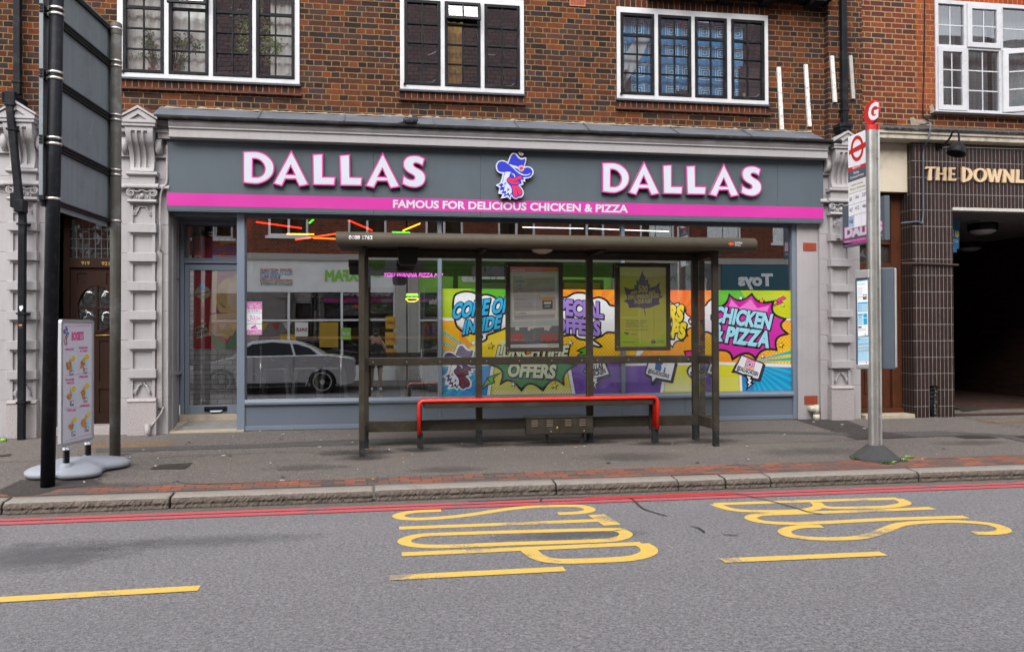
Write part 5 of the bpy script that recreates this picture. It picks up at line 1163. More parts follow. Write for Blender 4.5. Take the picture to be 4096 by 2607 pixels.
# --- three small stickers by the door post
x0 = 700+868*.32619; s5 = Zm(700, 840, 700/2146)
for (ya, yb, nm, lab) in ((1125, 1258, 'cards', 'pink and white card payment sticker, top one of three beside the shop door'), (1262, 1392, 'halal', 'white sticker with pink Arabic script, in the middle of a column of three'), (1398, 1528, 'camera', 'pink and white security camera sticker, lowest of three beside the shop door')):
    ar = Art((0, .045, 0), (0, -1, 0), .0008)
    q = [s5(870, ya), s5(1066, ya), s5(1066, yb), s5(870, yb)]; ar.poly(q, C['white'], 0)
    if nm == 'cards':
        ar.poly([s5(873, ya+3), s5(1063, ya+3), s5(1063, 1214), s5(873, 1214)], C['magenta'], 1)
        for i, t in enumerate(('WE ACCEPT ALL', 'MAJOR CREDIT', '& DEBIT CARDS')): ar.text(t, s5(883, 1158+i*22), s5(1054, 1158+i*22), 4.6, C['white'], 2, .03)
        ar.text('VISA', s5(884, 1242), s5(924, 1242), 4.5, C['fb'], 2, .03, .2)
        for i, c in enumerate(('cyan', 'hot', 'purple', 'orange')): ar.ell(*s5(945+i*30, 1235), 3.6, 2.8, C[c], 2, 12)
    elif nm == 'halal':
        [ar.line([s5(*p) for p in smooth(q, 4, False)], w_, C['magenta'], 2) for q, w_ in (([(990, 1322), (1012, 1316), (1042, 1334), (1008, 1340), (975, 1342), (952, 1338), (938, 1290)], 1.9), ([(962, 1288), (975, 1318), (968, 1338)], 1.9), ([(922, 1286), (932, 1330), (922, 1354), (900, 1356), (892, 1338)], 2.1))]; ar.text('HALAL', s5(932, 1376), s5(1002, 1376), 4, C['magenta'], 2, .01)
    else:
        ar.poly([s5(873, 1470), s5(1063, 1470), s5(1063, yb-3), s5(873, yb-3)], C['magenta'], 1)
        ar.poly([s5(925, 1440), s5(990, 1405), s5(1000, 1428), s5(940, 1460)], C['magenta'], 1); ar.poly([s5(960, 1450), s5(1010, 1440), s5(1010, 1462), s5(1000, 1462), s5(1000, 1452), s5(965, 1460)], C['magenta'], 1.4)
        ar.text('CCTV CAMERAS', s5(882, 1496), s5(1056, 1496), 4.6, C['white'], 2, .03); ar.text('IN OPERATION', s5(886, 1519), s5(1052, 1519), 4.6, C['white'], 2, .03)
    o = ar.build('sticker'); o['label'] = lab; o['category'] = 'sticker'; o['group'] = 'stickers beside the shop door'
# --- dark red printed sheets inside the door
ar = Art((0, RY+.05, 0), (0, -1, 0), .0008)
u3 = Zm(0, 1304, S_); k3 = Zm(700, 840, 700/2146)
ar.poly([k3(232, 745), (978, 1083), (978, 1397), u3(1812, 215)], C['dkred'], 0)
for a, b_ in (((455, 745), (520, 745)),): ar.poly([k3(*a), k3(*b_), k3(500, 1260), k3(430, 1260)], C['skin'], 1)
ar.poly(smooth([k3(*p) for p in [(520, 960), (600, 860), (700, 830), (790, 830), (800, 1290), (640, 1260), (540, 1240), (500, 1100)]], 4), C['gold'], 1); ar.poly([k3(665, 890), k3(800, 880), k3(800, 1240), k3(700, 1240), k3(640, 1130)], C['skin'], 2)
for i in range(6): ar.line(smooth([k3(520+i*18, 960), k3(560+i*14, 1020+i*20), k3(540+i*14, 1120+i*12), k3(590+i*10, 1200)], 4, False), 1.2, C['black'], 3)
ar.poly([k3(430, 1280), k3(800, 1260), u3(2220, 90), u3(1960, 90)], C['skin'], 1.4)
ar.poly([u3(1975, 50), u3(2130, 180), u3(2225, 20), u3(2225, 210), u3(2030, 215)], C['dgreen'], 2); ar.poly([u3(2055, 40), u3(2140, 130), u3(2200, 30)], C['gold'], 3)
ar.ell(*k3(340, 1010), 32, 26, C['tan'], 1.2); ar.poly([k3(300, 1060), k3(380, 1060), k3(345, 1140)], C['tan'], 1.2); ar.poly([k3(300, 905), k3(368, 900), k3(370, 985), k3(305, 990)], C['blue'], 2); ar.text('@DALLASCHICKENUK', k3(262, 1045), k3(430, 1005), 6.5, C['ink'], 2, .04)
ar.poly([k3(245, 1450), k3(375, 1375), u3(1965, 90), u3(1850, 120)], C['tan'], 1.2); ar.text('#DALLAS', u3(1845, 55), u3(1955, 5), 12, C['ink'], 2, .06); ar.text('CHICKEN', u3(1852, 100), u3(1955, 60), 12, C['ink'], 2, .06)
MWB = masonry('white_brick_print', 'running', .20, .068, .009, [(.40, .40, .40), (.33, .33, .33), (.44, .44, .44)], (.16, .16, .16), bump_s=.3)
ar.poly([u3(1785, 215), u3(2330, 215), u3(2330, 748), u3(1785, 748)], MWB, 0); ar.poly([k3(180, 745), k3(232, 745), u3(1812, 215), u3(1785, 215)], MWB, 0)
o = ar.build('door_poster'); o['label'] = 'dark red printed sheet inside the glass of the takeaway door'; o['category'] = 'poster'
ar = Art((0, RY+.05, 0), (0, -1, 0), .0008)
ar.poly([s4(352, 262), s4(800, 310), s4(800, 497), s4(340, 497)], C['dkred'], 0); ar.poly(smooth([s4(*p) for p in [(560, 370), (620, 380), (700, 350), (800, 360), (800, 495), (530, 495), (545, 440)]], 3), C['purpled'], 1)
ar.text('HELLO', s4(570, 495), s4(830, 495), 27, C['ink'], 2, .06); ar.text('HELLO', s4(572, 494), s4(828, 494), 25, C['dkred'], 3, .02)
for i in range(3): ar.ell(*s4(640+i*60, 330), 12, 15, C['gold'], 1)
o = ar.build('door_poster'); o['label'] = 'dark red greeting print behind the fanlight over the takeaway door'; o['category'] = 'poster'

# ------------------------------------------------------------------ inside the shop
mb = MB(); mb.quad((-1.9, .1, .31), (6.1, .1, .31), (6.1, 6.8, .31), (-1.9, 6.8, .31)); mb.quad((-2.7, RY+.08, .31), (-1.9, RY+.08, .31), (-1.9, 6.8, .31), (-2.7, 6.8, .31)); mb.build('shop_floor', plain('grey_lino', (.10, .095, .09), .5), bld)
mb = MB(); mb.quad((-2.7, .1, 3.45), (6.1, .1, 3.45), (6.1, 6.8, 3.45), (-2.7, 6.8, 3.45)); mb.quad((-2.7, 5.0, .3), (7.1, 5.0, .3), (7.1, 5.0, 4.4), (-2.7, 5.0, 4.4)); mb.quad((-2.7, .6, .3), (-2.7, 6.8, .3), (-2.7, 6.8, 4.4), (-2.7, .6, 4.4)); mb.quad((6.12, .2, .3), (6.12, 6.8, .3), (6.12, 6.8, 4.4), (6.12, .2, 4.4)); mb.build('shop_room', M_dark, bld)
CY = .38
a, b_ = P((1000, 1352), CY), P((1755, 1352), CY); zc = a.z
ct = thing('counter_shelf', ((a.x+b_.x)/2, CY, .31), 'narrow pine eating shelf on chrome legs behind the shop window', 'counter')
mb = MB(); mb.box(a.x, b_.x, CY, CY+.35, zc-.018, zc+.018); mb.build('shelf_top', plain('pine', (.55, .28, .10), .5, streak=0), ct, .004)
for px in (1042, 1364, 1686):
    x = P((px, 1400), CY+.06).x; mb = MB(); mb.cyl((x, CY+.06, .31), (x, CY+.06, zc-.018), .022, seg=14); mb.lathe([(.09, .31), (.09, .318), (.03, .33)], (x, CY+.06, 0), 18); mb.build('leg', plain('chrome', (.7, .7, .7), .12, 1.0, .02), ct)
M_tolix = plain('grey_steel_stool', (.30, .31, .33), .35, .6)
for i, px in enumerate((1105, 1225, 1335, 1560, 1660)):
    c = P((px, 1480), .95); st = thing('bar_stool', (c.x, .95, .31), ('grey metal bar stool nearest the shop door', 'second grey metal bar stool from the shop door', 'grey metal bar stool just left of the shelter post, behind the glass', 'grey metal bar stool behind the glass, under the neon burger', 'grey metal bar stool beside the comic window print')[i], 'bar stool', 'metal bar stools at the window shelf')
    mb = MB(); mb.box(c.x-.16, c.x+.16, .79, 1.11, 1.06, 1.085); mb.build('seat', M_tolix, st, .01)
    for sx in (-1, 1):
        for sy_ in (-1, 1):
            mb = MB(); mb.obox((c.x+sx*.14-.02, .95+sy_*.14-.01, 1.06), (.04, 0, 0), (0, .025, 0), (sx*.08, sy_*.08, -.75)); mb.build('leg', M_tolix, st)
NEON = [((1024, 888), (1207, 913), 'red'), ((1236, 893), (1270, 864), 'green'), ((1147, 936), (1256, 937), 'amber'), ((1181, 959), (1343, 935), 'scarlet'), ((1253, 952), (1350, 956), 'orange'), ((1391, 880), (1489, 922), 'red'), ((1577, 880), (1848, 886), 'green'), ((1611, 923), (1681, 894), 'amber'), ((1569, 929), (1640, 931), 'green')]
NC = {'red': (1, .02, .005), 'green': (.05, 1, .02), 'amber': (1, .42, .01), 'scarlet': (1, .05, .01), 'orange': (1, .12, .01)}
NM = {k: glow('neon_'+k, v, 1.9) for k, v in NC.items()}
NL = ['long sloping red neon tube behind the glass near the shop door', 'short slanting green neon tube hanging from the ceiling', 'level amber neon tube over the left end of the bus shelter', 'scarlet neon tube crossing an orange one beside the shelter roof', 'orange neon tube ending at the corner of the shelter roof', 'red neon tube sloping down to the right, by the shelter roof', 'long level green neon tube under the pink slogan', 'slanting amber neon tube below the long green one', 'stub of green neon tube just showing over the shelter roof']
for (a, b_, k), lab in zip(NEON, NL):
    A, B = P(a, 1.3), P(b_, 1.3); mb = MB(); mb.cyl(A, B, .0105, seg=10)
    o = mb.build('neon_tube', NM[k]); o['label'] = lab; o['category'] = 'neon tube'; o['group'] = 'neon tubes inside the shop'
LED = glow('white_led', (.9, .95, 1), .9)
for (a, b_), lab in zip((((2090, 909), (2334, 914)), ((2355, 914), (2478, 919)), ((2498, 920), (2676, 926))), ('long white strip light inside, left of the gap', 'short white strip light between two longer ones', 'white strip light inside, right of the window mullion')):
    mb = MB(); A, B = P(a, 1.6), P(b_, 1.6); mb.cyl(A, B, .008, seg=8); o = mb.build('strip_light', LED); o['label'] = lab; o['category'] = 'strip light'; o['group'] = 'white strip lights inside the shop'
NY = .55
def neon_text(t, p0, p1, h):
    """letters as thin tubes: the glyph outline skeleton is near enough a tube at this stroke"""
    vs, fs, a, b_ = glyphs(t); e = Vector((p1[0]-p0[0], p1[1]-p0[1])); mb = MB(); q = []
    for x, y, zz in vs:
        yy = y/CAP*h; pp = Vector(p0)+e*((x-a)/(b_-a))+Vector((.25*yy, -yy)); q.append(P((pp.x, pp.y), NY))
    mb.add(q, fs); k = len(q); mb.add([v+Vector((0, .012, 0)) for v in q], fs); return mb
NM['pink'] = glow('neon_pink', (1, .12, .85), 1.1); NM['yellow'] = glow('neon_yellow', (1, .75, .02), 1.2)
o = neon_text('YOU WANNA PIZZA ME?', z(1, 1, 1197, 1068), z(1, 1, 1752, 1073), 36*S_).build('neon_sign', NM['pink']); o['label'] = 'pink neon sign in slanting capitals hanging inside the window'; o['category'] = 'neon sign'
nb = thing('neon_burger', P(z(1, 1, 1468, 1300), NY), 'yellow and green neon sign shaped like a burger', 'neon sign')
q = lambda x, y: tuple(P(z(1, 1, x, y), NY))
mb = MB(); mb.tube([q(1415, 1232), q(1520, 1232)], .006, 8); mb.tube([Vector(v) for v in smooth([q(1415, 1272), q(1522, 1272), q(1515, 1290), q(1490, 1302), q(1440, 1302), q(1420, 1290)], 4)], .006, 8, closed=True); mb.build('bun', NM['yellow'], nb)
mb = MB(); mb.tube([Vector(v) for v in smooth([q(1414, 1240), q(1430, 1252), q(1448, 1238), q(1466, 1254), q(1485, 1238), q(1503, 1252), q(1524, 1240)], 4, False)], .006, 8); mb.build('lettuce', NM['green'], nb)
# curtains and plants behind the upper windows
def curtain(x0, x1, y, z0, z1, m, lab, amp=.03, pitch=.11, grp=None, name='curtain'):
    mb = MB(); k = max(8, int((x1-x0)/.02)); vs = []
    for i in range(k+1):
        x = x0+(x1-x0)*i/k; yy = y+amp*math.sin(2*math.pi*x/pitch)+amp*.5*math.sin(2*math.pi*x/(pitch*2.7)+1); vs += [(x, yy, z0), (x, yy*1.0+.01, z1)]
    mb.add(vs, [(2*i, 2*i+2, 2*i+3, 2*i+1) for i in range(k)], 0, True)
    o = mb.build(name, m); o['label'] = lab; o['category'] = 'curtain'
    if grp: o['group'] = grp
    return o
M_cur = plain('pale_curtain', (.84, .83, .79), .9, 0, .12, 5, .06, 150, streak=.3)
curtain(w1e[0][0]-.05, w1e[1][1]+.05, .135, W_Z0-.1, W_Z1, M_cur, 'long pale curtain behind the two left casements of the plant window', .015, .12, 'pale curtains of the plant window')
curtain(w1e[3][0]+.17, w1e[3][1]+.05, .135, W_Z0-.1, W_Z1, M_cur, 'narrow pale curtain drawn aside at the right end of the plant window', .015, .10, 'pale curtains of the plant window')
def blue_mat():
    m, n, l, b = nt('blue_print_curtain'); p = posn(n); sp = n.new('ShaderNodeSeparateXYZ'); l.new(p, sp.inputs[0])
    fx = math_n(n, l, 'ABSOLUTE', math_n(n, l, 'SUBTRACT', math_n(n, l, 'FRACT', math_n(n, l, 'DIVIDE', sp.outputs[0], .26)), .5))
    fz = math_n(n, l, 'ABSOLUTE', math_n(n, l, 'SUBTRACT', math_n(n, l, 'FRACT', math_n(n, l, 'DIVIDE', sp.outputs[2], .31)), .5))
    d = math_n(n, l, 'MAXIMUM', fx, math_n(n, l, 'MULTIPLY', fz, 1.15))
    c = ramp(n, l, d, [(0, (.06, .30, .62)), (.08, (.50, .75, .8)), (.12, (.05, .27, .58)), (.20, (.52, .76, .82)), (.25, (.05, .28, .60)), (.32, (.54, .78, .8)), (.36, (.06, .31, .64))], 'CONSTANT')
    mp = n.new('ShaderNodeMapping'); mp.inputs['Scale'].default_value = (14, 14, .3); l.new(p, mp.inputs[0])
    f = noise(n, l, mp.outputs[0], 1.0, 4).outputs[0]
    k = n.new('ShaderNodeVectorMath'); k.operation = 'SCALE'; l.new(c, k.inputs[0]); l.new(math_n(n, l, 'ADD', math_n(n, l, 'MULTIPLY', f, 2.2), .1), k.inputs['Scale']); l.new(k.outputs[0], b.inputs['Base Color']); b.inputs['Roughness'].default_value = .8; return m
MBL = blue_mat()
curtain(wx[3][0]+.02, wx[3][1]-.33, .13, W_Z0-.1, W_Z1, MBL, 'blue curtain with pale square spirals in the right-hand window', .016, .17)
mb = MB(); mb.add([P(p, .106) for p in (z(2, 0, 1040, 890), z(2, 0, 1040, 820), z(2, 0, 1180, 620), z(2, 0, 1300, 360), z(2, 0, 1180, 330), z(2, 0, 1060, 520))], [(0, 1, 2, 3, 4, 5)]); o = mb.build('draped_sheet', plain('pale_sheet', (.66, .74, .82), .9, streak=.3)); o['label'] = 'pale sheet draped slantwise behind the right-hand casement window'; o['category'] = 'sheet'
for (a, b_, lab, y) in ((z(2, 0, 2135, 625), z(2, 0, 2330, 935), 'dark cabinet back standing on the sill of the right-hand window', .11), (z(2, 0, 1545, 840), z(2, 0, 1650, 930), 'small black box standing on the sill among the blue curtains', .11), (z(2, 0, 1042, 640), z(2, 0, 1118, 900), 'grey panel propped in the corner of the blue curtain window', .112)):
    A, B = P(a, y), P(b_, y); mb = MB(); mb.box(A.x, B.x, y, y+.02, W_Z0+.01, A.z); mb.box(A.x+.02, B.x-.02, y-.006, y, W_Z0+.04, A.z-.03); o = mb.build('storage_box', plain('dull_box', (.05, .048, .05), .8)); o['label'] = lab; o['category'] = 'box'
mb = MB(); A = P(z(2, 0, 2182, 900), .1); mb.cyl((A.x, .1, W_Z0+.0), (A.x, .1, A.z+.02), .022, seg=12); mb.lathe([(.022, 0), (.026, .004), (.022, .01)], (A.x, .1, A.z+.02), 12); o = mb.build('candle', plain('wax', (.5, .40, .2), .6)); o['label'] = 'stubby cream candle on the sill of the blue curtain window'; o['category'] = 'candle'
curtain(w2e[1][0], (w2e[1][0]+w2e[1][1])/2+.02, .14, W_Z0-.1, W_Z1-.3, plain('ochre_cloth', (.36, .21, .03), .9, streak=.4), 'narrow ochre cloth hanging in the middle casement window', .02, .1)
def leafs(mb, c, r, n, ln, rg, drop=.3, m=0):
    for _ in range(n):
        p = Vector(c)+Vector((rg.gauss(0, r[0]), rg.gauss(0, r[1]), rg.gauss(0, r[2])))
        d = Vector((rg.uniform(-1, 1), rg.uniform(-1, .6), rg.uniform(-1, 1)-drop)).normalized(); s_ = d.cross(Vector((rg.uniform(-.3, .3), -1, rg.uniform(-.3, .3)))).normalized(); q = ln*rg.uniform(.6, 1.25)
        mb.add([p, p+d*q*.45+s_*q*.22, p+d*q, p+d*q*.45-s_*q*.22], [(0, 1, 2, 3)], m)
def potted(x, zt, y, h, pts, label, leaf, ln, pot=True):
    t = thing('pot_plant', (x, y, W_Z0), label, 'plant', 'pot plants in the left window'); rg = random.Random(label)
    mb = MB()
    for (px, pz, rx, rz, n) in pts: leafs(mb, (px, y, pz), (rx, .022, rz), n, ln, rg)
    mb.build('foliage', leaf, t)
    mb = MB()
    for (px, pz, rx, rz, n) in pts: mb.tube(smooth([(x, y, zt), ((x+px)/2+.02, y, (zt+pz)/2), (px, y, pz)], 4, False), .007, 5)
    mb.build('stem', M_wood2, t)
    if pot: mb = MB(); mb.lathe([(.0, .0), (.035, 0), (.05, .13), (.056, .13), (.056, .155), (.048, .155), (.045, .13), (0, .12)], (x, y, W_Z0+.005), 20); mb.build('pot', M_terra, t)
def wp(c, x, y): v = P(z(c, 0, x, y), .2); return v.x, v.z
a = wp(0, 1430, 420); potted(a[0]+.03, W_Z0+.14, .105, .4, [(*wp(0, 1420, 350), .03, .04, 70), (*wp(0, 1440, 430), .05, .03, 90), (*wp(0, 1400, 450), .03, .03, 50), (*wp(0, 1380, 545), .06, .03, 40), (*wp(0, 1480, 560), .05, .05, 50)], 'jade plant with a leaning stem in the first casement from the left', M_leaf, .035)
a = wp(0, 1690, 480); potted(wp(0, 1650, 600)[0], W_Z0+.15, .105, .4, [(*wp(0, 1680, 400), .05, .04, 120), (*wp(0, 1740, 430), .04, .03, 80), (*wp(0, 1640, 440), .03, .04, 60), (*wp(0, 1860, 450), .03, .03, 50), (*wp(0, 1800, 380), .02, .03, 40), (*wp(0, 1720, 560), .03, .04, 50), (*wp(0, 1720, 640), .04, .03, 30)], 'bushy dark jade plant in the second casement from the left', M_leaf, .038)
potted(wp(0, 2350, 690)[0]+.02, W_Z0+.16, .105, .8, [(*wp(0, 2280, 180), .05, .05, 60), (*wp(0, 2310, 270), .05, .05, 60), (*wp(0, 2320, 400), .04, .05, 70), (*wp(0, 2270, 490), .04, .03, 50), (*wp(1, 50, 100), .02, .08, 30), (*wp(1, 80, 250), .04, .08, 70), (*wp(1, 110, 420), .06, .06, 120), (*wp(1, 70, 480), .04, .04, 60), (*wp(1, 215, 470), .04, .05, 45), (*wp(1, 100, 560), .05, .05, 40)], 'tall weeping fig with bright leaves between the dark right-hand casements', M_leaf2, .045)

# ================================================================== bus shelter
SY, SF = -1.47, -2.06
M_brown = plain('brown_enamel', (.040, .034, .025), .42, .1, .22, 4, .12, 120, dirt=(.10, .09, .075), dirt_amt=.5, dirt_scale=5, streak=.2)
M_roofb = plain('weathered_roof_rail', (.072, .060, .042), .6, .1, .3, 3, .14, 90, dirt=(.05, .042, .03), dirt_amt=.8, dirt_scale=4, bm=.12, bs=60)
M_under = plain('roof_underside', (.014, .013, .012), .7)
M_foot = plain('scuffed_foot', (.018, .019, .019), .7, 0, .5, 8, .4, 60, dirt=(.12, .11, .1), dirt_amt=.5, dirt_scale=20)
she = thing('bus_shelter', (1.95, -1.6, pav(-1.6)), 'dark brown bus shelter with glass back and rounded roof edge', 'bus shelter')
PT = 2.56
posts = [(-.148, SY, .036), (1.2135, SY, .0385), (2.6035, SY, .0405), (3.99, SY, .041), (-.182, SF, .032), (4.060, -1.94, .036)]
for i, (x, y, h) in enumerate(posts):
    mb = MB(); g0 = pav(y); mb.box(x-h, x+h, y-.035, y+.035, g0+.19, PT)
    o = mb.build('post', M_brown, she, .006)
    mb = MB(); mb.box(x-h+.002, x+h-.002, y-.033, y+.033, g0-.05, g0+.192); mb.build('post_foot', M_foot, o, .006)
bays = [(-.112, 1.175), (1.252, 2.563), (2.644, 3.949)]
for a, b_ in bays:
    for z0, z1, yy in ((2.485, 2.57, .03), (1.19, 1.285, .03), (.40, .53, .03)):
        mb = MB(); mb.box(a-.002, b_+.002, SY-yy, SY+yy, z0, z1); r_ = mb.build('rail', M_brown, she, .006)
        if z0 == 1.19:
            mb = MB()
            for t in (.04, .35, .66, .95): x = a+(b_-a)*t; mb.cyl((x, SY-.034, 1.235), (x, SY-.028, 1.235), .007, seg=8)
            mb.build('screw', M_steel, r_)
    for z0, z1 in ((.53, 1.19), (1.285, 2.485)):
        mb = MB(); mb.quad((a, SY, z0), (b_, SY, z0), (b_, SY, z1), (a, SY, z1)); mb.build('glass_panel', M_glass_sh, she)
for xx, ya, yb in ((4.03, -1.90, SY-.036), (-.166, SF+.034, SY-.036)):
    for z0, z1 in ((1.19, 1.285), (.40, .53), (2.485, 2.57)): mb = MB(); mb.box(xx-.02, xx+.02, ya, yb, z0, z1); mb.build('rail', M_brown, she, .005)
    if xx > 0:
        for z0, z1 in ((.53, 1.19), (1.285, 2.485)): mb = MB(); mb.quad((xx, ya, z0), (xx, yb, z0), (xx, yb, z1), (xx, ya, z1)); mb.build('glass_panel', M_glass_sh, she)
RX0, RX1, RYc, RZc, RR = -.46, 4.47, -2.18, 2.622, .078
mb = MB(); mb.tube([(RX0, RYc, RZc), (RX0+.012, RYc, RZc), (RX1-.012, RYc, RZc), (RX1, RYc, RZc)], [RR-.01, RR, RR, RR-.01], 28); fr = mb.build('roof_rail', M_roofb, she)
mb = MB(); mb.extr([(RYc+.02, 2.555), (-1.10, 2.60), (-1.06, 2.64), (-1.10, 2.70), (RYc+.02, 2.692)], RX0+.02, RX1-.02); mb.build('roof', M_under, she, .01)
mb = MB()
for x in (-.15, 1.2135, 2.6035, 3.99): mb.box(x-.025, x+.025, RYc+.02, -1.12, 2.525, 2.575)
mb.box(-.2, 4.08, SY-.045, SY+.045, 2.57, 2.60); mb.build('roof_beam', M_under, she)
def on_rail(ar):      # wrap flat lettering round the rail
    for v in ar.mb.v:
        dz = max(-RR*.98, min(RR*.98, v.z-RZc)); off = RYc-RR-v.y; v.y = RYc-math.sqrt(RR*RR-dz*dz)-off
    return ar
ar = Art((0, RYc-RR, 0), (0, -1, 0), .0015); ar.text('0108 1762', z(1, 1, 873, 717), z(1, 1, 1097, 719), 34*S_, C['white'], 1, .02); on_rail(ar).build('stop_number', fr)
ar = Art((0, RYc-RR, 0), (0, -1, 0), .0012); ar.poly([z(2, 1, 2032, 738), z(2, 1, 2182, 738), z(2, 1, 2184, 786), z(2, 1, 2032, 786)], C['hatp'], .6); ar.ell(*z(2, 1, 2062, 762), 9.5, 6.5, C['red'], 1.4, 20, .6); ar.poly([z(2, 1, 2036, 757), z(2, 1, 2088, 757), z(2, 1, 2088, 766), z(2, 1, 2036, 766)], C['red'], 2)
ar.text('London', z(2, 1, 2099, 757), z(2, 1, 2164, 760), 8, C['white'], 2, .015); ar.text('Buses', z(2, 1, 2099, 778), z(2, 1, 2150, 780), 7, C['white'], 2, .015); on_rail(ar).build('roundel_badge', fr)
# bench
M_benchr = plain('red_enamel', (.62, .016, .005), .25, 0, .06, 4, .04, 60, dirt=(.35, .02, .012), dirt_amt=.35)
ben = thing('perch_bench', (1.93, -1.66, pav(-1.66)), 'narrow red perching bench with bent down ends in the bus shelter', 'bench')
bx0, bx1, bz = .475, 3.395, .778
def hoop(x0, x1, zt, zb, r):
    return [(x0, -1.655, zb), (x0, -1.655, zt-r)]+[(x0+r-r*math.cos(R(a)), -1.655, zt-r+r*math.sin(R(a))) for a in (18, 36, 54, 72, 90)]+[(x1-r+r*math.sin(R(a)), -1.655, zt-r+r*math.cos(R(a))) for a in (0, 18, 36, 54, 72)]+[(x1, -1.655, zt-r), (x1, -1.655, zb)]
mb = MB(); mb.sweep(hoop(bx0, bx1, bz, .385, .055), .098, .0215); mb.build('seat', M_benchr, ben)
mb = MB(); mb.box(bx0+.06, bx1-.06, -1.735, -1.53, bz-.085, bz-.024); mb.build('under_frame', M_brown, ben, .004)
for x in (bx0+.012, bx1-.012): mb = MB(); mb.box(x-.026, x+.026, -1.552, -1.50, .36, bz-.03); mb.build('rear_post', M_brown, ben, .004)
for x in (bx0+.012, bx1-.012): mb = MB(); mb.box(x-.034, x+.034, -1.70, -1.61, pav(-1.66)-.03, .40); mb.build('leg', M_foot, ben, .006)
# electrical box under the bench
eb = thing('electrical_box', (2.19, -1.5, pav(-1.5)), 'low brown louvred electrical box under the red bench', 'electrical box')
mb = MB(); e0, e1 = 1.772, 2.612; mb.box(e0, e1, -1.61, -1.505, .335, .535); mb.box(e0-.01, e1+.01, -1.625, -1.50, .536, .553); body = mb.build('case', M_brown, eb, .005)
for k in range(2):
    a = e0+.006+k*.415; mb = MB(); mb.box(a, a+.409, -1.618, -1.609, .345, .53); d_ = mb.build('door', M_brown, eb, .003)
    mb = MB()
    for cx in ((a+.10), (a+.285)) if k == 0 else ((a+.10), (a+.28)):
        for q in range(4): mb.extr([(-1.617, .435+q*.022), (-1.628, .438+q*.022), (-1.617, .452+q*.022)], cx-.04, cx+.04)
    mb.build('louvre', plain('rusty_brown', (.10, .075, .055), .7, 0, .3, 20), d_); mb = MB(); mb.cyl((a+.30, -1.622, .375), (a+.30, -1.617, .375), .009, seg=10); mb.build('lock', M_steel, d_)
ar = Art((0, -1.620, 0), (0, -1, 0)); c_ = z(2, 2, 425, 950); ar.poly([(c_[0]-4, c_[1]+4), (c_[0]+4, c_[1]+4), (c_[0], c_[1]-4)], C['yellow'], 1); ar.poly([(c_[0]-.7, c_[1]+2.6), (c_[0]+.7, c_[1]+2.6), (c_[0], c_[1]-2)], C['black'], 2); ar.build('warning_sign', eb)
mb = MB(); mb.tube(smooth([(2.03, -1.55, .34), (2.05, -1.55, .28), (2.08, -1.54, pav(-1.54)-.02)], 4, False), .017, 10); mb.tube(smooth([(2.50, -1.55, .34), (2.49, -1.55, .29), (2.47, -1.55, pav(-1.55)-.02)], 4, False), .017, 10); mb.build('conduit', M_foot, eb)
# loudspeaker and lamp under the roof
lsx0, lsx1 = .225, .46
mb = MB(); mb.prism([(lsx0+.01, 2.40), (lsx0+.03, 2.365), (lsx1-.03, 2.365), (lsx1-.01, 2.40), (lsx1, 2.56), (lsx0, 2.56)], -1.95, -1.75); sp_ = mb.build('loudspeaker', M_under, None, .006); sp_['label'] = 'black box loudspeaker hanging under the shelter roof'; sp_['category'] = 'loudspeaker'
mb = MB(); mb.lathe([(.0, -.045), (.05, -.042), (.10, -.025), (.125, 0), (.13, .015), (.0, .015)], (1.943, -1.8, 2.565), 24); lm_ = mb.build('ceiling_lamp', plain('pinkish_diffuser', (.45, .40, .42), .3)); lm_['label'] = 'shallow round lamp showing just below the shelter roof edge'; lm_['category'] = 'lamp'
# poster cases
pa_, pb_ = Zm(1900, 1000, 500/1742), Zm(2400, 1000, 500/992)
def case(fn, o4, i4, label):
    Yf = -1.525
    q = [P(fn(*p), Yf) for p in o4]; x0, x1 = (q[0].x+q[3].x)/2, (q[1].x+q[2].x)/2; z1, z0 = (q[0].z+q[1].z)/2, (q[2].z+q[3].z)/2
    w = [P(fn(*p), Yf) for p in i4]; u0, u1 = (w[0].x+w[3].x)/2, (w[1].x+w[2].x)/2; t1, t0 = (w[0].z+w[1].z)/2, (w[2].z+w[3].z)/2
    t = thing('poster_case', ((x0+x1)/2, -1.5, z0), label, 'poster case', 'poster cases on the shelter back')
    mb = MB(); mb.prism([(x0, z0), (x1, z0), (x1, z1), (x0, z1)], Yf-.012, -1.477, holes=[[(u0, t0), (u1, t0), (u1, t1), (u0, t1)]]); mb.build('frame', M_brown, t, .004)
    mb = MB()
    for x in (x0+.018,):
        for zz in (z0+.05, z1-.05): mb.cyl((x, Yf-.017, zz), (x, Yf-.011, zz), .006, seg=8)
    mb.build('screw', M_steel, t)
    mb = MB(); mb.quad((u0, Yf+.002, t0), (u1, Yf+.002, t0), (u1, Yf+.002, t1), (u0, Yf+.002, t1)); mb.build('cover', glass('case_cover', .045, (.98, .98, .97), .05, .012), t)
    return t, Yf+.016
K = {k: ink('poster_'+k, tuple(min(.9, c_*1.9) for c_ in v)) for k, v in dict(red=(.52, .07, .05), sea=(.34, .40, .39), cream=(.50, .46, .43), grey=(.33, .32, .32), dk=(.07, .08, .09), mid=(.14, .15, .16), bus=(.62, .07, .045), blue=(.05, .22, .42), amber=(.55, .24, .04), white=(.62, .62, .62), lime=(.40, .40, .06), limel=(.50, .50, .20), leaf=(.09, .075, .13), tx=(.08, .08, .08), limed=(.30, .42, .03)).items()}
t, Yp_ = case(pa_, [(425, 171), (1220, 172), (1232, 1412), (435, 1420)], [(487, 232), (1165, 237), (1175, 1357), (495, 1362)], 'brown framed case with a red and grey bus information poster')
ar = Art((0, Yp_, 0), (0, -1, 0), .0008); f = pa_
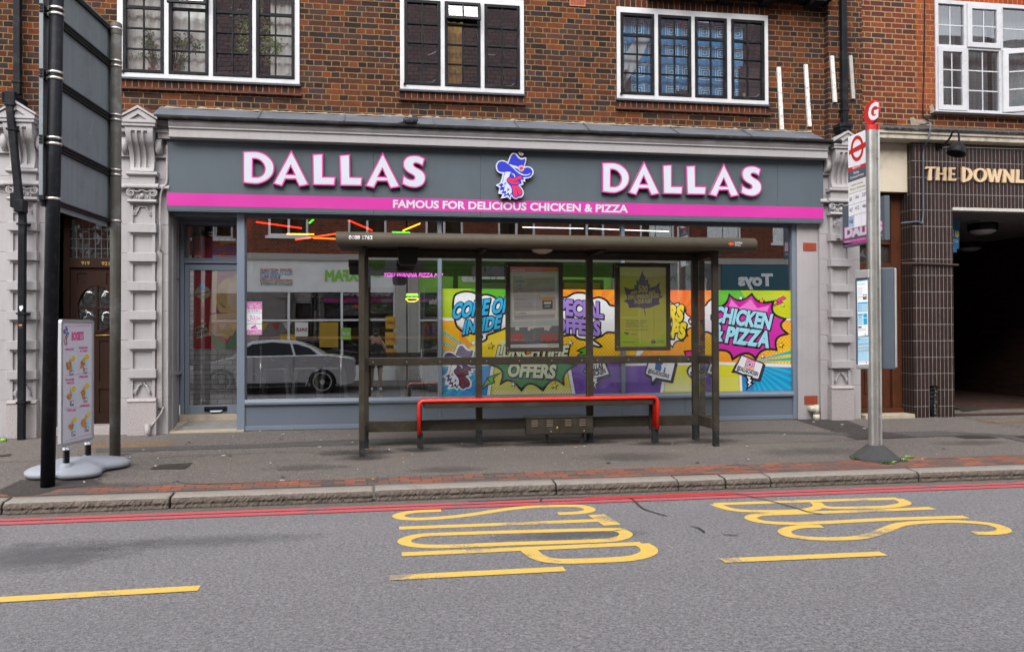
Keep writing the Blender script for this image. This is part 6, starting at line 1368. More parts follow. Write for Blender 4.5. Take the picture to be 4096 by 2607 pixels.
ar.poly([f(480, 225), f(1172, 230), f(1182, 1362), f(488, 1368)], K['sea'], 0); ar.poly([f(485, 228), f(1168, 232), f(1169, 300), f(486, 308)], K['red'], 1); ar.text('London Buses', f(513, 291), f(695, 289), 6.2, K['white'], 2, .02)
ar.poly([f(503, 345), f(1132, 332), f(1155, 975), f(520, 1000)], K['cream'], 1); ar.poly([f(527, 395), f(1113, 380), f(1118, 580), f(530, 598)], K['grey'], 2); ar.poly([f(540, 660), f(1120, 650), f(1125, 835), f(545, 852)], K['grey'], 2); ar.poly([f(545, 905), f(1112, 890), f(1115, 955), f(548, 972)], K['grey'], 2)
ar.text('Ways to pay:', f(526, 384), f(655, 383), 4.8, K['tx'], 3, .015); ar.text('oyster', f(545, 445), f(692, 445), 8.5, K['blue'], 3, .05); ar.text('Cash is not accepted on London Buses', f(722, 422), f(1058, 415), 3.6, K['tx'], 3, .012)
ar.text('You can pay as you go with:', f(722, 455), f(940, 452), 3.4, K['tx'], 3, .012); ar.text('Or use:', f(975, 450), f(1030, 449), 3.4, K['tx'], 3, .012)
for i, s_ in enumerate(('a contactless payment card', 'an Oyster card', 'a Visitor Oyster card')): ar.text(s_, f(730, 472+i*18), f(730+(165, 95, 125)[i], 471+i*18), 2.8, K['tx'], 3)
ar.text('Contactless payments', f(555, 535), f(698, 533), 2.9, K['tx'], 3); ar.text('accepted', f(598, 550), f(655, 549), 2.9, K['tx'], 3)
for i in range(4): ar.line(smooth([f(606+i*10, 480-i*4), f(614+i*10, 493), f(606+i*10, 506+i*4)], 4, False), 1.0, K['tx'], 3)
for i, c in enumerate(('blue', 'amber', 'blue', 'blue')): ar.poly([f(560+i*33, 566), f(582+i*33, 566), f(582+i*33, 580), f(560+i*33, 580)], K[c], 3)
for i in range(2): ar.text('Top up your Oyster pay as you go credit or buy Travelcards', f(725, 555+i*17), f(1090, 550+i*17), 2.7, K['tx'], 3)
ar.text('To find out when your bus is arriving:', f(533, 650), f(912, 645), 4.8, K['tx'], 3, .015)
for i, s_ in enumerate(('Visit tfl.gov.uk/buses', 'Follow us on Twitter', 'Or text your bus stop code to 87287', 'Look out for this sign on your bus stop')): ar.text(s_, f(555, (692, 750, 785, 805)[i]), f((716, 800, 797, 890)[i], (690, 748, 783, 800)[i]), 3.3, K['tx'], 3, .006)
ar.poly([f(937, 668), f(1080, 666), f(1082, 818), f(940, 822)], K['dk'], 3); ar.poly([f(937, 668), f(1080, 666), f(1081, 704), f(938, 707)], K['amber'], 4); ar.poly([f(958, 725), f(1060, 722), f(1060, 750), f(960, 753)], K['white'], 4); ar.text('87287', f(972, 794), f(1050, 792), 6, K['white'], 4, .02)
ar.text('Bus accessibility:', f(541, 892), f(715, 890), 4.8, K['tx'], 3, .015); ar.text('Every London bus route is wheelchair accessible, with automatic ramps and designated', f(563, 932), f(1105, 918), 2.8, K['tx'], 3); ar.text('wheelchair spaces.', f(563, 950), f(680, 946), 2.8, K['tx'], 3)
sky_ = [(493, 1075), (560, 1072), (560, 1110), (590, 1120), (617, 1112), (617, 1078), (735, 1072), (735, 1125), (770, 1120), (770, 1098), (818, 1095), (818, 1085), (962, 1078), (965, 1125), (985, 1110), (1010, 1125), (1035, 1120), (1045, 1080), (1065, 1078), (1065, 1055), (1175, 1055), (1178, 1310), (493, 1310)]
ar.poly([f(490, 1068), f(1176, 1050), f(1177, 1200), f(492, 1200)], K['cream'], .5); ar.poly([f(*p) for p in sky_], K['mid'], 1); ar.poly([f(492, 1262), f(1178, 1255), f(1178, 1310), f(493, 1320)], K['dk'], 2)
for bx in (495, 918):
    w = 172 if bx == 495 else 220; ar.poly([f(bx, 1178), f(bx+w, 1170), f(bx+w, 1262), f(bx, 1268)], K['bus'], 3)
    for r_ in (1188, 1218):
        for i in range(6): ar.poly([f(bx+10+i*w*.155, r_), f(bx+10+i*w*.155+w*.12, r_-1), f(bx+10+i*w*.155+w*.12, r_+16), f(bx+10+i*w*.155, r_+17)], K['mid'], 4)
    for q in (.2, .75): ar.ell(*f(bx+w*q, 1262), 3.6, 3.6, K['dk'], 4, 12)
ar.poly([f(808, 1203), f(825, 1202), f(826, 1250), f(809, 1250)], K['bus'], 3); ar.poly([f(493, 1316), f(1178, 1300), f(1180, 1366), f(494, 1368)], K['white'], 3); ar.ell(*f(1042, 1332), 6.5, 6.5, K['amber'], 4, 18, .6); ar.text('MAYOR OF LONDON', f(546, 1350), f(632, 1350), 3, K['blue'], 4); ar.text('TRANSPORT', f(1076, 1322), f(1150, 1320), 3, K['dk'], 4); ar.text('FOR LONDON', f(1076, 1336), f(1150, 1334), 3, K['dk'], 4)
ar.build('poster', t)
t, Yp_ = case(pb_, [(120, 103), (555, 105), (560, 795), (126, 800)], [(155, 134), (527, 137), (530, 766), (160, 768)], 'brown framed case with a lime green poster of a large leaf')
ar = Art((0, Yp_, 0), (0, -1, 0), .0008); f = pb_
ar.poly([f(150, 130), f(532, 132), f(535, 770), f(155, 772)], K['lime'], 0); ar.poly([f(150, 130), f(532, 132), f(532, 200), f(400, 215), f(150, 200)], K['limel'], .5); ar.poly([f(150, 640), f(240, 690), f(400, 730), f(535, 640), f(535, 772), f(155, 772)], K['limed'], .5)
leaf_ = [(337, 165), (348, 200), (362, 215), (360, 240), (382, 230), (385, 270), (398, 268), (396, 300), (425, 290), (445, 285), (476, 250), (468, 300), (485, 335), (478, 360), (503, 367), (470, 390), (468, 412), (478, 430), (440, 440), (400, 458), (360, 462), (352, 470), (362, 500), (360, 530), (354, 500), (344, 462), (300, 455), (230, 460), (222, 425), (190, 405), (218, 385), (205, 350), (190, 290), (235, 310), (275, 308), (272, 280), (290, 275), (288, 235), (305, 245), (320, 210)]
ar.poly([f(*p) for p in leaf_], K['leaf'], 1)
ar.text('500', f(303, 335), f(378, 337), 27, K['lime'], 2, .035); ar.text('ZERO EMISSION BUSES', f(220, 390), f(467, 376), 15, K['lime'], 2, .03); ar.text('IN OUR FLEET', f(275, 425), f(415, 417), 15, K['lime'], 2, .03)
for a in (246, 388): ar.poly([f(a, 330), f(a+48, 320), f(a+48, 342), f(a, 350)], K['lime'], 2); ar.poly([f(a+4, 337), f(a+44, 328), f(a+44, 333), f(a+4, 342)], K['leaf'], 3)
for i, s_ in enumerate(('This is part of the continued', 'commitment by the Mayor', 'and partners to help', 'Londoners breathe cleaner air')): ar.text(s_, f(205, 565+i*15), f((373, 365, 340, 382)[i], 563+i*15), 4.2, K['leaf'], 2, .008)
ar.text('Search TfL Improvements Plan', f(205, 637), f(386, 636), 4.2, K['leaf'], 2, .008); ar.text('MAYOR OF LONDON', f(182, 735), f(278, 735), 4, K['leaf'], 2, .015); ar.text('TRANSPORT', f(450, 722), f(508, 722), 4, K['leaf'], 2, .015); ar.text('FOR LONDON', f(450, 735), f(514, 735), 4, K['leaf'], 2, .015)
ar.ell(*f(424, 728), 8.5, 8.5, K['leaf'], 2, 20, .65); ar.poly([f(403, 723), f(445, 723), f(445, 733), f(403, 733)], K['leaf'], 3)
for a in (-50, -25, 0, 25): ar.poly([f(222+a*.1, 676), f(212+a*.5, 655), f(220+a*.45, 652)], K['leaf'], 2)
ar.text('CLEANER AIR', f(242, 670), f(290, 670), 3.6, K['leaf'], 2, .015)
ar.build('poster', t)

# ================================================================== bus stop
BY = -2.95
pxc = P((3497, 1500), BY).x
bs = thing('bus_stop', (pxc, BY, pav(BY)), 'steel bus stop pole with red G disc, roundel flag and timetable cases', 'bus stop')
zt = P((3472, 1225*S_), BY).z
mb = MB(); hw = .066
prof = smooth([(-hw, 0), (-hw*.8, -.042), (-.02, -.056), (.008, -.054)], 4, False)+[(.010, -.035), (.038, -.035), (.040, -.048), (hw, -.04), (hw, .04), (-.02, .058), (-hw*.8, .045)]
lean = P((3471.7, 531.6), BY).x-P((3488.7, 1793), BY).x
pr = [(Vector((pxc+a, BY+b_, pav(BY)+.05)), Vector((pxc+a, BY+b_, zt))) for a, b_ in prof]
mb.prism3(pr); mb.build('pole', M_steel, bs)
mb = MB()
for py in (1250, 1470): v = P(z(3, 0, 1022, py), BY-.04); mb.cyl((pxc+.024, BY-.044, v.z), (pxc+.024, BY-.033, v.z), .021, seg=14)
for py in (1165,): v = P(z(3, 1, 1022, py), BY-.04); mb.cyl((pxc+.024, BY-.044, v.z), (pxc+.024, BY-.033, v.z), .021, seg=14)
for py in (322, 857, 1063): v = P(z(3, 2, 1022, py), BY-.04); mb.cyl((pxc+.024, BY-.044, v.z), (pxc+.024, BY-.033, v.z), .021, seg=14)
mb.build('bolt', M_steel, bs)
M_sred = plain('sign_red', (.52, .020, .016), .4, 0, .05); M_swh = plain('sign_white', (.80, .81, .83), .4, 0, .05, 3, .03, 100); M_sgrey = plain('sign_slate', (.085, .10, .125), .4, 0, .05); M_scr = plain('sign_cream', (.74, .72, .66), .4, 0, .05); M_snb = plain('sign_pale_blue', (.32, .47, .66), .4, 0, .05)
mb = MB(); mb.prism([(pxc+a, 0) for a in (-1, 1)]+[(pxc, 1)], BY, BY+.01) if False else None
pr = [(Vector((pxc+a*1.04, BY+b_*1.05, zt)), Vector((pxc+a*1.04, BY+b_*1.05, zt+.055))) for a, b_ in prof]; mb.prism3(pr); mb.build('collar', M_sred, bs)
dc_ = P((3300+446*.437, 380+162*.437), BY); rr = (P((3490, 380+55*.437), BY).z-P((3490, 380+270*.437), BY).z)/2; dzc = (P((3490, 380+55*.437), BY).z+P((3490, 380+270*.437), BY).z)/2
mb = MB(); mb.cyl((pxc-.020, BY, dzc), (pxc+.018, BY, dzc), rr, seg=40); disc = mb.build('disc', M_sred, bs, .004)
ar = Art((pxc-.0205, 0, 0), (-1, 0, 0), .001); g6 = Zm(3300, 380, 350/801)
ar.text('G', g6(393, 236), g6(487, 208), 62, M_swh, 1, .045, 0, (.04, -1)); ar.build('disc_letter', disc)
# flag
FX = pxc-.03
ztf = P((3472, 1205*S_), BY).z; zbf = P(z(3, 1, 947, 575), BY).z
yl = PZ(z(3, 0, 750, 1295), ztf).y; yl2 = PZ(z(3, 1, 760, 612), zbf).y; YL = (yl+yl2)/2
# take the flag's far edge from its drawn width on the plane x = FX
YL = PN(z(3, 0, 752, 1400), (FX, 0, 0), Vector((-1, 0, 0))).y
mb = MB(); mb.box(FX, FX+.03, BY+.03, YL, zbf, ztf); flag = mb.build('flag', M_swh, bs, .004)
ar = Art((FX, 0, 0), (-1, 0, 0), .0008)
rw = lambda a, b_: (z(3, 1, *a), z(3, 1, *b_))
def band(pl, pr_, ql, qr, m, lay=1): ar.poly([pl, pr_, qr, ql], m, lay)
band(z(3, 1, 752, 50), z(3, 1, 945, -8), z(3, 1, 752, 88), z(3, 1, 945, 20), M_sred); band(z(3, 1, 752, 88), z(3, 1, 945, 20), z(3, 1, 754, 188), z(3, 1, 945, 122), M_sgrey); band(z(3, 1, 754, 192), z(3, 1, 945, 126), z(3, 1, 755, 298), z(3, 1, 945, 238), M_scr); band(z(3, 1, 759, 508), z(3, 1, 808, 496), z(3, 1, 761, 612), z(3, 1, 809, 598), M_snb)
for a, b_ in (((754, 299), (945, 238)), ((756, 403), (946, 345)), ((758, 507), (948, 455))): ar.line([z(3, 1, *a), z(3, 1, *b_)], 1.2, M_sgrey, 2)
for a, b_ in (((808, 285), (812, 600)), ((872, 262), (876, 585))): ar.line([z(3, 1, *a), z(3, 1, *b_)], .5, C['grey'], 2)
ar.text('BUS STOP', z(3, 1, 797, 60), z(3, 1, 870, 33), 8.5, M_swh, 2, .02, 0, (0, -1)); ar.text('Purley', z(3, 1, 806, 108), z(3, 1, 856, 90), 10, M_swh, 2, .01, 0, (0, -1)); ar.text('Downlands Precinct', z(3, 1, 775, 153), z(3, 1, 900, 110), 8.5, M_swh, 2, .01, 0, (0, -1))
ar.text('towards Coulsdon,', z(3, 1, 782, 222), z(3, 1, 896, 184), 7, C['ink'], 2, .01, 0, (0, -1)); ar.text('Kenley or Sanderstead', z(3, 1, 772, 262), z(3, 1, 910, 218), 7, C['ink'], 2, .01, 0, (0, -1))
for s_, a, b_ in (('60', (767, 362), (790, 355)), ('166', (818, 340), (855, 330)), ('359', (882, 318), (929, 306)), ('407', (766, 464), (797, 456)), ('412', (820, 444), (858, 434)), ('466', (886, 424), (931, 412))): ar.text(s_, z(3, 1, *a), z(3, 1, *b_), 15, C['ink'], 2, .01, 0, (0, -1))
ar.text('N68', z(3, 1, 764, 573), z(3, 1, 801, 565), 15.5, C['ink'], 2, .014, 0, (0, -1)); ar.text('Night Bus', z(3, 1, 769, 526), z(3, 1, 795, 520), 3.6, C['ink'], 2, .01, 0, (0, -1))
# roundel
cx, cy_ = g6(294, 490); a_ = 59*.437; b2 = 118*.437; sk = -.32
ring = lambda k_: [(cx+a_*k_*math.cos(2*math.pi*i/40), cy_+b2*k_*math.sin(2*math.pi*i/40)+sk*a_*k_*math.cos(2*math.pi*i/40)*.6) for i in range(40)]
ar.poly(ring(1.0), M_sred, 2, [ring(.70)]); ar.poly([g6(219, 510), g6(371, 428), g6(371, 478), g6(219, 550)], M_sred, 3)
ar.build('flag_print', flag)
# timetable cases
M_case = plain('slate_case', (.085, .105, .13), .4, .2, .1); M_alu = plain('aluminium_cap', (.42, .42, .41), .4, .6, .15)
zc1, zc0 = P(z(3, 1, 970, 985), BY).z, P(z(3, 2, 985, 405), BY).z
nL = Vector((-.93, -.37, 0)).normalized()
o0 = Vector((pxc-.055, BY-.02, 0)); far = PN(z(3, 1, 820, 1200), o0, nL); e = Vector((far.x-o0.x, far.y-o0.y, 0))
mb = MB(); mb.obox(o0+Vector((0, 0, zc0+.05))-nL*.055, e, nL*.055, (0, 0, zc1-zc0-.17)); tc = mb.build('timetable_case', M_case, bs, .006)
mb = MB(); mb.obox(o0+Vector((0, 0, zc1-.118))-nL*.058, e, nL*.072, (0, 0, .10)); mb.obox(o0+Vector((0, 0, zc0))-nL*.056, e, nL*.06, (0, 0, .048)); mb.build('end_cap', M_alu, tc, .012)
ar = Art(o0+nL*.002, nL, .0008); t6 = Zm(3380, 1040, 240/455)
ar.poly([t6(90, 158), t6(172, 146), t6(176, 570), t6(98, 580)], M_swh, 1); ar.poly([t6(98, 585), t6(178, 578), t6(182, 792), t6(99, 795)], M_swh, 1)
BLU = C['cyan']; PLB = plain('pale_print_blue', (.35, .58, .72), .5)
ar.poly([t6(90, 157), t6(172, 147), t6(172, 153), t6(90, 163)], BLU, 2); ar.text('Travel information', t6(94, 188), t6(152, 184), 4.2, BLU, 2, .012)
for i in range(8): ar.line([t6(97, 215+i*11), t6(128 if i % 2 else 135, 213+i*11)], 1.1, C['ink'] if i % 3 == 0 else C['grey'], 2)
ar.poly([t6(136, 262), t6(164, 258), t6(164, 298), t6(136, 300)], C['black'], 2); ar.poly([t6(139, 266), t6(161, 264), t6(161, 276), t6(139, 278)], M_swh, 3); ar.text('87287', t6(139, 291), t6(161, 289), 3, M_swh, 3)
ar.poly([t6(97, 322), t6(172, 317), t6(172, 329), t6(97, 333)], BLU, 2); ar.poly([t6(97, 334), t6(172, 330), t6(172, 392), t6(98, 395)], PLB, 2)
for i in range(3): ar.poly([t6(99, 338+i*19), t6(104, 338+i*19), t6(104, 351+i*19), t6(99, 351+i*19)], C['blue'], 3); ar.line([t6(108, 346+i*19), t6(126, 345+i*19)], 2, BLU, 3)
ar.poly([t6(97, 408), t6(134, 406), t6(135, 492), t6(98, 494)], PLB, 2); ar.poly([t6(138, 406), t6(168, 404), t6(169, 434), t6(139, 436)], BLU, 2); ar.poly([t6(139, 441), t6(169, 439), t6(170, 488), t6(140, 490)], BLU, 2); ar.poly([t6(97, 408), t6(134, 406), t6(134, 418), t6(97, 420)], BLU, 3); ar.text('oyster', t6(104, 436), t6(126, 435), 4, C['blue'], 3, .02)
ar.poly([t6(100, 505), t6(126, 503), t6(126, 514), t6(100, 516)], C['ink'], 2)
for i in range(3): ar.line([t6(99, 523+i*6), t6(158, 520+i*6)], .8, C['grey'], 2)
ar.ell(*t6(154, 563), 2.6, 2.8, BLU, 2, 12)
ar.poly([t6(98, 586), t6(179, 578), t6(180, 630), t6(98, 634)], PLB, 2); ar.text('N68', t6(100, 604), t6(114, 602), 5, C['ink'], 3, .03)
for i in range(4): ar.line([t6(116+i*15, 616-i*2), t6(125+i*15, 600), t6(132+i*14, 615-i*2)], .8, C['blue'], 3)
for i, yy in enumerate((636, 662, 686)):
    ar.poly([t6(99, yy), t6(180, yy-6), t6(180, yy+16), t6(99, yy+20)], PLB, 2); ar.line([t6(99, yy), t6(180, yy-6)], 1.2, C['ink'], 3)
    for j in range(5): ar.line([t6(105+j*15, yy+8-j), t6(115+j*15, yy+7-j)], 2.2, C['grey'], 3)
ar.poly([t6(99, 705), t6(181, 698), t6(182, 765), t6(100, 768)], PLB, 2); ar.ell(*t6(162, 775), 2.6, 2.8, M_sred, 2, 12)
for j in range(3): ar.line([t6(104+j*17, 776), t6(114+j*17, 775)], 1.5, C['ink'], 2)
ar.build('timetable', tc)
nR = Vector((-.60, -.80, 0)).normalized(); o1 = Vector((pxc+.06, BY+.02, 0)); far = PN(z(3, 1, 1208, 1200), o1, nR); e = Vector((far.x-o1.x, far.y-o1.y, 0))
mb = MB(); mb.obox(o1+Vector((0, 0, zc0)), e*.9, -nR*.06, (0, 0, zc1-zc0)); tc2 = mb.build('timetable_case', M_case, bs, .008)
mb = MB(); mb.obox(o1+e*.9+Vector((0, 0, zc0+.02)), e*.1, -nR*.058, (0, 0, zc1-zc0-.03)); mb.build('case_edge', M_alu, tc2, .006)
mb = MB(); mb.lathe([(.27, 0), (.268, .03), (.24, .045), (.10, .165), (.085, .165), (.0, .165)], (pxc, BY, pav(BY)-.01), 12)
for v in mb.v: v.z += random.uniform(-.003, .003); v.x += random.uniform(-.004, .004)
base_m = plain('rubber_base', (.05, .052, .05), .7, 0, .25, 20, .4, 80, bm=1.0, bs=70)
o = mb.build('base', base_m, bs)
# weeds
def weed(px, n, s_, label, ln=.05):
    c = PG(px); mb = MB(); rg = random.Random(label); c = Vector((c.x, c.y, pav(c.y)))
    for _ in range(n):
        a = rg.uniform(0, 6.28); r_ = s_*rg.uniform(.1, 1); d = Vector((math.cos(a), math.sin(a), rg.uniform(.25, 1.1))).normalized(); q = c+Vector((math.cos(a)*r_*.5, math.sin(a)*r_*.4, .004)); L = ln*rg.uniform(.6, 1.3); sd2 = d.cross(Vector((0, 0, 1))).normalized()
        mb.add([q, q+d*L*.5+sd2*L*.17, q+d*L+Vector((0, 0, -L*.25)), q+d*L*.5-sd2*L*.17], [(0, 1, 2, 3)])
    o = mb.build('weed', M_leaf2); o['label'] = label; o['category'] = 'weed'; o['group'] = 'weeds in the pavement'
weed(z(3, 2, 840, 1255), 46, .13, 'bright green weed at the left foot of the bus stop base'); weed(z(3, 2, 1130, 1292), 52, .13, 'leafy weed in front of the bus stop base by the kerb'); weed(z(3, 2, 1310, 1238), 60, .12, 'grassy tuft to the right of the bus stop base', .04); weed(z(3, 2, 1278, 1270), 24, .06, 'small green sprig touching the right side of the bus stop base'); weed(z(3, 2, 800, 862), 34, .14, 'green weed growing against the foot of the right-hand pilaster'); weed(z(3, 2, 728, 872), 14, .06, 'tiny sprig at the foot of the right-hand pilaster plinth', .035)
o = MB().cyl((P(z(0, 2, 50, 1066), -.3).x, -.42, pav(-.42)+.02), (P(z(0, 2, 50, 1066), -.3).x+.06, -.42, pav(-.42)+.02), .025, seg=8).build('litter', M_leaf2); o['label'] = 'crumpled green wrapper in the gutter of the left wall'; o['category'] = 'litter'
LIT = [((1, 2, 1087, 1154), 'orange'), ((1, 2, 1258, 1167), 'white'), ((1, 2, 1388, 1248), 'orange'), ((1, 2, 338, 980), 'orange'), ((1, 2, 42, 992), 'white'), ((1, 2, 255, 1022), 'white'), ((1, 2, 597, 1142), 'white'), ((2, 2, 600, 1148), 'orange'), ((2, 2, 686, 1137), 'white'), ((2, 2, 1512, 1115), 'tan'), ((2, 2, 1775, 1060), 'orange'), ((2, 2, 480, 1198), 'white'), ((3, 2, 905, 968), 'white'), ((3, 2, 432, 906), 'white'), ((3, 2, 700, 930), 'white'), ((3, 2, 160, 1026), 'white'), ((3, 2, 1405, 853), 'white'), ((0, 2, 2105, 1222), 'white'), ((0, 2, 2170, 1263), 'orange'), ((0, 2, 1470, 1320), 'white'), ((0, 2, 800, 1472), 'white'), ((1, 2, 245, 1460), 'white'), ((1, 2, 1105, 1448), 'orange')]
rg = random.Random(3)
LITM = {'orange': plain('filter_tip', (.55, .25, .05), .8), 'white': plain('paper_scrap', (.55, .55, .55), .8), 'tan': plain('card_scrap', (.35, .28, .2), .8)}
for i, (p, c) in enumerate(LIT):
    q = PG(z(*p)); a = rg.uniform(0, 3.14); mb = MB(); d = Vector((math.cos(a), math.sin(a), 0))*.02; c0 = Vector((q.x, q.y, pav(q.y)+.012))
    if c == 'orange': mb.cyl(c0-d, c0+d, .005, seg=6)
    else: mb.obox(c0-d-Vector((0, 0, .004)), d*2, Vector((-d.y, d.x, 0))*.7, Vector((.002, 0, .005)))
    o = mb.build('litter', LITM[c]); o['label'] = {'orange': 'stray cigarette end lying on the grey pavement', 'white': 'small pale paper scrap lying on the pavement', 'tan': 'flattened tan card scrap lying near the shelter'}[c]; o['category'] = 'litter'; o['group'] = {'orange': 'cigarette ends on the pavement', 'white': 'paper scraps on the pavement', 'tan': 'card scraps'}[c]

for i in range(46):
    q = Vector((rg.uniform(-3.2, 8), rg.uniform(-3.1, -.15), 0)); a = rg.uniform(0, 3.14); d = Vector((math.cos(a), math.sin(a), 0))*rg.uniform(.005, .015); mb = MB(); mb.obox(Vector((q.x, q.y, pav(q.y)+.011))-d, d*2, Vector((-d.y, d.x, 0))*rg.uniform(.4, 1), (0, .001, .003)); o = mb.build('litter', LITM[rg.choice(('white', 'white', 'tan'))]); o['label'] = 'small pale paper scrap lying on the pavement'; o['category'] = 'litter'; o['group'] = 'paper scraps on the pavement'
# ================================================================== menu board on a weighted base
mn = thing('menu_board', (-3.0, -2.53, pav(-2.53)), 'swinging menu board of chicken boxes on a pale grey winged base', 'menu board')
N0, F0 = Vector((-3.065, -2.84, 0)), Vector((-2.955, -2.245, 0)); e = F0-N0; nb_ = Vector((e.y, -e.x, 0)).normalized(); bz0, bz1 = .475, 1.722
pts = lambda u, v: N0+e*u+Vector((0, 0, bz0+(bz1-bz0)*v))
M_ali = plain('silver_frame', (.50, .50, .52), .35, .7, .06); M_plast = plain('grey_plastic', (.27, .285, .32), .5, 0, .05, 4, .06, 200, bm=.1, bs=200)
ru = .028/e.length; rv = .028/(bz1-bz0)
mb = MB()
def rr_outline(a0, a1, b0, b1, r, n=5):
    out = []
    for cx, cy_, s0 in ((a1-r, b1-r, 0), (a0+r, b1-r, 90), (a0+r, b0+r, 180), (a1-r, b0+r, 270)):
        for i in range(n): t = R(s0+90*i/(n-1)); out.append((cx+r*math.cos(t), cy_+r*math.sin(t)))
    return out
W_ = e.length; H_ = bz1-bz0; eu = e.normalized()
to3 = lambda p, off: N0+eu*p[0]+Vector((0, 0, bz0+p[1]))+nb_*off
out = rr_outline(0, W_, 0, H_, .035); inn = [(.03, .03), (W_-.03, .03), (W_-.03, H_-.03), (.03, H_-.03)]
mb.prism3([(to3(p, .018), to3(p, -.018)) for p in out], 0, 0, [[(to3(p, .018), to3(p, -.018)) for p in inn]]); mb.build('frame', M_ali, mn, .004)
mb = MB(); mb.obox(to3((.028, .028), -.008), eu*(W_-.056), nb_*.016, (0, 0, H_-.056)); pnl = mb.build('panel', plain('menu_paper', (.54, .53, .60), .5, 0, .04), mn)
ar = Art(to3((0, 0), .009), nb_, .0009); a6 = Zm(220, 1260, 180/281); PK = ink('menu_pink', (.62, .04, .24)); FOOD = [ink('fried_gold', (.50, .22, .05)), ink('fried_brown', (.34, .12, .03))]
ar.line([a6(50, 72), a6(215, 66)], 1.3, PK, 1); ar.line([a6(68, 786), a6(232, 738)], 1.3, PK, 1)
ar.text('BOXSETS', a6(104, 156), a6(180, 152), 30, PK, 1, .05, 0, (0, -1))
mT = lambda x, y: a6(52+(x-480)*.043, 62+(y-290)*.125); rooster(ar, mT, (C['fb'], C['red'], C['white']), 0, True)
for i, (s1, s2, cx, cy_, pr1) in enumerate((('4 WINGS & CHIPS', '', 92, 310, '2.49'), ('TWO PIECES OF CHICKEN', '& CHIPS', 178, 300, '2.99'), ('1 PIECE OF CHICKEN,', '3 WINGS & CHIPS', 95, 500, '2.99'), ('6 WINGS & CHIPS', '', 180, 480, '2.99'), ('4 STRIPS & CHIPS', '', 105, 690, '2.99'), ('6 NUGGETS & CHIPS', '', 188, 660, '2.99'))):
    xx = cx-8; ar.text(s1, a6(xx-22, cy_-92+3), a6(xx+34, cy_-92), 8, PK, 1, .03, 0, (0, -1))
    if s2: ar.text(s2, a6(xx-15, cy_-72+3), a6(xx+32, cy_-72), 8, PK, 1, .03, 0, (0, -1))
    rg = random.Random(i)
    for q in range(7): ar.poly(smooth([a6(cx-2+rg.uniform(-16, 10)+r_*math.cos(t), cy_+rg.uniform(-6, 24)+2.1*r_*math.sin(t)) for r_, t in [(rg.uniform(5, 9), k*1.05) for k in range(6)]], 3), FOOD[q % 2], 1+q*.2)
    [ar.poly([a6(cx-6+q*3.2, cy_-4), a6(cx-4+q*3.6, cy_-40+abs(q-2)*7), a6(cx-1.6+q*3.6, cy_-40+abs(q-2)*7), a6(cx-3+q*3.2, cy_-2)], C['yellow' if q % 2 else 'gold'], .9) for q in range(5)]
    ar.ell(*a6(cx+22, cy_-40), 7.5, 11, C['yellow'], 1, 16); ar.poly([a6(cx+16, cy_-12), a6(cx+30, cy_-14), a6(cx+30, cy_+28), a6(cx+16, cy_+30)], PLB, 1)
    ar.poly([a6(cx, cy_+36), a6(cx+22, cy_+33), a6(cx+22, cy_+62), a6(cx, cy_+66)], C['ink'], 3); ar.text(pr1, a6(cx+2, cy_+60), a6(cx+20, cy_+57), 13, M_swh, 4, .03, 0, (0, -1))
for yy in (372, 578): ar.line([a6(62, yy+6), a6(228, yy-12)], 1.0, PK, 1)
ar.line([a6(150, 200), a6(158, 760)], .5, PLB, 1); ar.build('menu_print', pnl)
g0 = pav(-2.53); bc = Vector((-3.02, -2.50, g0)); mb = MB(); nseg, nr = 72, 12; vs = []
tips = [((-3.43, -2.72), .13), ((-2.85, -2.86), .15), ((-2.70, -2.05), .15), ((-3.30, -2.12), .14)]
def brad(a):
    d = Vector((math.cos(a), math.sin(a))); best = .27
    for (tx, ty), w in tips:
        v = Vector((tx-bc.x, ty-bc.y)); L = v.length; ang = abs(math.atan2(v.x*d.y-v.y*d.x, v.dot(d)))
        wid = w; k_ = L*(1-min(1, (ang/(.8))**2.9)*(1-.27/L)) if ang < .8 else .27
        best = max(best, k_)
    return best
for i in range(nr+1):
    t = i/nr
    for j in range(nseg):
        a = 2*math.pi*j/nseg; rr_ = brad(a)*t; h = .075+.085*(1-t**1.7)
        if i == nr: h = .062
        x, y = bc.x+rr_*math.cos(a), bc.y+rr_*math.sin(a); vs.append((x, y, pav(y)+h))
lowr = []
for j in range(nseg):
    a = 2*math.pi*j/nseg; rr_ = brad(a)*.985; x, y = bc.x+rr_*math.cos(a), bc.y+rr_*math.sin(a); lowr.append((x, y, pav(y)+.022))
mb.add(vs+lowr, [(i*nseg+j, i*nseg+(j+1) % nseg, (i+1)*nseg+(j+1) % nseg, (i+1)*nseg+j) for i in range(nr+1) for j in range(nseg)]+[tuple(range((nr+1)*nseg, (nr+2)*nseg))], 0, True); mb.build('base', M_plast, mn)
for u in (.20, .86):
    q = N0+e*u; gz = pav(q.y); mb = MB(); mb.lathe([(.075, .06), (.055, .145), (.05, .15), (0, .15)], (q.x, q.y, gz), 20); mb.build('socket', M_plast, mn)
    mb = MB(); zz0, zz1 = gz+.15, bz0-.02; mb.cyl((q.x, q.y, zz0), (q.x, q.y, zz1), .018, seg=10)
    hl = [(q.x+.028*math.cos(k*.7), q.y+.028*math.sin(k*.7), zz0+.004+(zz1-zz0-.02)*k/70) for k in range(71)]; mb.tube(hl, .0055, 6); mb.build('spring', M_black, mn)
    mb = MB(); mb.lathe([(.034, -.012), (.034, .012), (.012, .016), (.012, .035)], (q.x, q.y, bz0-.03), 14); mb.build('clamp', M_ali, mn)
